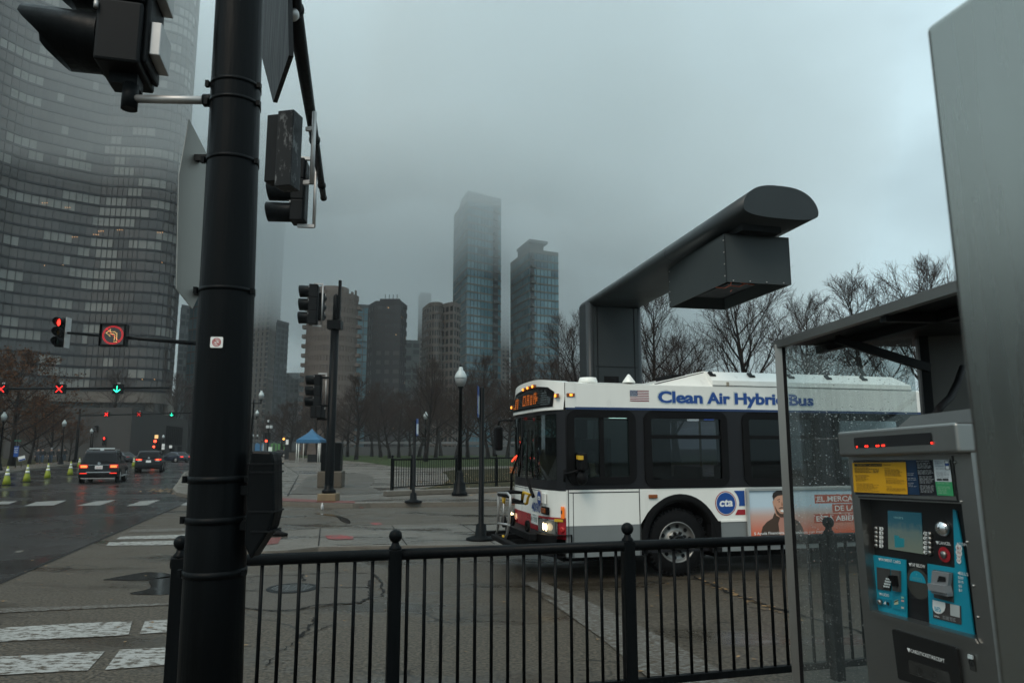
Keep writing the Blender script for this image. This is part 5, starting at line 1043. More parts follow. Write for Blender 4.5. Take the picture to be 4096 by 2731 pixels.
W_('COINS', Bp(1688, 545), Bp(1850, 575), 11, y2, .0); T_(Bp(1668, 530), .007, y2, '^'); W_('BILLS', Bp(1703, 1055), Bp(1850, 1078), 12, y2, .0); T_(Bp(1686, 1028), .006, y2, '<')
for s_, a_, b_ in (('$20', (1680, 1130), (1768, 1142)), ('$10', (1682, 1203), (1772, 1212)), ('$5', (1688, 1272), (1745, 1282)), ('$1', (1690, 1345), (1745, 1352))): W_(s_, Bp(*a_), Bp(*b_), 11.5, y2, .002)
for (y_, r, s_) in ((600, .0155, '$1'), (683, .0150, '25¢'), (752, .0105, '10¢'), (818, .0115, '5¢')):
    q = ml(Bp(1689, y_), y2); m = MB(); m.disc(q, r, (0, -1, 0), 20); cn = m.build('coin_label', wl, tm); m = MB(); m.text(s_, (q.x - r * .62, y2 - .001, q.z - r * .38), MU, MZ, r * 1.25, r * .75, .006); m.build('lettering', pm('coin_ink', (.25, .02, .02), .5), cn)
# pin pad pocket, card reader, audio pocket, tap target, bill slot
def pocket(name, pts, y, mat, par, d=.05):
    P = [ml(p, y) for p in pts]; m = MB(); m.prism([p + V((0, -.004, 0)) for p in P], (0, .003, 0)); return m.build(name, mat, par)
pk = pocket('pin_pad', [Bp(295, 925), Bp(525, 962), Bp(528, 1335), Bp(310, 1300)], y2 + .002, pm('pocket', (.035, .035, .034), .5, var=.4, scale=6), tm)
m = MB(); P = [ml(p, y2 - .008) for p in (Bp(490, 1085), Bp(526, 1095), Bp(527, 1285), Bp(385, 1265))]; m.prism(P, (0, -.004, 0)); kp = m.build('keypad', M['rubber'], pk)
m = MB()
for r in range(4):
    for c in range(3):
        x = 415 + 38 * c + r * 14; y = 1252 - 42 * r + 6 * c
        if x < 520: q = ml(Bp(x, y), y2 - .013); m.box(q, (.010, .003, .007))
m.build('keypad_key', M['pale_grey'], kp)
cr_ = mpoly('card_reader', [Bp(565, 970), Bp(700, 990), Bp(705, 1345), Bp(590, 1328)], y2, pm('reader_grey', (.06, .06, .058), .5), tm, .012)
mpoly('card_slot', [Bp(550, 1065), Bp(640, 1075), Bp(665, 1255), Bp(610, 1250), Bp(590, 1150), Bp(550, 1120)], y2 - .013, M['rubber'], cr_, .02)
ap = pocket('audio_panel', [Cp(275, 95), Cp(535, 150), Cp(535, 268), Cp(275, 208)], y2 + .002, pm('teal_dark', (.005, .16, .24), .45), tm)
m = MB(); q = ml(Cp(360, 180), y2 - .003); m.lathe([(.011, 0), (.011, .012), (.008, .015), (.001, .015)], q, 14, axis=(0, -1, 0)); m.build('audio_knob', M['steel'], ap)
m = MB(); q = ml(Cp(477, 210), y2 - .004); m.disc(q, .008, (0, -1, 0), 12); m.build('audio_jack', ink_b, ap)
m = MB()
for i in range(4): a = ml(Cp(405 + 10 * i, 212 + 2 * i), y2 - .0045); m.quad(a, a + V((.003, 0, 0)), a + V((.003, 0, .004 + .003 * i)), a + V((0, 0, .004 + .003 * i)))
m.build('volume_mark', wl, ap)
cp_ = mpoly('card_sticker', [Cp(555, 25), Cp(775, 72), Cp(780, 342), Cp(555, 292)], y2, pm('teal_mid', (.006, .2, .28), .45), tm); mpoly('card_picture', [Cp(583, 165), Cp(650, 135), Cp(655, 215), Cp(585, 230)], y2 - .001, pm('cream', (.4, .45, .3), .5), cp_); mpoly('card_stripe', [Cp(585, 172), Cp(650, 142), Cp(650, 158), Cp(585, 190)], y2 - .002, ink_b, cp_)
for i, c in enumerate(((.25, .45, .35), (.5, .3, .28), (.45, .42, .35))): yy = (85, 140, 258)[i]; mpoly('payment_mark', [Cp(703, yy), Cp(750, yy + 8), Cp(752, yy + 40), Cp(705, yy + 32)], y2 - .001, pm('mark', c, .5), cp_)
q = ml(Bp(993, 1205), RY - .003); m = MB(); rt = .066; m.disc(q, rt, (0, -1, 0), 40); tr_ = m.build('tap_target', pm('tap_ring', (.035, .035, .03), .5, var=.3, scale=14), tm)
m = MB(); m.poly([q + V((.046 * math.cos(R(a)), -.0015, .046 * math.sin(R(a)) + .006)) for a in range(0, 181, 10)]); m.build('tap_symbol', teal, tr_)
m = MB(); m.text('ventra', q + V((-.028, -.003, .012)), MU, MZ, .056, .016, .0); m.disc(q + V((0, -.003, .038)), .004, (0, -1, 0), 8); m.build('lettering', pm('tap_text', (.1, .35, .4), .5), tr_)
bs = pocket('bill_slot', [Bp(1262, 970), Bp(1595, 1022), Bp(1610, 1530), Bp(1275, 1445)], y2 + .002, pm('pocket2', (.04, .04, .038), .5, var=.4, scale=5), tm)
m = MB(); P = [ml(p, y2 - .006) for p in (Bp(1290, 985), Bp(1585, 1030), Bp(1560, 1240), Bp(1275, 1195))]; m.prism(P, (0, -.018, 0)); P = [ml(p, y2 - .006) for p in (Bp(1275, 1195), Bp(1560, 1240), Bp(1590, 1370), Bp(1300, 1310))]; m.prism(P, (0, -.038, 0)); P = [ml(p, y2 - .006) for p in (Bp(1300, 1310), Bp(1590, 1372), Bp(1590, 1425), Bp(1320, 1365))]; m.prism(P, (0, -.028, 0)); m.build('bill_feeder', pm('feeder', (.24, .25, .26), .35, metal=.3, var=.15), bs)
mpoly('bill_mouth', [Bp(1345, 1075), Bp(1460, 1095), Bp(1465, 1175), Bp(1315, 1180)], y2 - .026, ink_b, bs)
st = mpoly('info_sticker', [Cp(1240, 140), Cp(1725, 252), Cp(1735, 570), Cp(1250, 450)], y2, pm('sticker_grey', (.045, .04, .04), .4, var=.2), tm)
mpoly('sticker_disc', [Cp(1240, 142), Cp(1455, 192)] + [Cp(1350 + 110 * math.cos(R(a)), 255 + 128 * math.sin(R(a)) ) for a in range(-10, 171, 20)], y2 - .001, wl, st)
m = MB(); mtext(m, 'ventra', Cp(1270, 432), Cp(1357, 450), 7, y2 - .0015, .0); m.build('lettering', wl, st); lines(st, Cp(1268, 250), Cp(1270, 335), .038, 3, pm('ink_cyan', (.03, .3, .45), .5), y2 - .0022, (), .55, .2, 15); lines(st, Cp(1410, 405), Cp(1412, 470), .07, 3, wi, y2 - .0015, (), .3, .2, 16)
mpoly('sticker_card', [Cp(1538, 212), Cp(1703, 248), Cp(1705, 448), Cp(1545, 408)], y2 - .001, pm('card_grey', (.38, .42, .42), .5, var=.1), st)
# receipt tray
rt_ = mpoly('receipt_tray', [Cp(600, 640), Cp(1650, 945), Cp(1690, 985), Cp(1790, 1760), Cp(1750, 1790), Cp(720, 1500), Cp(690, 1470), Cp(585, 665)], -.001, pm('tray_black', (.007, .007, .007), .4, var=.2), tm, .012)
m = MB(); mtext(m, 'CARD/TICKET/RECEIPT', Cp(865, 1035), Cp(1447, 1222), 13.5, -.0145, .006); tri(m, Cp(833, 1006), .009, -.0145); m.build('lettering', wl, rt_)
sl_ = mpoly('tray_flap', [Cp(825, 1160), Cp(1525, 1385), Cp(1560, 1640), Cp(850, 1395)], -.0135, pm('flap', (.03, .03, .028), .15, var=.6, scale=12, spec=.6), rt_); mpoly('flap_edge', [Cp(850, 1388), Cp(1560, 1632), Cp(1562, 1642), Cp(850, 1398)], -.0155, M['steel'], sl_)
lk = mpoly('lock_plate', [Cp(1850, 1050), Cp(1945, 1085), Cp(1985, 1375), Cp(1890, 1335)], -.001, M['steel_dark'], tm, .003); mpoly('lock_tab', [Cp(1858, 1068), Cp(1940, 1098), Cp(1940, 1160), Cp(1862, 1140)], -.005, M['pale_grey'], lk, .006)
m = MB(); q = ml(Cp(1905, 1215), -.005); m.ring(q, .010, .014, (0, -1, 0), 16); m.bb((q.x - .002, -.006, q.z - .008), (q.x + .003, -.005, q.z + .002)); m.build('keyhole', ink_b, lk)
# ================================================================ shelter behind the machine
sh = thing('bus_shelter', 'steel framed shelter with a rain-spattered glass pane behind the ticket machine', 'shelter', (0, 0, 0)); SY = 4.75
pt, pb = aty(3114, 1378, SY), aty(3186, 2691, SY); sup = (pt - pb).normalized(); pb = pb + sup * ((.14 - pb.z) / sup.z); sh.location = pb
S_ = lambda p: V(p) - pb
m = MB(); pdir = V((math.cos(R(-20)), math.sin(R(-20)), 0)); pnrm = V((pdir.y, -pdir.x, 0)); 
def obar(mb, a, b, wx, wy, ux):
    a, b = V(a), V(b); t = (b - a).normalized(); ux = (V(ux) - t * V(ux).dot(t)).normalized(); uy = t.cross(ux); o = [ux * sx * wx / 2 + uy * sy * wy / 2 for sx, sy in ((-1, -1), (1, -1), (1, 1), (-1, 1))]
    mb.add([a + q for q in o] + [b + q for q in o], [(3, 2, 1, 0), (4, 5, 6, 7), (0, 1, 5, 4), (1, 2, 6, 5), (2, 3, 7, 6), (3, 0, 4, 7)]); return mb
obar(m, S_(pb), S_(pt), .052, .05, pdir); m.build('post', M['steel'], sh)
m = MB(); o2 = pdir * .03 - pnrm * -.012; obar(m, S_(pb + o2), S_(pt + o2), .022, .03, pdir); m.build('post_bead', M['rubber'], sh)
def pane_pt(px, py): return pl(px, py, pb + pdir * .03, pnrm)
gp_ = [pane_pt(3128, 1388), pane_pt(3645, 1330), pane_pt(3760, 2800), pane_pt(3196, 2800)]
m = MB(); m.prism([S_(p) for p in gp_], pnrm * -.008); m.build('glass_pane', M['rain_glass'], sh)
zr = pt.z; d = ray(3850, 1143); t = (zr - HC) / d.z; re = CAM + d * t
m = MB(); rdir = (re - pt).normalized(); side = V((-rdir.y, rdir.x, 0)); side = side if side.x > 0 else -side
re = re + rdir * .6; A0 = pt + V((0, 0, .0)) - rdir * .03
m.prism([S_(A0), S_(re), S_(re + side * 1.0), S_(A0 + side * 1.0)], (0, 0, .012)); m.build('roof_sheet', M['dark_metal'], sh)
m = MB(); obar(m, S_(A0), S_(re), .05, .046, (0, 0, 1)); m.build('roof_edge', M['steel'], sh)
ca, cb2 = pane_pt(3645, 1300), pane_pt(3835, 1300); wcol = (cb2 - ca).length
m = MB(); a_ = V((ca.x, ca.y, .14)) - pdir * .0; b_ = V((ca.x, ca.y, zr)); off = pdir * (wcol / 2 + .02)
obar(m, S_(a_ + off + V((.0, 0, 0))), S_(b_ + off), wcol, .10, pdir); m.build('back_panel', M['steel_dark'], sh)
m = MB(); obar(m, S_(a_ + pdir * .02 - V((0, .07, 0))), S_(b_ + pdir * .02 - V((0, .07, 0))), .05, .06, pdir); m.build('panel_post', M['dark_metal'], sh)
m = MB(); q0 = pt.lerp(re, .22) - V((0, 0, .04)); q1 = pane_pt(3672, 1480) - V((0, .12, 0)); obar(m, S_(q0 + side * .12), S_(q1), .05, .03, (0, 0, 1)); m.build('brace', M['dark_metal'], sh)
m = MB(); obar(m, S_(A0 + side * .3 + V((0, 0, -.03))), S_(re + side * .3 + V((0, 0, -.03))), .05, .05, (0, 0, 1)); obar(m, S_(pt.lerp(re, .5) + V((0, 0, -.03))), S_(pt.lerp(re, .5) + side * 1.0 + V((0, 0, -.03))), .05, .05, (0, 0, 1)); m.build('roof_beam', M['dark_metal'], sh)
m = MB(); m.tube([S_(aty(x, y, Y)) for x, y, Y in ((3738, 1665, 3.35), (3760, 1630, 3.4), (3800, 1590, 3.6), (3830, 1530, 3.85), (3850, 1470, 4.0))], .018, 10); m.build('cable', M['rubber'], sh)
# ================================================================ steel pylon at the edge of the view
T0 = aty(3695, 112, 1.15); py = thing('steel_pylon', 'tall brushed steel kiosk side standing very close to the viewer', 'pylon', (0, 0, 0))
pxx = V((.26, -.966, .02)).normalized(); pyy = V((.966, .26, 0)).normalized(); pxx = (pxx - pyy * pxx.dot(pyy)).normalized()
frame_empty(py, T0, pxx, pyy)
gm, nt_, N_, L_n = newmat('brushed_steel'); o_ = N_.new('ShaderNodeOutputMaterial'); b_ = N_.new('ShaderNodeBsdfPrincipled'); L_n.new(b_.outputs[0], o_.inputs[0]); b_.inputs['Metallic'].default_value = 1; b_.inputs['Base Color'].default_value = (.34, .345, .32, 1)
t_ = N_.new('ShaderNodeTexCoord'); mp_ = N_.new('ShaderNodeMapping'); mp_.inputs['Scale'].default_value = (7, 7, .5); L_n.new(t_.outputs['Object'], mp_.inputs[0]); n_1 = N_.new('ShaderNodeTexNoise'); n_1.inputs['Scale'].default_value = 3; n_1.inputs['Detail'].default_value = 4; L_n.new(mp_.outputs[0], n_1.inputs[0])
mr_ = N_.new('ShaderNodeMapRange'); mr_.inputs[3].default_value = .20; mr_.inputs[4].default_value = .34; L_n.new(n_1.outputs[0], mr_.inputs[0]); L_n.new(mr_.outputs[0], b_.inputs['Roughness'])
m = MB(); m.bb((0, 0, -(T0.z - .14) - .02), (.95, .5, 0)); m.build('pylon_body', gm, py, bevel=.012, bseg=3)
m = MB(); m.lathe([(.006, 0), (.005, .004), (.001, .005)], (.10, 0, -.78), 10, axis=(0, -1, 0)); m.build('rivet', M['steel'], py)
# ================================================================ buildings
def panes_mats(base, light, dark, rough=.12, var=.1, spec=.5):
    return [pm('pane_a', base, rough, var=var, spec=spec), pm('pane_b', light, rough + .15, var=var, spec=spec), pm('pane_c', dark, rough, var=var, spec=spec)]
def facade(b, pts, z0, z1, fh, bay, wallm, panes, span=.3, pier=.25, closed=False, proud=.18, probs=(.6, .25, .15), seed=1, run=3, mull=0.0, balc=None, roof=True, bandm=None, lit=0, pane_noise=True):
    """storeys of recessed panes between real spandrel bands and piers along the ground-plan line pts (outside on the right of travel)"""
    r = random.Random(seed); wl_ = MB(); pn = MB(); bd = wl_ if bandm is None else MB()
    n = len(pts); segs = [(V((*pts[i], 0)), V((*pts[(i + 1) % n], 0))) for i in range(n if closed else n - 1)]
    nf = max(1, int(round((z1 - z0) / fh))); fh = (z1 - z0) / nf
    cells = []
    for a, c in segs:
        L_s = (c - a).length; t = (c - a) / L_s; o = V((t.y, -t.x, 0)); nb = max(1, int(round(L_s / bay))); w = L_s / nb
        for i in range(nb): cells.append((a + t * w * i, a + t * w * (i + 1), t, o, w))
        for f in range(nf + 1):
            zb = z0 + f * fh; bd.prism([a + o * .002 + V((0, 0, zb)), c + o * .002 + V((0, 0, zb)), c + o * proud + V((0, 0, zb)), a + o * proud + V((0, 0, zb))], (0, 0, fh * span if f < nf else fh * .5))
    for k, (p, q, t, o, w) in enumerate(cells):
        pw = w * pier
        if pier > 0: wl_.prism([p - t * pw / 2 + o * .001 + V((0, 0, z0)), p + t * pw / 2 + o * .001 + V((0, 0, z0)), p + t * pw / 2 + o * (proud * .8) + V((0, 0, z0)), p - t * pw / 2 + o * (proud * .8) + V((0, 0, z0))], (0, 0, z1 - z0))
        if mull:
            mm_ = (p + q) / 2; wl_.prism([mm_ - t * mull + V((0, 0, z0)), mm_ + t * mull + V((0, 0, z0)), mm_ + t * mull + o * proud * .5 + V((0, 0, z0)), mm_ - t * mull + o * proud * .5 + V((0, 0, z0))], (0, 0, z1 - z0))
    for f in range(nf):
        za = z0 + f * fh; zb = za + fh; cur = 0; left = 0
        for (p, q, t, o, w) in cells:
            if left <= 0:
                u = r.random(); cur = 0 if u < probs[0] else (1 if u < probs[0] + probs[1] else 2); left = r.randint(1, run)
            left -= 1; pn.quad(p + V((0, 0, za)), q + V((0, 0, za)), q + V((0, 0, zb)), p + V((0, 0, zb)), cur)
    if balc:
        for (p, q, t, o, w) in balc(cells):
            for f in range(nf): zb = z0 + f * fh; wl_.prism([p + V((0, 0, zb)), q + V((0, 0, zb)), q + o * 1.5 + V((0, 0, zb)), p + o * 1.5 + V((0, 0, zb))], (0, 0, fh * .36))
    o1 = wl_.build('wall', wallm, b, fix=False)
    if bandm is not None: bd.build('floor_band', bandm, b, fix=False)
    o2 = pn.build('window_pane', panes, b, fix=False); o2['kind'] = 'stuff'
    if roof:
        P = [V((*p, z1 + .02)) for p in pts]; m = MB(); m.poly(P); m.build('roof', wallm, b)
    if lit:
        m = MB()
        for k in range(lit):
            p, q, t, o, w = r.choice(cells); f = r.randint(1, nf - 1); c = (p + q) / 2 + V((0, 0, z0 + f * fh + fh * .75)) + o * .08
            m.quad(c - t * .12, c + t * .12, c + t * .12 + V((0, 0, .16)), c - t * .12 + V((0, 0, .16)))
        m.build('ceiling_light', em('window_light', (1, .55, .22), 2.2), b)
def az(px): return (px - CX) / F / math.cos(PITCH)          # X / Y at eye level
def gxy(px, Y): return (az(px) * Y, Y)
def zof(px, py, Y): return aty(px, py, Y).z
def bld(name, label, group=None): return thing(name, label, 'building', (0, 0, 0), 0, group)
# --- the curved tower on the left
lp = bld('curved_tower', 'huge dark curved glass tower with wavy floor lines fading into cloud', None)
prof = [(-560, 150), (-420, 154), (-280, 158), (-140, 163), (0, 170), (130, 174.5), (250, 178.5), (350, 181.5), (440, 182.4), (520, 183), (590, 184.3), (640, 186.3), (675, 189), (696, 193.5), (700, 199), (690, 206)]
def smooth(P, k=3):
    out = []
    for i in range(len(P) - 1):
        p0, p1, p2, p3 = [V(P[max(0, min(len(P) - 1, j))]) for j in (i - 1, i, i + 1, i + 2)]
        for s in range(k):
            u = s / k; out.append(tuple(.5 * ((2 * p1) + (p2 - p0) * u + (2 * p0 - 5 * p1 + 4 * p2 - p3) * u * u + (3 * p1 - p0 - 3 * p2 + p3) * u ** 3)))
    out.append(tuple(P[-1])); return out
PTS = smooth([gxy(px, Y) for px, Y in prof], 2)
facade(lp, PTS, 16.5, 160, 2.86, 1.55, pm('bronze_frame', (.02, .018, .018), .5, var=.2), [pm('bronze_pane', (.060, .052, .048), .14, var=.25, scale=.4), pm('curtain_pane', (.17, .17, .155), .3, var=.2, scale=.5), pm('dark_pane', (.034, .031, .030), .10, var=.2)], span=.20, pier=.085, proud=.25, probs=(.50, .24, .26), seed=5, run=5, bandm=pm('bronze_band', (.004, .005, .009), .5, spec=.2), roof=False, lit=0)
m = MB(); back = [gxy(600, 264), (-230, 262)]; m.poly([V((*p, 160.2)) for p in PTS] + [V((*p, 160.2)) for p in back]); m.build('roof', M['dark_metal'], lp)
m = MB(); m.poly([V((*p, 16.4)) for p in PTS] + [V((*p, 16.4)) for p in back]); m.build('soffit', pm('soffit', (.3, .29, .26), .7), lp)
m = MB()
Q = PTS + back
for a, b in ((PTS[-1], back[0]), (back[0], back[1]), (back[1], PTS[0])): m.quad((*a, 16.5), (*b, 16.5), (*b, 160), (*a, 160))
m.build('rear_wall', M['dark_metal'], lp)
r_ = random.Random(4); m = MB()
for (px, py) in ((170, 812), (290, 948), (375, 938), (470, 920), (632, 930), (648, 1050), (178, 1062), (252, 1060), (172, 1425), (569, 1517), (618, 1517), (395, 925), (262, 830)):
    for dx in ((0, 9, 18) if py < 960 else (0,)):
        Y = 0
        for i in range(len(PTS) - 1):
            a0_, a1_ = PTS[i][0] / PTS[i][1], PTS[i + 1][0] / PTS[i + 1][1]
            d = ray(px + dx, py); aa = d.x / d.y
            if a0_ <= aa <= a1_: Y = PTS[i][1] + (PTS[i + 1][1] - PTS[i][1]) * (aa - a0_) / max(1e-6, a1_ - a0_)
        if Y: q = aty(px + dx, py, Y - .45); m.ball(q, .075, 6)
m.build('ceiling_light', em('room_light', (1, .5, .18), 2.5), lp)
m = MB()                                                    # recessed lobby glass and stout columns under the tower
IN = [(x * 1.03, y * 1.03) for x, y in PTS]
for a, b in zip(IN, IN[1:]): m.quad((*a, 0), (*b, 0), (*b, 16.4), (*a, 16.4))
m.build('lobby_glass', pm('lobby', (.03, .04, .038), .12, var=.7, scale=.3), lp)
for i in (9, 16, 21, 25, 27, 29): m = MB(); x, y = IN[i][0] * .985, IN[i][1] * .985; m.lathe([(1.0, 0), (1.0, 16.4)], (x, y, 0), 14); m.build('column', pm('column', (.12, .105, .085), .7), lp)
m = MB()
for z0_, z1_ in ((13.6, 16.4),):
    for a, b in zip(PTS, PTS[1:]): m.quad((*a, z0_), (*b, z0_), (*b, z1_), (*a, z1_))
m.build('podium_fascia', pm('fascia', (.10, .085, .07), .6, var=.2), lp)
# --- low concrete podium block with a sloping top
pb_ = bld('podium_building', 'low blank grey concrete block with a sloping roofline beside the curved tower')
Y0 = 112; zt0 = zof(558, 1629, Y0 - 8)
A_, B_, C_2, D_2 = gxy(60, 122), gxy(551, Y0 - 8), gxy(775, 118), gxy(420, 165)
zA, zB, zC = zof(150, 1632, 121), zt0, zof(765, 1681, 118)
m = MB(); m.add([(*A_, 0), (*B_, 0), (*C_2, 0), (-88, 172, 0), (*A_, zA), (*B_, zB), (*C_2, zC), (-88, 172, zB - 1)], [(0, 1, 5, 4), (1, 2, 6, 5), (2, 3, 7, 6), (3, 0, 4, 7), (4, 5, 6, 7)]); m.build('wall', M['concrete_wall'], pb_)
m = MB(); ta = V((*C_2, 0)) - V((*B_, 0)); n_ = V((ta.y, -ta.x, 0)).normalized()
for k in range(9):
    t = .60 + .035 * k; p = V((*B_, 0)) + ta * t + n_ * .05; w_ = ta.normalized() * .22; m.quad(p - w_ + V((0, 0, 2.4)), p + w_ + V((0, 0, 2.4)), p + w_ + V((0, 0, 5.8 - .6 * t)), p - w_ + V((0, 0, 5.8 - .6 * t)))
m.build('window_slot', M['rubber'], pb_)
m = MB()
for t in (.72, .86): p = V((*B_, 0)) + ta * t + n_ * .05; w_ = ta.normalized() * .6; m.quad(p - w_, p + w_, p + w_ + V((0, 0, 2.2)), p - w_ + V((0, 0, 2.2)))
m.build('door', M['rubber'], pb_)
# --- generic prismatic towers given by their corner columns in the view
def tower(name, label, corners, Y, ytop, fh, bay, wallc, paneset, span, pier, seed, probs=(.6, .25, .15), mull=0, proud=.2, lit=0, group=None, balc=None, depth=24, bandc=None, run=3, z0=0, tops=None):
    b = bld(name, label, group); P = [gxy(px, y_) for px, y_ in corners]
    zt_ = zof(corners[len(corners) // 2][0], ytop, min(y_ for _, y_ in corners))
    wm_ = pm(name + '_wall', tuple(c * (.85 if 'stone' in name else .62) for c in wallc), .7, var=.12, scale=.2)
    bm_ = pm(name + '_band', tuple(c * .75 for c in bandc), .6, var=.12, scale=.2) if bandc else None
    facade(b, P, z0, zt_, fh, bay, wm_, paneset, span, pier, False, proud, probs, seed, run, mull, balc, False, bm_, lit)
    l, r2 = V((*P[0], 0)), V((*P[-1], 0)); t = (r2 - l).normalized(); bk = l.normalized() * depth + t * depth * .12; bk2 = r2.normalized() * depth - t * depth * .12
    m = MB(); Q = [V((*p, 0)) for p in P] + [r2 + bk2, l + bk]; m.poly([q + V((0, 0, zt_)) for q in Q])
    for a, c in ((r2, r2 + bk2), (r2 + bk2, l + bk), (l + bk, l)): m.quad(a, c, c + V((0, 0, zt_)), a + V((0, 0, zt_)))
    m.build('roof', wm_, b); return b, P, zt_, wm_
blue = panes_mats((.085, .20, .245), (.15, .29, .34), (.045, .12, .16), .08, spec=.7)
grey_p = panes_mats((.018, .021, .022), (.045, .047, .045), (.010, .011, .013), .1)
dim = panes_mats((.05, .06, .065), (.1, .11, .11), (.03, .035, .04), .15)
tower('glass_tower', 'narrow pale blue glass tower squeezed beside the curved tower', [(752, 236), (800, 232), (900, 240)], 232, 1180, 3.6, 2.4, (.10, .13, .14), blue, .10, .07, 11, (.7, .2, .1), z0=22, run=6)
tower('tower_block', 'faint grey tower just past the edge of the curved tower', [(716, 340), (758, 345)], 340, 1230, 3.2, 3, (.12, .14, .15), dim, .3, .2, 12)
tower('stone_tower', 'tall beige tower with vertical window strips beside the thick pole', [(960, 420), (1075, 408), (1116, 436)], 408, 470, 3.0, 3.4, (.155, .125, .105), grey_p, .30, .62, 13, (.55, .1, .35), proud=.35, lit=3, depth=20)
tower('tower_block', 'hazy dark slab tower between two beige towers', [(1104, 380), (1152, 390)], 380, 1290, 3.2, 3.2, (.09, .10, .11), dim, .35, .3, 14)
tower('tower_block', 'small distant misty block low between beige towers', [(1148, 470), (1202, 470), (1236, 480)], 470, 1500, 3.2, 3.2, (.13, .13, .13), dim, .35, .35, 15)
# round beige tower with balconies at its flanks and a crenellated crown
rt2 = bld('round_tower', 'round beige concrete tower with stacked balconies down both flanks', None)
xa, xb, Y = 1228, 1426, 205; cx_ = (az(xa) + az(xb)) / 2 * (Y + 16); ra = (az(xb) - az(xa)) / 2 * (Y + 14); cyy = Y + 16
arc = [(cx_ - ra * math.cos(R(a)), cyy - ra * .85 * math.sin(R(a))) for a in range(-8, 189, 7)]
zt_ = zof(1330, 1160, Y); wm_ = pm('round_wall', (.115, .088, .072), .75, var=.1, scale=.2)
facade(rt2, arc, 0, zt_, 2.95, 3.2, wm_, grey_p, .42, .50, False, .3, (.5, .15, .35), 16, 2, .12, lambda cs: cs[:3] + cs[-3:], False, None, 2)
m = MB(); m.poly([V((*p, zt_ + .02)) for p in arc]); m.build('roof', wm_, rt2); m = MB(); k2 = 0
for (p, q) in zip(arc[4:-4:2], arc[5:-3:2]): k2 += 1; m.prism([V((*p, zt_)), V((*q, zt_)), V((q[0], q[1] + 1, zt_)), V((p[0], p[1] + 1, zt_))], (0, 0, 1.5 + (k2 % 3) * .8))
m.build('parapet', wm_, rt2)
m = MB(); m.lathe([(ra * .62, zt_), (ra * .62, zt_ + 4)], (cx_, cyy, 0), 20); m.build('penthouse', wm_, rt2)
tower('glass_tower', 'slim pale glass tower between the round beige tower and the dark block', [(1424, 330), (1478, 332)], 330, 1230, 3.3, 2.6, (.14, .17, .18), blue, .12, .12, 17)
b, P, zz, wm_ = tower('dark_tower', 'dark brown slab tower with rows of small windows', [(1472, 243), (1500, 236), (1600, 236), (1624, 244)], 236, 1222, 3.1, 3.1, (.030, .026, .030), panes_mats((.022, .021, .023), (.045, .042, .04), (.010, .010, .011), .3), .55, .5, 18, (.3, .2, .5), lit=9)
m = MB(); q0, q1 = gxy(1515, 240), gxy(1595, 240); zp = zof(1550, 1195, 240); m.bb((q0[0], 240, zz - .5), (q1[0], 252, zp)); 
for k in range(4): x = q0[0] + (q1[0] - q0[0]) * (k + .7) / 5; m.tube([(x, 245, zp), (x, 245, zp + 2.6)], .12, 5)
m.build('penthouse', wm_, b)
tower('tower_block', 'pale low misty building between the dark slab and a beige tower', [(1622, 360), (1678, 362)], 360, 1372, 3.2, 3, (.14, .17, .17), dim, .3, .25, 19)
tower('stone_tower', 'tall faint beige tower rising behind the curved beige block', [(1676, 440), (1722, 442)], 440, 1180, 3.1, 3.0, (.15, .125, .11), grey_p, .4, .5, 20)
b = bld('stone_tower', 'beige apartment block with rounded window bays beside the big glass tower'); arc = smooth([gxy(1690, 262), gxy(1716, 252), gxy(1745, 250), gxy(1765, 252), gxy(1768, 254), gxy(1812, 250), gxy(1840, 256)], 3); wm_ = pm('bay_wall', (.11, .086, .07), .75, var=.1, scale=.2); zt_ = zof(1750, 1228, 252)
facade(b, arc, 0, zt_, 2.95, 2.9, wm_, grey_p, .36, .34, False, .25, (.6, .15, .25), 21, 2, 0, None, True, None, 2)
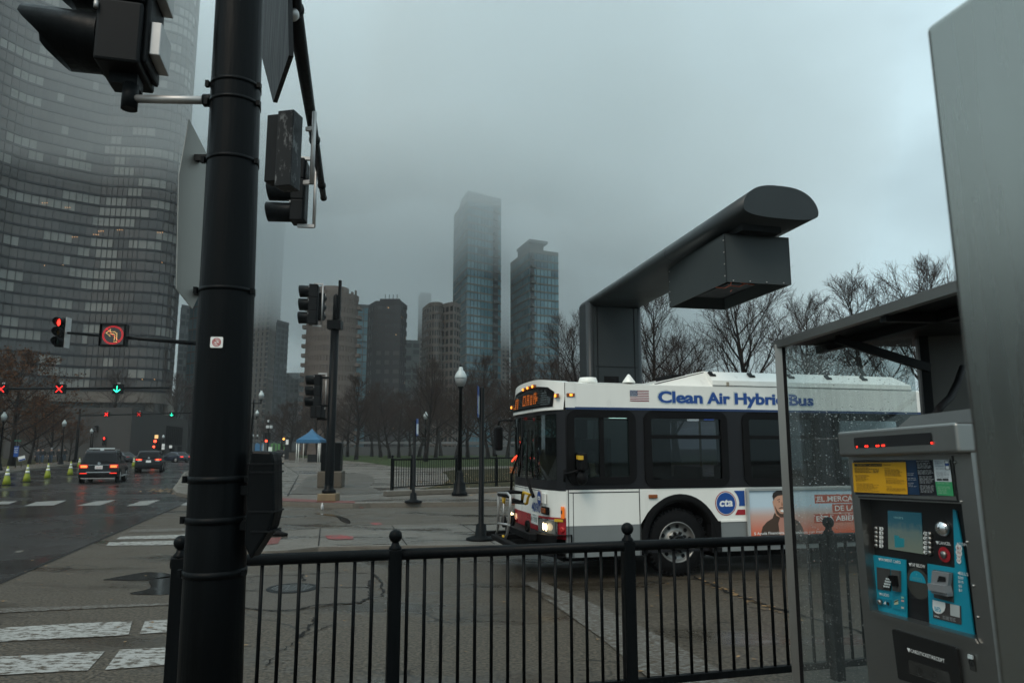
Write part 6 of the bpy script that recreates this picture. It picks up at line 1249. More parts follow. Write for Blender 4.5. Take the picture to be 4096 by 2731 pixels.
# the two tall blue towers
for (nm, lb, cs, Yc, yt, sd) in (('glass_tower', 'tallest blue glass tower with stacked corner balconies fading into cloud', [(1811, 300), (1866, 276), (2003, 286)], 276, 800, 22), ('glass_tower', 'second blue glass tower with a dark side and an overhanging roof plate', [(2043, 296), (2118, 274), (2236, 280)], 274, 1010, 23)):
    b, P, zz, wm_ = tower(nm, lb, cs, Yc, yt, 3.15, 1.7, (.13, .145, .14), blue, .20, .05, sd, (.66, .2, .14), bandc=(.17, .17, .15), run=4, depth=22, lit=1)
    p1, p2 = V((*P[1], 0)), V((*P[2], 0)); t = (p2 - p1).normalized(); o = V((t.y, -t.x, 0)); Lf = (p2 - p1).length
    if sd == 22: u0, u1 = .74, .90
    else: u0, u1 = .02, .16
    m = MB(); m.prism([p1 + t * Lf * u0 + o * .26, p1 + t * Lf * u1 + o * .26, p1 + t * Lf * u1 + o * .3, p1 + t * Lf * u0 + o * .3], (0, 0, zz)); m.build('balcony_recess', pm('recess', (.03, .035, .04), .5), b)
    nf = int(zz / 3.15)
    for f in range(nf): m = MB(); zb = f * zz / nf; m.prism([p1 + t * Lf * u0 + o * .3 + V((0, 0, zb)), p1 + t * Lf * (u1 if f % 2 else (u0 + u1 * 2) / 3) + o * .3 + V((0, 0, zb)), p1 + t * Lf * (u1 if f % 2 else (u0 + u1 * 2) / 3) + o * 1.7 + V((0, 0, zb)), p1 + t * Lf * u0 + o * 1.7 + V((0, 0, zb))], (0, 0, 1.1)); m.build('balcony', wm_, b)
    m = MB()
    if sd == 22:
        q = p1 + t * Lf * .02; zt2 = zof(1950, 778, 280); bk = (V((*P[0], 0)) - p1).normalized(); bp2 = p2.normalized() - t * .15; m.prism([p1 + V((0, 0, zz)), p2 + V((0, 0, zz)), p2 + bp2 * 14 + V((0, 0, zz)), p1 + bk * 14 + V((0, 0, zz))], (0, 0, 4))
    else:
        bk = (V((*P[0], 0)) - p1).normalized(); a_, c_ = p1 - t * 0, p1 + t * Lf * .55; m.prism([a_ + bk * 2 + V((0, 0, zz)), c_ + bk * 2 + V((0, 0, zz)), c_ + bk * 14 + V((0, 0, zz)), a_ + bk * 14 + V((0, 0, zz))], (0, 0, 4.6)); a_, c_ = p1 + t * .2, p1 + t * Lf * .64; m.prism([a_ + V((0, 0, zz + 4.6)), c_ + V((0, 0, zz + 4.6)), c_ + bk * 16 + V((0, 0, zz + 4.6)), a_ + bk * 16 + V((0, 0, zz + 4.6))], (0, 0, 1.0))
    m.build('roof_plate', wm_, b)
tower('stone_tower', 'thin beige sliver of a tower between the two blue glass towers', [(1990, 500), (2038, 503)], 500, 1010, 3.1, 3.0, (.15, .125, .11), grey_p, .4, .5, 24)
tower('tower_block', 'pale ghostly tower in fog near the gantry column', [(2244, 690), (2320, 700)], 690, 1080, 3.2, 3.2, (.13, .12, .115), dim, .35, .4, 25)
tower('tower_block', 'foggy grid-windowed block showing just left of the gantry column'.replace('left of', 'beside'), [(2290, 760), (2400, 770)], 760, 1180, 3.4, 3.4, (.18, .18, .18), dim, .3, .3, 26)
tower('glass_tower', 'small bright blue glass block low beside the gantry column', [(2318, 300), (2372, 303)], 300, 1315, 3.3, 2.0, (.10, .15, .2), panes_mats((.04, .16, .26), (.08, .24, .36), (.03, .1, .17), .1), .1, .06, 27)
reflected_block = bld('tower_block', 'low dark block far off beyond the kerb on the curved tower side'); facade(reflected_block, [(-150, 5), (-158, 60), (-160, 118)], 0, 34, 3.4, 4, pm('reflected_block_wall', (.06, .055, .05), .7), dim, .35, .3)  # unseen block, added so the steel pylon mirrors something darker than sky
# steam over the low block
m = MB()
for (px, py, r) in ((1178, 1490, 3.2), (1192, 1478, 4.0), (1206, 1486, 3.4), (1186, 1500, 2.8)): m.ball(aty(px, py, 465), r * 1.3, 12, 0, .75)
tag(m.build('steam', vol('steam', (.95, .97, .98), .05)), kind='stuff')
# ================================================================ bare trees
def make_tree(seed, H, trunk_h, r0, spread=.5, n1=16, n2=7, n3=6, leafy=0.0, up=.55, lower=.22, fork=False):
    r = random.Random(seed); tk = MB(); cr = MB(); lf = []
    def path(p, d, L_, wob, n):
        pts = [p.copy()]; d = d.copy()
        for i in range(n):
            d = (d + V((r.gauss(0, wob), r.gauss(0, wob), r.gauss(0, wob * .6) + .05)) ).normalized(); p = p + d * (L_ / n); pts.append(p.copy())
        return pts, d
    def at(pts, t):
        k = t * (len(pts) - 1); i = min(int(k), len(pts) - 2); return pts[i].lerp(pts[i + 1], k - i), (pts[i + 1] - pts[i]).normalized()
    trunk, _ = path(V((0, 0, 0)), V((0, 0, 1)), H * .93, .045, 9)
    tk.tube(trunk, [r0 * 1.25] + [r0 * (1 - .93 * (i / 9) ** 1.0) for i in range(1, 10)], 9)
    def side(d, ang):
        a = V((r.gauss(0, 1), r.gauss(0, 1), r.gauss(0, 1))); a = (a - d * a.dot(d)).normalized(); return (d * math.cos(ang) + a * math.sin(ang)).normalized()
    ga = r.random() * 6
    for i in range(n1):
        t = lower + (.97 - lower) * (i / n1) ** .9; p, td = at(trunk, t); ga += 2.4 + r.gauss(0, .3)
        el = R(20 + 50 * t + r.gauss(0, 7)); d = V((math.cos(ga) * math.cos(el), math.sin(ga) * math.cos(el), math.sin(el)))
        L1 = H * spread * (1.05 - .72 * (t - lower) / (1 - lower)) * r.uniform(.8, 1.1); ra = r0 * .42 * (1.05 - t)  + .02
        b1, _ = path(p, d, L1, .10, 6); tk.tube(b1, [ra * (1 - .8 * k / 6) for k in range(7)], 5, caps=False)
        for j in range(n2):
            u = .22 + .76 * (j + r.random() * .5) / n2; p2, d2 = at(b1, u); L2 = L1 * (.62 - .3 * u) * r.uniform(.75, 1.2)
            dd = side(d2, R(r.uniform(25, 50))); dd = (dd + V((0, 0, .22))).normalized(); b2, _ = path(p2, dd, L2, .12, 4); rb = max(.014, ra * .36 * (1 - .5 * u)); cr.tube(b2, [rb * (1 - .7 * k / 4) for k in range(5)], 4, caps=False)
            for k in range(n3):
                u3 = .2 + .8 * (k + r.random() * .6) / n3; p3, d3 = at(b2, min(u3, .99)); L3 = L2 * (.6 - .25 * u3) * r.uniform(.7, 1.25) + .15
                de = side(d3, R(r.uniform(22, 48))); de = (de + V((0, 0, .25))).normalized(); b3, _ = path(p3, de, L3, .12, 3); cr.tube(b3, [.014, .011, .009, .006], 3, caps=False)
                for q in range(3):
                    p4, d4 = at(b3, .3 + .3 * q); b4, _ = path(p4, side(d4, R(35)), L3 * .5, .1, 2); cr.tube(b4, [.009, .007, .005], 3, caps=False)
                    if leafy and r.random() < leafy:
                        for z in range(5): lf.append((b4[-1].lerp(b4[0], r.random()) + V((r.gauss(0, .12), r.gauss(0, .12), r.gauss(0, .12))), r.uniform(.05, .11)))
    LM = MB()
    for p, s in lf:
        a = V((r.gauss(0, 1), r.gauss(0, 1), r.gauss(0, 1))).normalized(); b = a.cross(V((r.gauss(0, 1), r.gauss(0, 1), r.gauss(0, 1)))).normalized(); LM.add([p - a * s, p - b * s * .6, p + a * s, p + b * s * .6], [(0, 1, 2, 3)])
    return tk, cr, LM
def tree_proto(name, label, loc, group, *a, **k):
    t = thing(name, label, 'tree', loc, 0, group); tk, cr, LM = make_tree(*a, **k); tk.build('trunk', M['bark'], t, fix=False); c = cr.build('crown', M['twig'], t, fix=False)
    if LM.v: LM.build('foliage', M['leaf_orange'], t, fix=False)
    return t
PG = 'bare trees of the park'
rt_ = random.Random(21)
protos = [tree_proto('bare_tree', 'x', (0, 0, 0), PG, 101, 16, 3, .30, spread=.42, n1=20, n2=8, n3=7, lower=.2), tree_proto('bare_tree', 'x', (0, 0, 0), PG, 202, 15, 3, .32, spread=.50, n1=18, n2=8, n3=7, lower=.24), tree_proto('bare_tree', 'x', (0, 0, 0), PG, 303, 14, 3, .28, spread=.58, n1=19, n2=8, n3=7, lower=.16)]
used = set()
def plant(k, px, ypx_top, Y, label, zb=.15, wsc=1.0):
    """the trunk stands at view column px and distance Y, tall enough to reach row ypx_top"""
    x = az(px) * Y; ztop = aty(px, ypx_top, Y).z; H = (16, 15, 14)[k]; s = (ztop - zb) / (H * 1.08)
    loc = (x, Y, zb); rz = rt_.uniform(0, 6.28)
    if k not in used: used.add(k); o = protos[k]; o.location = loc; o.rotation_euler = (0, 0, rz); o.scale = (s * wsc, s * wsc, s); o['label'] = label; return o
    o = dup(protos[k], loc, rz, label); o.scale = (s * wsc, s * wsc, s); return o
# big ones behind the bus and the gantry
plant(0, 2600, 1110, 40, 'large bare tree whose trunk shows between the gantry column and its box', wsc=1.05)
plant(1, 3010, 1050, 37, 'largest bare tree with a thick dark trunk under the charger box of the gantry', wsc=1.12)
plant(2, 2330, 1285, 56, 'bare tree partly hidden behind the gantry column', wsc=1.1)
plant(0, 3440, 1060, 52, 'bare tree rising above the shelter roof, nearest its low end', wsc=1.2)
plant(1, 3640, 1035, 56, 'bare tree rising above the shelter roof, nearest the steel pylon', wsc=1.1)
plant(0, 3230, 1150, 66, 'bare tree filling the gap between the charger box and shelter roof', wsc=1.2)
plant(1, 2470, 1270, 75, 'distant bare tree peeping past both edges of the gantry column', wsc=1.2)
plant(1, 2690, 1330, 92, 'far bare tree low over the bus between gantry column and hood', wsc=1.6)
# rows across the lawn
rows = [(1440, 1480, 112, 0, 'bare tree with a broad crown standing beside the black utility cabinet', 1.25), (1712, 1430, 96, 1, 'tall slender bare tree on the lawn in front of the beige bay-windowed block', .95), (1930, 1395, 88, 0, 'bare tree reaching up in front of the tallest blue tower', .95), (2130, 1400, 84, 2, 'wide bare tree in front of the second blue tower just above the bus front', .9),
    (1570, 1540, 128, 2, 'round-headed bare tree between the dark slab tower and the tall slender tree', 1.2), (1830, 1480, 120, 2, 'bare tree standing behind the black lamp post', 1.15), (1290, 1560, 132, 1, 'brushy bare tree overhanging the blue canopy tent', 1.35), (1180, 1590, 140, 0, 'dense bare tree next to the small street-side signal pole', 1.5), (2030, 1500, 125, 1, 'bare tree behind the bus stop pole', 1.2), (2230, 1430, 105, 1, 'bare tree over the bus roof left open beside the route sign'.replace('left open ', ''), 1.1),
    (1500, 1590, 160, 1, 'farther bare tree low on the lawn edge beyond the utility cabinet', 1.4), (1650, 1580, 165, 0, 'farther bare tree at the lawn edge under the beige bay-windowed block', 1.4), (1770, 1570, 168, 1, 'farther bare tree at the lawn edge under the tallest blue tower', 1.4), (1980, 1560, 160, 2, 'farther bare tree at the lawn edge between both blue towers', 1.4), (1370, 1620, 168, 2, 'farther bare tree at the lawn edge under the round beige tower', 1.4), (1240, 1640, 175, 1, 'farthest bare tree above the blue tent', 1.4), (1110, 1650, 178, 2, 'small dark bare tree at the foot of the vertical-striped tower', 1.2), (2150, 1570, 150, 0, 'farther bare tree seen just over the front of the bus', 1.3)]
rows += [(px, yt, Y, k, 'hazy bare tree of the back row, %s' % w_, ws) for px, yt, Y, k, w_, ws in ((1150, 1600, 150, 0, 'over the litter bin', 1.3), (1330, 1570, 145, 2, 'just above the black utility cabinet', 1.4), (1405, 1560, 150, 0, 'one gap beyond the utility cabinet', 1.4), (1535, 1560, 148, 1, 'under the dark slab tower edge', 1.4), (1605, 1550, 140, 0, 'below the pale misty building', 1.4), (1685, 1540, 145, 2, 'behind the short blue bus stop sign', 1.4), (1750, 1530, 138, 0, 'between the bus stop sign and lamp post', 1.4), (1875, 1530, 142, 1, 'between the lamp post and tall bus stop pole', 1.4), (1955, 1510, 136, 2, 'right behind the tall bus stop pole', 1.4), (2085, 1510, 132, 1, 'over the front corner of the bus', 1.4), (2200, 1500, 128, 0, 'over the bus route sign', 1.4), (2275, 1480, 122, 2, 'at the foot of the gantry column', 1.4))]
for px, yt, Y, k, lb, ws in rows: plant(k, px, yt, Y, lb, wsc=ws)
# autumn trees along the left pavement
AG = 'autumn trees along the left pavement'
ap_ = [tree_proto('autumn_tree', 'x', (0, 0, 0), AG, 404, 9, 2, .18, spread=.55, n1=16, n2=6, n3=5, leafy=.5, lower=.16), tree_proto('autumn_tree', 'x', (0, 0, 0), AG, 505, 9, 2, .16, spread=.6, n1=15, n2=6, n3=5, leafy=.32, lower=.16)]
for n, (px, yt, Y, k, lb, ws) in enumerate(((-60, 1480, 58, 0, 'rusty orange tree cut by the picture edge behind the nearest globe lamp', 1.3), (95, 1440, 74, 0, 'rusty brown tree behind the blue-bannered globe lamp', 1.25), (165, 1610, 84, 1, 'thin autumn tree beside the green street name sign', 1.3), (245, 1640, 92, 0, 'low autumn tree behind the walking people', 1.3), (10, 1600, 66, 1, 'thin dark autumn tree next to the blue banner pole', 1.2), (320, 1700, 98, 1, 'low dark autumn tree at the tall gantry post of the lane signals', 1.2), (190, 1690, 102, 0, 'small autumn tree farthest along the pavement before the concrete block', 1.5))):
    x = az(px) * Y; s = (aty(px, yt, Y).z - .15) / 8.7
    if n == 0 or n == 2: o = ap_[k]; o.location = (x, Y, .15); o['label'] = lb
    else: o = dup(ap_[k], (x, Y, .15), rt_.uniform(0, 6), lb)
    o.scale = (s * ws, s * ws, s)
plant(2, 470, 1490, 150, 'spreading bare tree on the podium in front of the curved tower', zb=zt0 - 1.5, wsc=1.2); plant(1, 735, 1490, 170, 'bare tree just past the end of the curved tower', zb=3, wsc=1.1)
# ================================================================ street lamps
def lamp_parts(t, H, heads):
    m = MB(); m.lathe([(.30, 0), (.30, .12), (.24, .16), (.22, .45), (.15, .55), (.12, .85), (.085, .95)], (0, 0, 0), 14); m.build('base', M['black_paint'], t)
    m = MB(); m.lathe([(.085, .9), (.06, H - .95), (.075, H - .93)], (0, 0, 0), 12)
    if len(heads) > 1: m.tube([(heads[0], 0, H - 1.15), (heads[-1], 0, H - 1.15)], .045, 8); m.lathe([(.05, H - 1.1), (.02, H - .7)], (0, 0, 0), 8)
    m.build('post', M['black_paint'], t)
    for x in heads:
        m = MB(); z = H - .95; m.lathe([(.05, z - .25 if len(heads) > 1 else z), (.08, z + .06), (.12, z + .12), (.12, z + .15)], (x, 0, 0), 14); hd = m.build('lamp_fitter', M['black_paint'], t)
        m = MB(); m.lathe([(.12, z + .14), (.20, z + .30), (.225, z + .42), (.21, z + .46)], (x, 0, 0), 18); m.build('lamp_bowl', pm('lamp_bowl', (.22, .235, .235), .3, var=.05), hd)
        m = MB(); m.lathe([(.23, z + .45), (.235, z + .48), (.225, z + .56), (.16, z + .70), (.09, z + .78), (.085, z + .86), (.05, z + .90)], (x, 0, 0), 18); m.build('lamp_shade', pm('lamp_white', (.40, .45, .45), .35, var=.08), hd)
        m = MB(); m.lathe([(.03, z + .9), (.045, z + .94), (.02, z + .98), (.004, z + 1.05)], (x, 0, 0), 8); m.build('finial', M['black_paint'], hd)
    return t
l0 = gp(1838, 1982, .14); ztop = aty(1841, 1452, l0.y).z; LG = 'single globe street lamps'
L1 = lamp_parts(thing('street_lamp', 'black street lamp with a white acorn globe beside the distant railing', 'street lamp', l0, 0, LG), ztop - .14 - .1, [0])
for px, pyb, pyt, lb in ((48, 1880, 1645, 'globe street lamp carrying a blue banner on the left pavement'), (288, 1856, 1677, 'globe street lamp just before the tall lane signal post'), (398, 1800, 1712, 'globe street lamp half hidden behind the dark car with the roof bar'), (681, 1832, 1737, 'globe street lamp with two white plates by the concrete block'), (716, 1830, 1746, 'farthest globe street lamp by the slotted end of the concrete block'), (1708, 1822, 1645, 'small globe lamp among the park trees'), (1002, 1820, 1690, 'single globe lamp low beside the thick pole')):
    Y = gp(px, max(pyb, 1842), .14).y if pyb > 1840 else {398: 95, 681: 104, 716: 116, 1708: 108, 1002: 92}[px]
    zt_ = aty(px, pyt, Y).z; s = (zt_ - .14) / (ztop - .24); dup(L1, (az(px) * Y, Y, .14), 0, lb, s)
DG = 'double globe street lamps'
Y = 62; D1 = lamp_parts(thing('street_lamp', 'nearest twin-globe street lamp close beside the thick pole', 'street lamp', (az(1028) * Y, Y, .14), 0, DG), aty(1028, 1560, Y).z - .14, [-.63, .63])
for px, pyt, Y, lb in ((1024, 1638, 82, 'second twin-globe street lamp behind the nearest one'), (1041, 1736, 125, 'small farthest twin-globe street lamp beyond the others'), (996, 1725, 112, 'far twin-globe street lamp nearly hidden by the thick pole')):
    dup(D1, (az(px) * Y, Y, .14), 0, lb, (aty(px, pyt, Y).z - .14) / (aty(1028, 1560, 62).z - .14))
# ================================================================ poles with bus stop signs
def stop_sign(b, topy, lb, side, s_top, s_bot, lean=0):
    t = thing('bus_stop_sign', lb, 'bus stop sign', b, 0, 'bus stop signs'); H = aty(b.x / b.y / math.cos(PITCH) * 0 + CX + F * (b.x / b.y) * math.cos(PITCH), topy, b.y).z - b.z
    m = MB(); m.lathe([(.30, 0), (.29, .04), (.12, .09), (.10, .30), (.055, .32), (.05, H), (.03, H + .02)], (0, 0, 0), 16); m.build('post', M['black_paint'], t)
    zt_, zb_ = s_top - b.z, s_bot - b.z; h = zt_ - zb_
    m = MB(); m.bb((side * .05, -.16, zb_), (side * .05 + .012, .30, zt_)); pn = m.build('sign_panel', M['bus_blue'], t)
    m = MB()
    for sx in (side * .05 - .003, side * .05 + .013): m.bb((sx, -.15, zb_ + h * .10), (sx + .002, .29, zb_ + h * .70))
    m.build('sign_schedule', M['white_ink'], pn)
    m = MB()
    for k in range(4): z = zb_ + h * (.25 + .12 * k); m.bb((side * .05 - .006, -.1, z), (side * .05 - .003, .2, z + .03))
    m.build('lettering', M['navy'], pn); return t
b_ = gp(1924, 2158, .12); stop_sign(b_, 1552, 'bus stop pole with a tall blue and white sign just ahead of the bus', -1.6, aty(1918, 1545, b_.y).z, aty(1918, 1668, b_.y).z)
b_ = gp(1653, 2008, .14); stop_sign(b_, 1682, 'second bus stop pole with a short blue sign in front of the distant railing', 1.4, aty(1660, 1674, b_.y).z, aty(1660, 1742, b_.y).z)
# ================================================================ signal pole across the roadway
b_ = gp(1314, 2003, .14); Yp = b_.y
spx = thing('signal_pole', 'slender black signal pole on a rusty concrete footing across the roadway', 'pole', b_)
m = MB(); m.box((0, 0, .13), (.62, .62, .26)); m.build('footing', pm('rusty_footing', (.15, .11, .06), .7, var=.4, scale=5), spx, bevel=.03)
H = aty(1322, 1300, Yp).z - b_.z
m = MB(); m.lathe([(.24, .26), (.23, .36), (.16, .40), (.15, .6), (.145, H)], (0, 0, 0), 16); m.build('shaft', M['black_paint'], spx)
m = MB(); z1 = aty(1322, 1185, Yp).z - b_.z; m.lathe([(.10, H - .3), (.095, z1), (.04, z1 + .08)], (0, 0, 0), 12); m.bb((-.24, -.2, H - .15), (.24, .2, H + .15)); m.bb((.08, -.06, H + .2), (.17, .06, H + 1.6)); m.build('upper_shaft', M['black_paint'], spx)
def far_sig(px, pyb, h, lb, lit=None, rz=-82, Y=None, **k):
    Y = Y or Yp; q = aty(px, pyb, Y); return traffic_signal(q, R(rz), lb, lit, 'traffic signal heads', 3, h / 3, h / 3 * .95, h / 3 * .6, **k)
far_sig(1250, 1298, 1.42, 'upper signal head facing sideways on the slender pole across the roadway', deep=.36, cut=.9)
far_sig(1275, 1282, 1.0, 'second upper signal head tucked behind the first on the slender pole', rz=170, Y=Yp + .35, deep=.2, mount=None)
far_sig(1268, 1628, 1.12, 'lower signal head facing sideways on the slender pole across the roadway', deep=.3, cut=.9)
q = aty(1271, 1672, Yp); ps_ = thing('pedestrian_signal', 'boxy black pedestrian signal under the lower head on the slender pole', 'pedestrian signal', q, R(-8)); m = MB(); m.bb((-.20, -.2, 0), (.20, .2, .42)); m.build('housing', M['worn_black'], ps_, bevel=.03); m = MB(); m.bb((-.025, -.215, .02), (.0, .2, .43)); m.build('housing_seam', M['rubber'], ps_)
for zz in (aty(1300, 1510, Yp).z, aty(1300, 1622, Yp).z, aty(1300, 1676, Yp).z): m = MB(); m.tube([V((-.5, 0, zz - b_.z)), V((0, 0, zz - b_.z))], .035, 8); m.build('side_bracket', M['black_paint'], spx)
# utility cabinet on its plinth
a0_, a1_ = gp(1269, 1950, .14), gp(1366, 1950, .14); Yc = a0_.y; c = (a0_ + a1_) / 2
uc = thing('utility_cabinet', 'tall black utility cabinet on a tan concrete plinth behind the slender pole', 'cabinet', (c.x, Yc, .14), R(6)); w_ = (a1_ - a0_).length; hp = aty(1300, 1884, Yc).z - .14; ht = aty(1300, 1774, Yc).z - .14
m = MB(); m.bb((-w_ / 2, -.1, 0), (w_ / 2, 1.1, hp)); m.build('plinth', M['tan_block'], uc, bevel=.05); m = MB(); m.bb((-w_ * .40, .1, hp), (w_ * .40, .95, ht)); m.bb((-w_ * .415, .07, ht), (w_ * .415, 1.0, ht + .05)); m.build('cabinet_box', M['black_paint'], uc, bevel=.02); m = MB(); m.bb((.02, .09, hp + .05), (.035, .1, ht - .03)); m.build('door_seam', M['rubber'], uc)
# blue canopy tent
Y = 92; tx0, tx1 = az(1203) * Y, az(1297) * Y; cx_ = (tx0 + tx1) / 2; hw = (tx1 - tx0) / 2; ze = aty(1240, 1758, Y).z; za = aty(1246, 1712, Y).z
tn = thing('canopy_tent', 'blue pop-up canopy tent with a peaked roof on white poles', 'tent', (cx_, Y, .14)); tb = pm('tent_blue', (.008, .085, .18), .6, var=.25, scale=.8)
m = MB(); k = 8; vs = [(0, 0, za - .14)]; 
ring = []
for j in range(1, 5):
    f = j / 4; z = (za - .14) + (ze - za) * f ** .72
    for (sx, sy) in ((-1, -1), (0, -1), (1, -1), (1, 0), (1, 1), (0, 1), (-1, 1), (-1, 0)): ring.append((sx * hw * f, sy * hw * f + hw, z))
vs[0] = (0, hw, za - .14); vs += ring; fs = [(0, 1 + i, 1 + (i + 1) % 8) for i in range(8)]
for j in range(3): fs += [(1 + j * 8 + i, 1 + (j + 1) * 8 + i, 1 + (j + 1) * 8 + (i + 1) % 8, 1 + j * 8 + (i + 1) % 8) for i in range(8)]
m.add(vs, fs); zr_ = ze - .14
for i in range(8): a = ring[24 + i]; b = ring[24 + (i + 1) % 8]; m.quad(a, b, (b[0], b[1], zr_ - .42), (a[0], a[1], zr_ - .42))
m.build('canopy', tb, tn)
for (sx, sy) in ((-1, 0), (-.82, 0), (.86, 0), (1, 0), (-1, 2), (1, 2)): m = MB(); m.tube([(sx * hw * .97, sy * hw + .1, 0), (sx * hw * .97, sy * hw + .1, zr_ - .2)], .05, 6); m.build('leg', M['white_paint'], tn)
m = MB(); m.bb((-hw * .3, hw, 0), (hw * .9, hw + .8, 1.0)); m.build('table', M['dark_metal'], tn)
# planter bin and info totem
b_ = gp(1170, 1840, .14); tb_ = thing('litter_bin', 'square dark litter bin standing alone on the paved plaza', 'bin', b_, R(8)); s = 30 / F * b_.y; m = MB(); m.bb((-s * .42, -s * .42, 0), (s * .42, s * .42, s * 1.05)); m.build('bin_body', pm('bin_brown', (.05, .04, .03), .7, var=.3), tb_); m = MB(); m.bb((-s * .46, -s * .46, s * 1.05), (s * .46, s * .46, s * 1.2)); m.build('rim', M['dark_metal'], tb_)
tt = thing('info_totem', 'slim dark information totem with a small pale plate behind the litter bin', 'totem', (az(1169) * 118, 118, .14)); m = MB(); m.bb((-.35, -.2, 0), (.35, .2, aty(1169, 1752, 118).z)); m.build('totem_body', M['dark_metal'], tt); m = MB(); z = aty(1169, 1765, 118).z - .14; m.bb((-.22, -.23, z - .5), (.22, -.21, z + .3)); m.build('totem_plate', M['white_ink'], tt)
# painted hoarding at the far end
hd_ = thing('mural_wall', 'long hoarding painted with blue, white and green shapes at the far end', 'hoarding', (0, 172, .1)); z1 = aty(1100, 1770, 172).z
m = MB(); m.bb((az(970) * 172, 0, 0), (az(1210) * 172, .5, z1)); m.build('hoarding_board', pm('hoarding', (.03, .04, .045), .7, var=.4, scale=.1), hd_)
rm_ = random.Random(8)
for (c, spans) in (((.02, .12, .25), ((985, 1003), (1040, 1062), (1067, 1076))), ((.3, .36, .38), ((1004, 1018), (1044, 1053), (1072, 1077))), ((.06, .20, .05), ((1104, 1128), (1132, 1158))), ((.16, .17, .03), ((1160, 1172),)), ((.25, .16, .02), ((1176, 1182),)), ((.02, .05, .03), ((1112, 1122), (1140, 1150)))):
    m = MB()
    for a, b in spans: y = -.02 - .01 * rm_.random() - (.02 if c[1] < .06 else 0); x0, x1 = az(a) * 172, az(b) * 172; m.poly([(x0, y, rm_.uniform(.4, 1.2)), (x0 * .4 + x1 * .6, y, rm_.uniform(.2, .7)), (x1, y, rm_.uniform(.4, 1.5)), (x1, y, z1 * rm_.uniform(.75, .95)), (x0 * .5 + x1 * .5, y, z1 * .96), (x0, y, z1 * rm_.uniform(.7, .95))])
    m.build('mural_paint', pm('mural', c, .7, var=.2, scale=.3), hd_)
# low park wall and railing beyond the lawn
pw = thing('park_wall', 'low pale wall with a thin railing beyond the lawn and trees', 'wall', (0, 183, .14)); m = MB(); m.bb((az(1300) * 183, 0, 0), (az(2400) * 183, .4, 2.2)); m.build('wall_face', pm('park_wall', (.045, .05, .052), .8, var=.3, scale=.2), pw); m = MB(); m.bb((az(1360) * 183, -.1, 2.9), (az(2350) * 183, 0, 3.5)); m.build('railing', pm('park_rail', (.10, .11, .115), .6, var=.5, scale=.15), pw)
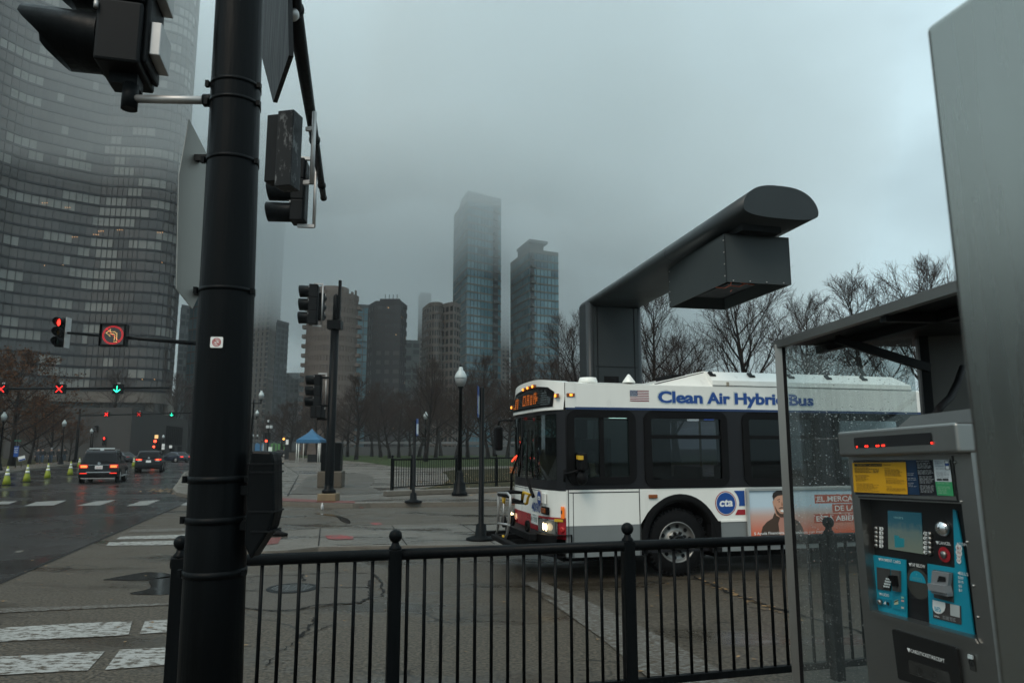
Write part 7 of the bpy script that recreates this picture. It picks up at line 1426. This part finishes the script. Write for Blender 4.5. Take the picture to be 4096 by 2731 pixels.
# ================================================================ vehicles. local: heading +Y, x to the right, origin on the road under the middle
tail_lit = em('tail_lit', (1, .04, .02), 1.8); tail_amber = em('tail_core', (1, .2, .05), 4)
def car(label, loc, rz, paint, kind='suv', lit=True, group=None, plate=True):
    t = thing('parked_car' if kind == 'side' else 'car', label, 'car', loc, rz, group)
    L_, W_, H_ = {'suv': (4.9, 1.95, 1.80), 'van': (5.0, 1.96, 1.74), 'sedan': (4.7, 1.82, 1.45), 'side': (4.7, 1.82, 1.50)}[kind]
    hl, hw = L_ / 2, W_ / 2
    if kind in ('suv', 'van'):
        low = [(-hl, .42), (-hl - .02, .62), (-hl + .02, .98), (-hl + .10, 1.08), (hl - 1.35, 1.06), (hl - .25, .92), (hl, .70), (hl - .02, .36), (-hl + .1, .30)]
        top = [(-hl + .10, 1.06), (-hl + .28, H_ - .10), (-hl + .42, H_ - .02), (-hl + 1.8, H_), (hl - 2.35, H_ - .05), (hl - 1.35, 1.06)]
    else:
        low = [(-hl, .36), (-hl - .01, .62), (-hl + .06, .92), (-hl + .6, .96), (hl - 1.25, .92), (hl - .2, .78), (hl, .60), (hl - .02, .30), (-hl + .1, .26)]
        top = [(-hl + .45, .94), (-hl + 1.15, H_ - .06), (-hl + 1.7, H_), (hl - 2.2, H_ - .03), (hl - 1.2, .92)]
    zb = top[0][1]
    def wz(z): return hw - .05 - max(0, (z - zb)) / (H_ - zb) * .20
    m = MB(); n = len(low); m.add([(-hw + (.06 if z > .9 or z < .35 else 0), y, z) for y, z in low] + [(hw - (.06 if z > .9 or z < .35 else 0), y, z) for y, z in low], [tuple(range(n)), tuple(reversed(range(n, 2 * n)))] + [(i, n + i, n + (i + 1) % n, (i + 1) % n) for i in range(n)])
    m.build('body', paint, t, bevel=.06, bseg=3)
    m = MB(); n = len(top); m.add([(-wz(z), y, z) for y, z in top] + [(wz(z), y, z) for y, z in top], [tuple(range(n)), tuple(reversed(range(n, 2 * n)))] + [(i, n + i, n + (i + 1) % n, (i + 1) % n) for i in range(n)]); m.build('cabin', paint, t, bevel=.05, bseg=2)
    gl = pm('car_glass', (.008, .009, .010), .10, var=.1, spec=.2)
    a, b = V((0, top[0][0], top[0][1])), V((0, top[1][0], top[1][1])); d = b - a; nrm = V((0, d.z, -d.y)).normalized() * -1; nrm = nrm if nrm.y < 0 else -nrm
    m = MB(); p, q = a + d * .12 + nrm * .012, a + d * .86 + nrm * .012; m.quad((-wz(p.z) + .10, p.y, p.z), (wz(p.z) - .10, p.y, p.z), (wz(q.z) - .13, q.y, q.z), (-wz(q.z) + .13, q.y, q.z)); rw = m.build('rear_window', gl, t)
    m = MB(); m.box((.15, p.y - .02, p.z + .06), (.62, .02, .025), 0, 0, Matrix.Rotation(R(-4), 3, 'Y')); m.build('rear_wiper', M['rubber'], rw)
    for s in (-1, 1):
        m = MB(); y0, y1 = top[1][0] + .12, top[-2][0] - .05; z0, z1 = zb + .08, H_ - .14
        m.quad((s * (wz(z0) + .012), top[0][0] + .35, z0), (s * (wz(z0) + .012), top[-1][0] - .35, z0), (s * (wz(z1) + .012), y1, z1), (s * (wz(z1) + .012), y0 + .1, z1)); m.build('side_window', gl, t)
        m = MB(); m.bb((s * (wz(1.3) + .0) - .03, y0 + 1.1, zb + .05), (s * (wz(1.3)) + .03, y0 + 1.18, H_ - .12)); m.build('window_pillar', paint, t)
        m = MB(); m.box((s * (hw + .10), top[-1][0] - .55, zb + .12), (.20, .12, .16)); m.build('door_mirror', paint, t, bevel=.03)
    for y in (-hl + .95, hl - .95):
        for s in (-1, 1):
            r = .37 if kind in ('suv', 'van') else .32; m = MB(); m.lathe([(r * .6, -.10), (r - .02, -.11), (r, -.08), (r, .08), (r - .02, .11), (r * .6, .10)], (s * (hw - .11), y, r), 24, axis=(s, 0, 0), caps=False); wh = m.build('wheel', M['rubber'], t)
            m = MB(); m.lathe([(r * .66, .09), (r * .62, .115), (r * .25, .09), (.001, .10)], (s * (hw - .11), y, r), 20, axis=(s, 0, 0), caps=False); m.build('rim', M['galv'], wh)
            m = MB(); m.lathe([(r + .02, .095), (r + .07, .118), (r + .09, .10)], (s * (hw - .10), y, r), 24, axis=(s, 0, 0), caps=False); m.build('wheel_arch', M['rubber'], t)
    yb = -hl - .02
    if kind == 'suv':
        for s in (-1, 1):
            m = MB(); m.bb((s * .93 - s * .43, yb + .0, .83), (s * .955, yb + .12, 1.04)); tl = m.build('tail_light', M['red_lens'], t, bevel=.02)
            m = MB()
            for z in (.88, .945): m.bb((s * .56, yb - .012, z), (s * .86, yb + .02, z + .032))
            m.build('light_bar', tail_amber, tl)
            m = MB(); m.bb((s * .62, yb - .01, .965), (s * .90, yb + .02, 1.0)); m.build('light_lens', tail_lit, tl)
            m = MB(); m.bb((s * .55, yb - .03, .55), (s * .88, yb, .585)); m.build('rear_reflector', tail_lit, t)
            m = MB(); m.tube([(s * .68, -hl + .5, H_ + .03), (s * .68, hl - 2.6, H_ + .02)], .022, 6); m.build('roof_rail', M['galv'], t)
        m = MB(); m.bb((-.58, yb - .025, .60), (.58, yb + .05, .645)); m.build('chrome_strip', M['chrome'], t); m = MB(); m.bb((-.5, yb - .02, 1.0), (.5, yb + .05, 1.022)); m.build('tailgate_trim', M['chrome'], t)
        m = MB(); m.tube([(-.82, yb - .01, .31), (-.7, yb - .03, .29), (.7, yb - .03, .29), (.82, yb - .01, .31)], .02, 6); m.build('lower_trim', M['galv'], t); m = MB(); m.bb((-.95, yb - .0, .34), (.95, yb + .2, .56)); m.build('bumper', M['rubber'], t, bevel=.04)
        m = MB(); m.bb((-.62, -hl + .62, H_ + .07), (.62, -hl + .72, H_ + .13)); m.bb((-.08, -hl + .60, H_ - .01), (.10, -hl + .66, H_ + .08)); m.build('roof_bar', M['pale_grey'], t)
        m = MB(); m.ring((0, yb - .0, 1.10), .045, .06, (0, -1, .2), 20); m.build('emblem', M['chrome'], t)
        m = MB(); m.bb((hw - .02, -1.4, .36), (hw + .10, 1.4, .40)); m.build('running_board', M['galv'], t)
    elif kind == 'van':
        for s in (-1, 1):
            m = MB(); m.bb((s * .42, yb, .96), (s * .93, yb + .12, 1.10)); tl = m.build('tail_light', M['red_lens'], t, bevel=.02); m = MB(); m.bb((s * .50, yb - .01, .99), (s * .90, yb + .02, 1.07)); m.build('light_lens', tail_lit, tl); m = MB(); m.bb((s * .55, yb - .014, 1.01), (s * .72, yb + .02, 1.05)); m.build('light_bar', tail_amber, tl)
            m = MB(); m.bb((s * .48, yb - .005, .90), (s * .78, yb + .02, .95)); m.build('reverse_lens', M['pale_grey'], t)
        m = MB(); m.bb((-.95, yb, .34), (.95, yb + .2, .60)); m.build('bumper', paint, t, bevel=.05); m = MB(); m.ring((0, yb, 1.16), .04, .06, (0, -1, .2), 14); m.build('emblem', M['chrome'], t)
        for s in (-1, 1): m = MB(); m.disc((s * .08, yb - .012, .83), .018, (0, -1, 0), 8); m.build('plate_lamp', em('plate_lamp', (1, .7, .4), 3), t)
    else:
        for s in (-1, 1): m = MB(); m.bb((s * .45, yb, .72), (s * .86, yb + .12, .84)); m.build('tail_light', tail_lit if lit else M['red_lens'], t, bevel=.02)
        for s in (-1, 1): m = MB(); m.bb((s * .45, hl - .1, .60), (s * .82, hl + .01, .72)); m.build('headlight', M['pale_grey'], t, bevel=.02)
    if plate:
        m = MB(); m.bb((-.18, yb - .02, .80), (.18, yb + .02, .97)); pp_ = m.build('number_plate', M['white_ink'], t)
        if kind == 'suv': m = MB(); m.text('AZ 8351', (-.15, yb - .023, .835), (1, 0, 0), (0, 0, 1), .30, .08, .01); m.build('lettering', M['bus_red'], pp_)
    return t
black_car = pm('car_black', (.005, .0055, .007), .2, var=.1, spec=.25, coat=.1); dgrey = pm('car_grey', (.022, .026, .03), .2, coat=.5); dblue = pm('car_blue', (.015, .02, .035), .2, coat=.5)
HDG = R(22.7)
def road_at(px, py): return gp(px, py, 0)
p = gp(389, 1934); car('big black SUV with lit tail lights and a pale bar across its roof', p + V((-.9, 2.2, 0)), HDG, black_car, 'suv')
p = gp(590, 1890); car('black minivan with lit tail lights ahead of the big SUV', p + V((-.95, 2.3, 0)), HDG, black_car, 'van')
car('dark grey car crossing the road between the SUV and minivan', (az(516) * 98, 98, 0), R(68), dgrey, 'sedan', lit=False, plate=False)
car('dark blue car with red tail lights at the corner by the concrete block', (az(731) * 100, 100, 0), R(62), dblue, 'sedan', plate=False)
car('black car parked at the far end of the plaza beside the mural', (az(1140) * 150, 150, 0.14), R(80), black_car, 'side', plate=False)
# ================================================================ cones
def cone(px, py, lb, first=None):
    b = gp(px, py)
    if first: return dup(first, b, rnd.uniform(0, 1), lb)
    t = thing('traffic_cone', lb, 'traffic cone', b, 0, 'lime traffic cones')
    lime = pm('cone_lime', (.24, .28, .018), .5, var=.15, scale=4); m = MB(); m.lathe([(.20, .03), (.155, .30), (.118, .50), (.09, .64), (.06, .84), (.035, .98), (.02, .985)], (0, 0, 0), 20); m.build('cone_body', lime, t)
    wh = pm('cone_white', (.6, .62, .58), .35, var=.1)
    m = MB(); m.lathe([(.121, .50), (.094, .64)], (0, 0, 0), 20); m.build('reflective_band', wh, t); m = MB(); m.lathe([(.085, .70), (.064, .84)], (0, 0, 0), 20); m.build('reflective_band', wh, t)
    m = MB(); m.box((0, 0, .02), (.5, .5, .04)); m.build('base', M['rubber'], t, bevel=.01); return t
c0 = cone(25, 1940, 'lime traffic cone nearest the picture edge, first of the row')
for px, py, lb in ((106, 1927, 'second lime traffic cone of the row along the kerb lane'), (189, 1914, 'third lime traffic cone of the row along the kerb lane'), (280, 1901, 'lime traffic cone standing just beside the SUV rear corner'), (534, 1866, 'lime traffic cone half hidden beside the minivan'), (316, 1868, 'lime traffic cone mostly hidden behind the SUV')): cone(px, py, lb, c0)
# ================================================================ people on the left pavement
J, E_ = standing()
PP = 'people walking on the left pavement'
for px, Y, lb, cc, lc, cap, pk_ in ((197, 82, 'person in a dark coat and dark jeans, first of the walking group', (.015, .018, .024), (.02, .03, .05), (.015, .015, .015), None), (214, 84, 'person in a black jacket and blue jeans close beside the dark-coated walker', (.014, .014, .016), (.03, .06, .10), (.02, .016, .014), None), (248, 84, 'person in a pale cap carrying a cream backpack', (.016, .018, .022), (.025, .045, .07), (.30, .31, .32), (.36, .33, .26)), (277, 88, 'person in a black padded coat and grey hat near the lamp post', (.012, .012, .013), (.015, .015, .018), (.12, .12, .12), None), (300, 95, 'person in dark clothes farthest along beside the tall signal post', (.02, .02, .02), (.02, .04, .06), (.02, .02, .02), None)):
    skin_person(lb, (az(px) * Y, Y, .15), R(22 + rnd.uniform(-8, 8)), J, E_, PP, cc, lc, cap, 1.03, pk_)
# ================================================================ lane control gantries
def lane_gantry(lb, Y, xl, yl, xr, yr, post_x=None, rpost=None, th=.10):
    a, b = aty(xl, yl, Y), aty(xr, yr, Y); t = thing('lane_gantry', lb, 'lane signal gantry', a, 0, 'lane control gantries')
    m = MB(); m.tube([V((0, 0, 0)), b - a], [th, th * .75], 10); m.build('beam', M['black_paint'], t)
    for px in (post_x or ()):
        x = aty(px, yl, Y).x - a.x; m = MB(); m.tube([(x, 0, -a.z), (x, 0, .8)], [.22, .15], 12); m.bb((x - .3, -.3, -a.z), (x + .3, .3, -a.z + .5)); m.build('post', M['black_paint'], t)
    return t, a, b
def lane_signal(px, py, Y, s, kind, lb, bright=1.0):
    q = aty(px, py, Y - .16); t = thing('lane_signal', lb, 'lane signal', q, 0, 'lane control signals')
    m = MB(); m.bb((-s / 2, -.10, -s / 2), (s / 2, .22, s / 2)); m.bb((-s * .5, -.22, s * .46), (s * .5, -.08, s * .52)); m.build('housing', M['worn_black'], t, bevel=.02)
    m = MB(); m.tube([(-.06, .1, s / 2), (-.06, .1, s / 2 + .14)], .03, 6); m.tube([(.06, .1, s / 2), (.06, .1, s / 2 + .14)], .03, 6); m.build('hanger', M['galv'], t)
    m = MB(); r = s * .34; w = s * .042
    def bar(x0, z0, x1, z1):
        a, b = V((x0, -.11, z0)), V((x1, -.11, z1)); d = (b - a).normalized(); o = V((-d.z, 0, d.x)) * w; m.quad(a - o, b - o, b + o, a + o)
    if kind == 'x': bar(-r, -r, r, r); bar(-r, r, r, -r)
    else: bar(0, r, 0, -r); bar(-r, -r * .15, 0, -r); bar(r, -r * .15, 0, -r)
    m.build('symbol', em('lane_red', (1, .02, .015), 2.6 * bright) if kind == 'x' else em('lane_green', (.03, 1, .55), 2.6), t)
lane_gantry('nearer lane signal gantry with a beam ending in mid air', 50, -260, 1556, 680, 1551, (-250,))
lane_signal(8, 1556, 50, .66, 'x', 'red X lane signal cut by the picture edge'); lane_signal(240, 1556, 50, .66, 'x', 'red X lane signal alone on the middle of the nearer beam'); lane_signal(471, 1556, 50, .66, 'arrow', 'green down-arrow lane signal on the nearer beam')
lane_gantry('farther lane signal gantry on a tall post beside the SUV', 92, 316, 1662, 800, 1650, (318,))
lane_signal(427, 1657, 92, .62, 'x', 'brightest small red X lane signal, next to the far gantry post', 1.6); lane_signal(557, 1657, 92, .62, 'x', 'dim small red X lane signal mid-way along the far beam', .35); lane_signal(688, 1657, 92, .62, 'arrow', 'small green down-arrow lane signal on the far beam')
# ================================================================ signal arm over the street with the turn ban sign
Y = 26; a, b = aty(268, 1331, Y), aty(850, 1378, Y)
ar = thing('mast_arm', 'black signal arm across the street carrying the lit no-left-turn sign', 'mast arm', b); m = MB(); m.tube([V((0, 0, 0)), a - b], [.085, .045], 12); m.build('arm_tube', M['black_paint'], ar); m = MB(); m.tube([(0, .05, -b.z), (0, .05, 1.2)], [.17, .13], 14); m.build('upright', M['black_paint'], ar)
q = aty(243, 1388, Y); far_s = traffic_signal(q, R(-4), 'signal head showing red at the tip of the arm over the street', 'red', 'traffic signal heads', 3, 1.08 / 3, .36, .22, mount=None, deep=.26, cut=.6)
m = MB(); m.bb((.19, -.12, -.03), (.215, .16, 1.10)); m.build('backplate', M['galv'], far_s); m = MB(); m.tube([(0, .12, .55), (.32, .3, .55)], .04, 8); m.build('bracket', M['galv'], far_s)
q = aty(452, 1340, Y - .2); no = thing('no_turn_sign', 'square black LED sign showing a red-ringed no left turn arrow', 'LED sign', q, R(3)); s = .47
m = MB(); m.bb((-s, 0, -s * .87), (s, .2, s * .87)); m.frame((-s, -.06, -s * .87), (1, 0, 0), (0, 0, 1), 2 * s, 2 * s * .87, .06, .02, depth=-.06); m.build('housing', M['worn_black'], no)
m = MB(); m.quad((-s + .05, -.005, -s * .8), (s - .05, -.005, -s * .8), (s - .05, -.005, s * .8), (-s + .05, -.005, s * .8)); m.build('sign_face', pm('led_face', (.035, .035, .035), .4, var=.2), no)
m = MB()
for rr_, nn in ((.365, 60), (.325, 56)):
    for i in range(nn): a_ = 2 * math.pi * i / nn; m.disc((rr_ * math.cos(a_), -.012, rr_ * .92 * math.sin(a_)), .012, (0, -1, 0), 6)
for i in range(22): u = -1 + 2 * i / 21; m.disc((-.25 * -u, -.012, -.24 * u), .012, (0, -1, 0), 6)
m.build('red_dot', em('led_red', (1, .012, .025), 1.1), no)
m = MB(); pth = [(.06, -.25), (.15, -.25), (.15, -.18), (.14, .06), (.06, .12), (-.10, .12), (-.10, .20), (-.24, .08), (-.10, -.04), (-.10, .04), (.03, .04), (.07, .02), (.07, -.10), (.06, -.18)]
for i in range(len(pth)):
    p_, q_ = V(pth[i]), V(pth[(i + 1) % len(pth)]); k = max(1, int((q_ - p_).length / .04))
    for j in range(k): c = p_.lerp(q_, j / k); m.disc((c.x, -.014, c.y), .0125, (0, -1, 0), 6)
m.build('amber_dot', em('led_arrow', (1, .62, .2), 1.8), no)
# ================================================================ small things far up the street
def pole_thing(name, lb, cat, px, Y, h, r=.06, zb=.14): t = thing(name, lb, cat, (az(px) * Y, Y, zb)); m = MB(); m.tube([(0, 0, 0), (0, 0, h)], r, 8); m.build('post', M['black_paint'], t); return t
bn = thing('banner', 'blue banner with white lettering hung on the first pavement lamp', 'banner', aty(65, 1805, gp(48, 1880, .14).y - .25)); m = MB(); w_, h_ = .19, .43; m.bb((-w_, -.015, -h_), (w_, .015, h_)); m.build('cloth', M['bus_blue'], bn)
m = MB()
for k, s_ in enumerate(('DRIVE', 'SLOW', 'PARK')): m.text(s_, (-.14, -.02, .22 - .17 * k), (1, 0, 0), (0, 0, 1), .28, .09, .01)
m.build('lettering', M['white_ink'], bn)
ns = pole_thing('street_name_sign', 'small green street name sign on a thin pole by the autumn trees', 'street sign', 112, 66, 3.0, .04); m = MB(); z = aty(112, 1762, 66).z - .14; m.bb((-.30, -.03, z - .07), (.32, -.01, z + .07)); m.build('sign_blade', pm('sign_green', (.02, .11, .07), .5), ns)
ys = pole_thing('yard_sign', 'small tilted white and blue lawn sign near the walking people', 'sign', 135, 66, .55, .02, .15); m = MB(); m.box((0, -.03, .85), (.62, .02, .42), 0, 0, Matrix.Rotation(R(-14), 3, 'Y')); m.build('sign_board', M['white_ink'], ys); m = MB(); m.box((.04, -.045, .73), (.58, .01, .13), 0, 0, Matrix.Rotation(R(-14), 3, 'Y')); m.build('sign_band', M['bus_blue'], ys)
s1 = pole_thing('signal_pole', 'thin black signal pole by the concrete block behind the SUV', 'pole', 405, 108, 4.4, .10); 
traffic_signal(aty(386, 1728, 108), R(-80), 'small signal head facing sideways beyond the SUV roof', None, 'traffic signal heads', 3, .34, .36, .22, mount=None); traffic_signal(aty(417, 1781, 107), R(8), 'small signal head glowing red against the dark concrete block', 'red', 'traffic signal heads', 3, .42, .42, .3, mount=None)
s2 = thing('signal_pole', 'dark signal post with a lit amber plate at the corner by the minivan', 'pole', (az(663) * 104, 104, .14)); zz = lambda y: aty(660, y, 104).z - .14
m = MB(); m.bb((-.25, -.2, 0), (.32, .3, zz(1758))); m.build('post', M['black_paint'], s2); m = MB(); m.bb((-.45, -.3, zz(1753)), (.05, -.26, zz(1739))); m.build('lit_plate', em('lit_plate', (1, .62, .25), .9), s2)
m = MB(); m.ball((-.33, -.3, zz(1764)), .19, 10); m.ball((-.47, -.3, zz(1786)), .15, 10); m.build('signal_lens', em('sig_red', (1, .05, .02), 6), s2)
for px, ys_, lb in ((684, (1780, 1792), 'two small white plates on one pole by the concrete block'), (713, (1786,), 'one small white plate near the slotted wall end')):
    t = pole_thing('road_sign', lb, 'road sign', px, 103, 2.9, .05)
    for y_ in ys_: z = aty(px, y_, 103).z - .14; m = MB(); m.bb((-.2, -.08, z - .19), (.2, -.05, z + .19)); m.build('sign_plate', M['white_ink'], t)
sp2 = thing('signal_pole', 'busy pole with white boxes and a red signal at the far crossing', 'pole', (az(1092) * 120, 120, .14)); zz = lambda y: aty(1092, y, 120).z - .14
m = MB(); m.tube([(0, 0, 0), (0, 0, zz(1680))], .14, 8); m.tube([(-.3, 0, zz(1690)), (.9, 0, zz(1690))], .06, 6); m.build('post', M['black_paint'], sp2); m = MB(); m.bb((-.35, -.3, zz(1712)), (.15, .2, zz(1701))); m.bb((.3, -.3, zz(1712)), (.62, .2, zz(1701))); m.bb((-.2, -.2, zz(1688)), (.08, .1, zz(1679))); m.build('equipment_box', pm('pale_box', (.45, .48, .48), .5), sp2)
m = MB(); m.bb((-.75, -.25, zz(1765)), (-.2, .25, zz(1730))); m.bb((.05, -.25, zz(1765)), (.35, .25, zz(1730))); m.build('signal_housing', M['worn_black'], sp2); m = MB(); m.ball((-.2, -.28, zz(1763)), .19, 8); m.build('signal_lens', em('sig_red2', (1, .05, .02), 6), sp2)
for px, py, lb in ((1135, 1755, 'brighter amber street light glowing among the far trees'), (1146, 1758, 'dimmer amber street light glowing among the far trees')):
    q = aty(px, py, 168); t = thing('street_light', lb, 'street light', (q.x, 168, .14)); m = MB(); m.tube([(0, 0, 0), (0, 0, q.z - .14)], .08, 6); m.build('post', M['black_paint'], t); m = MB(); m.ball((0, 0, q.z - .14), .26, 8); m.build('lamp_head', em('sodium', (1, .42, .08), 4), t)
kk = thing('advert_kiosk', 'small white lit advertising panel standing before the mural', 'advert panel', (az(1101) * 160, 160, .14)); z0_, z1_ = aty(1101, 1812, 160).z - .14, aty(1101, 1787, 160).z - .14; m = MB(); m.bb((-.45, -.1, z0_), (.45, .1, z1_)); m.build('lit_face', em('kiosk', (.8, .95, .85), .35), kk); m = MB(); m.bb((-.5, -.05, 0), (.5, .12, z0_)); m.build('foot', M['dark_metal'], kk)
# ---------------------------------------------------------------- camera object, render settings
cd = bpy.data.cameras.new('camera'); cd.lens = 25; cd.sensor_width = 36; cd.clip_start = .05; cd.clip_end = 5000
co = bpy.data.objects.new('camera', cd); C.objects.link(co); co.location = CAM; co.rotation_euler = (math.pi / 2 + PITCH, 0, 0)
cd.dof.use_dof = True; cd.dof.focus_distance = 6.8; cd.dof.aperture_fstop = 4
sc.camera = co
sc.view_settings.view_transform = 'Standard'; sc.view_settings.look = 'None'; sc.view_settings.exposure = 0; sc.view_settings.gamma = 1
sc.render.engine = 'CYCLES'; cy = sc.cycles
cy.max_bounces = 8; cy.diffuse_bounces = 2; cy.glossy_bounces = 3; cy.transmission_bounces = 4; cy.transparent_max_bounces = 12; cy.volume_bounces = 3
cy.use_denoising = True
try: cy.denoiser = 'OPENIMAGEDENOISE'
except Exception: pass
cy.sample_clamp_indirect = 4; cy.caustics_reflective = False; cy.caustics_refractive = False
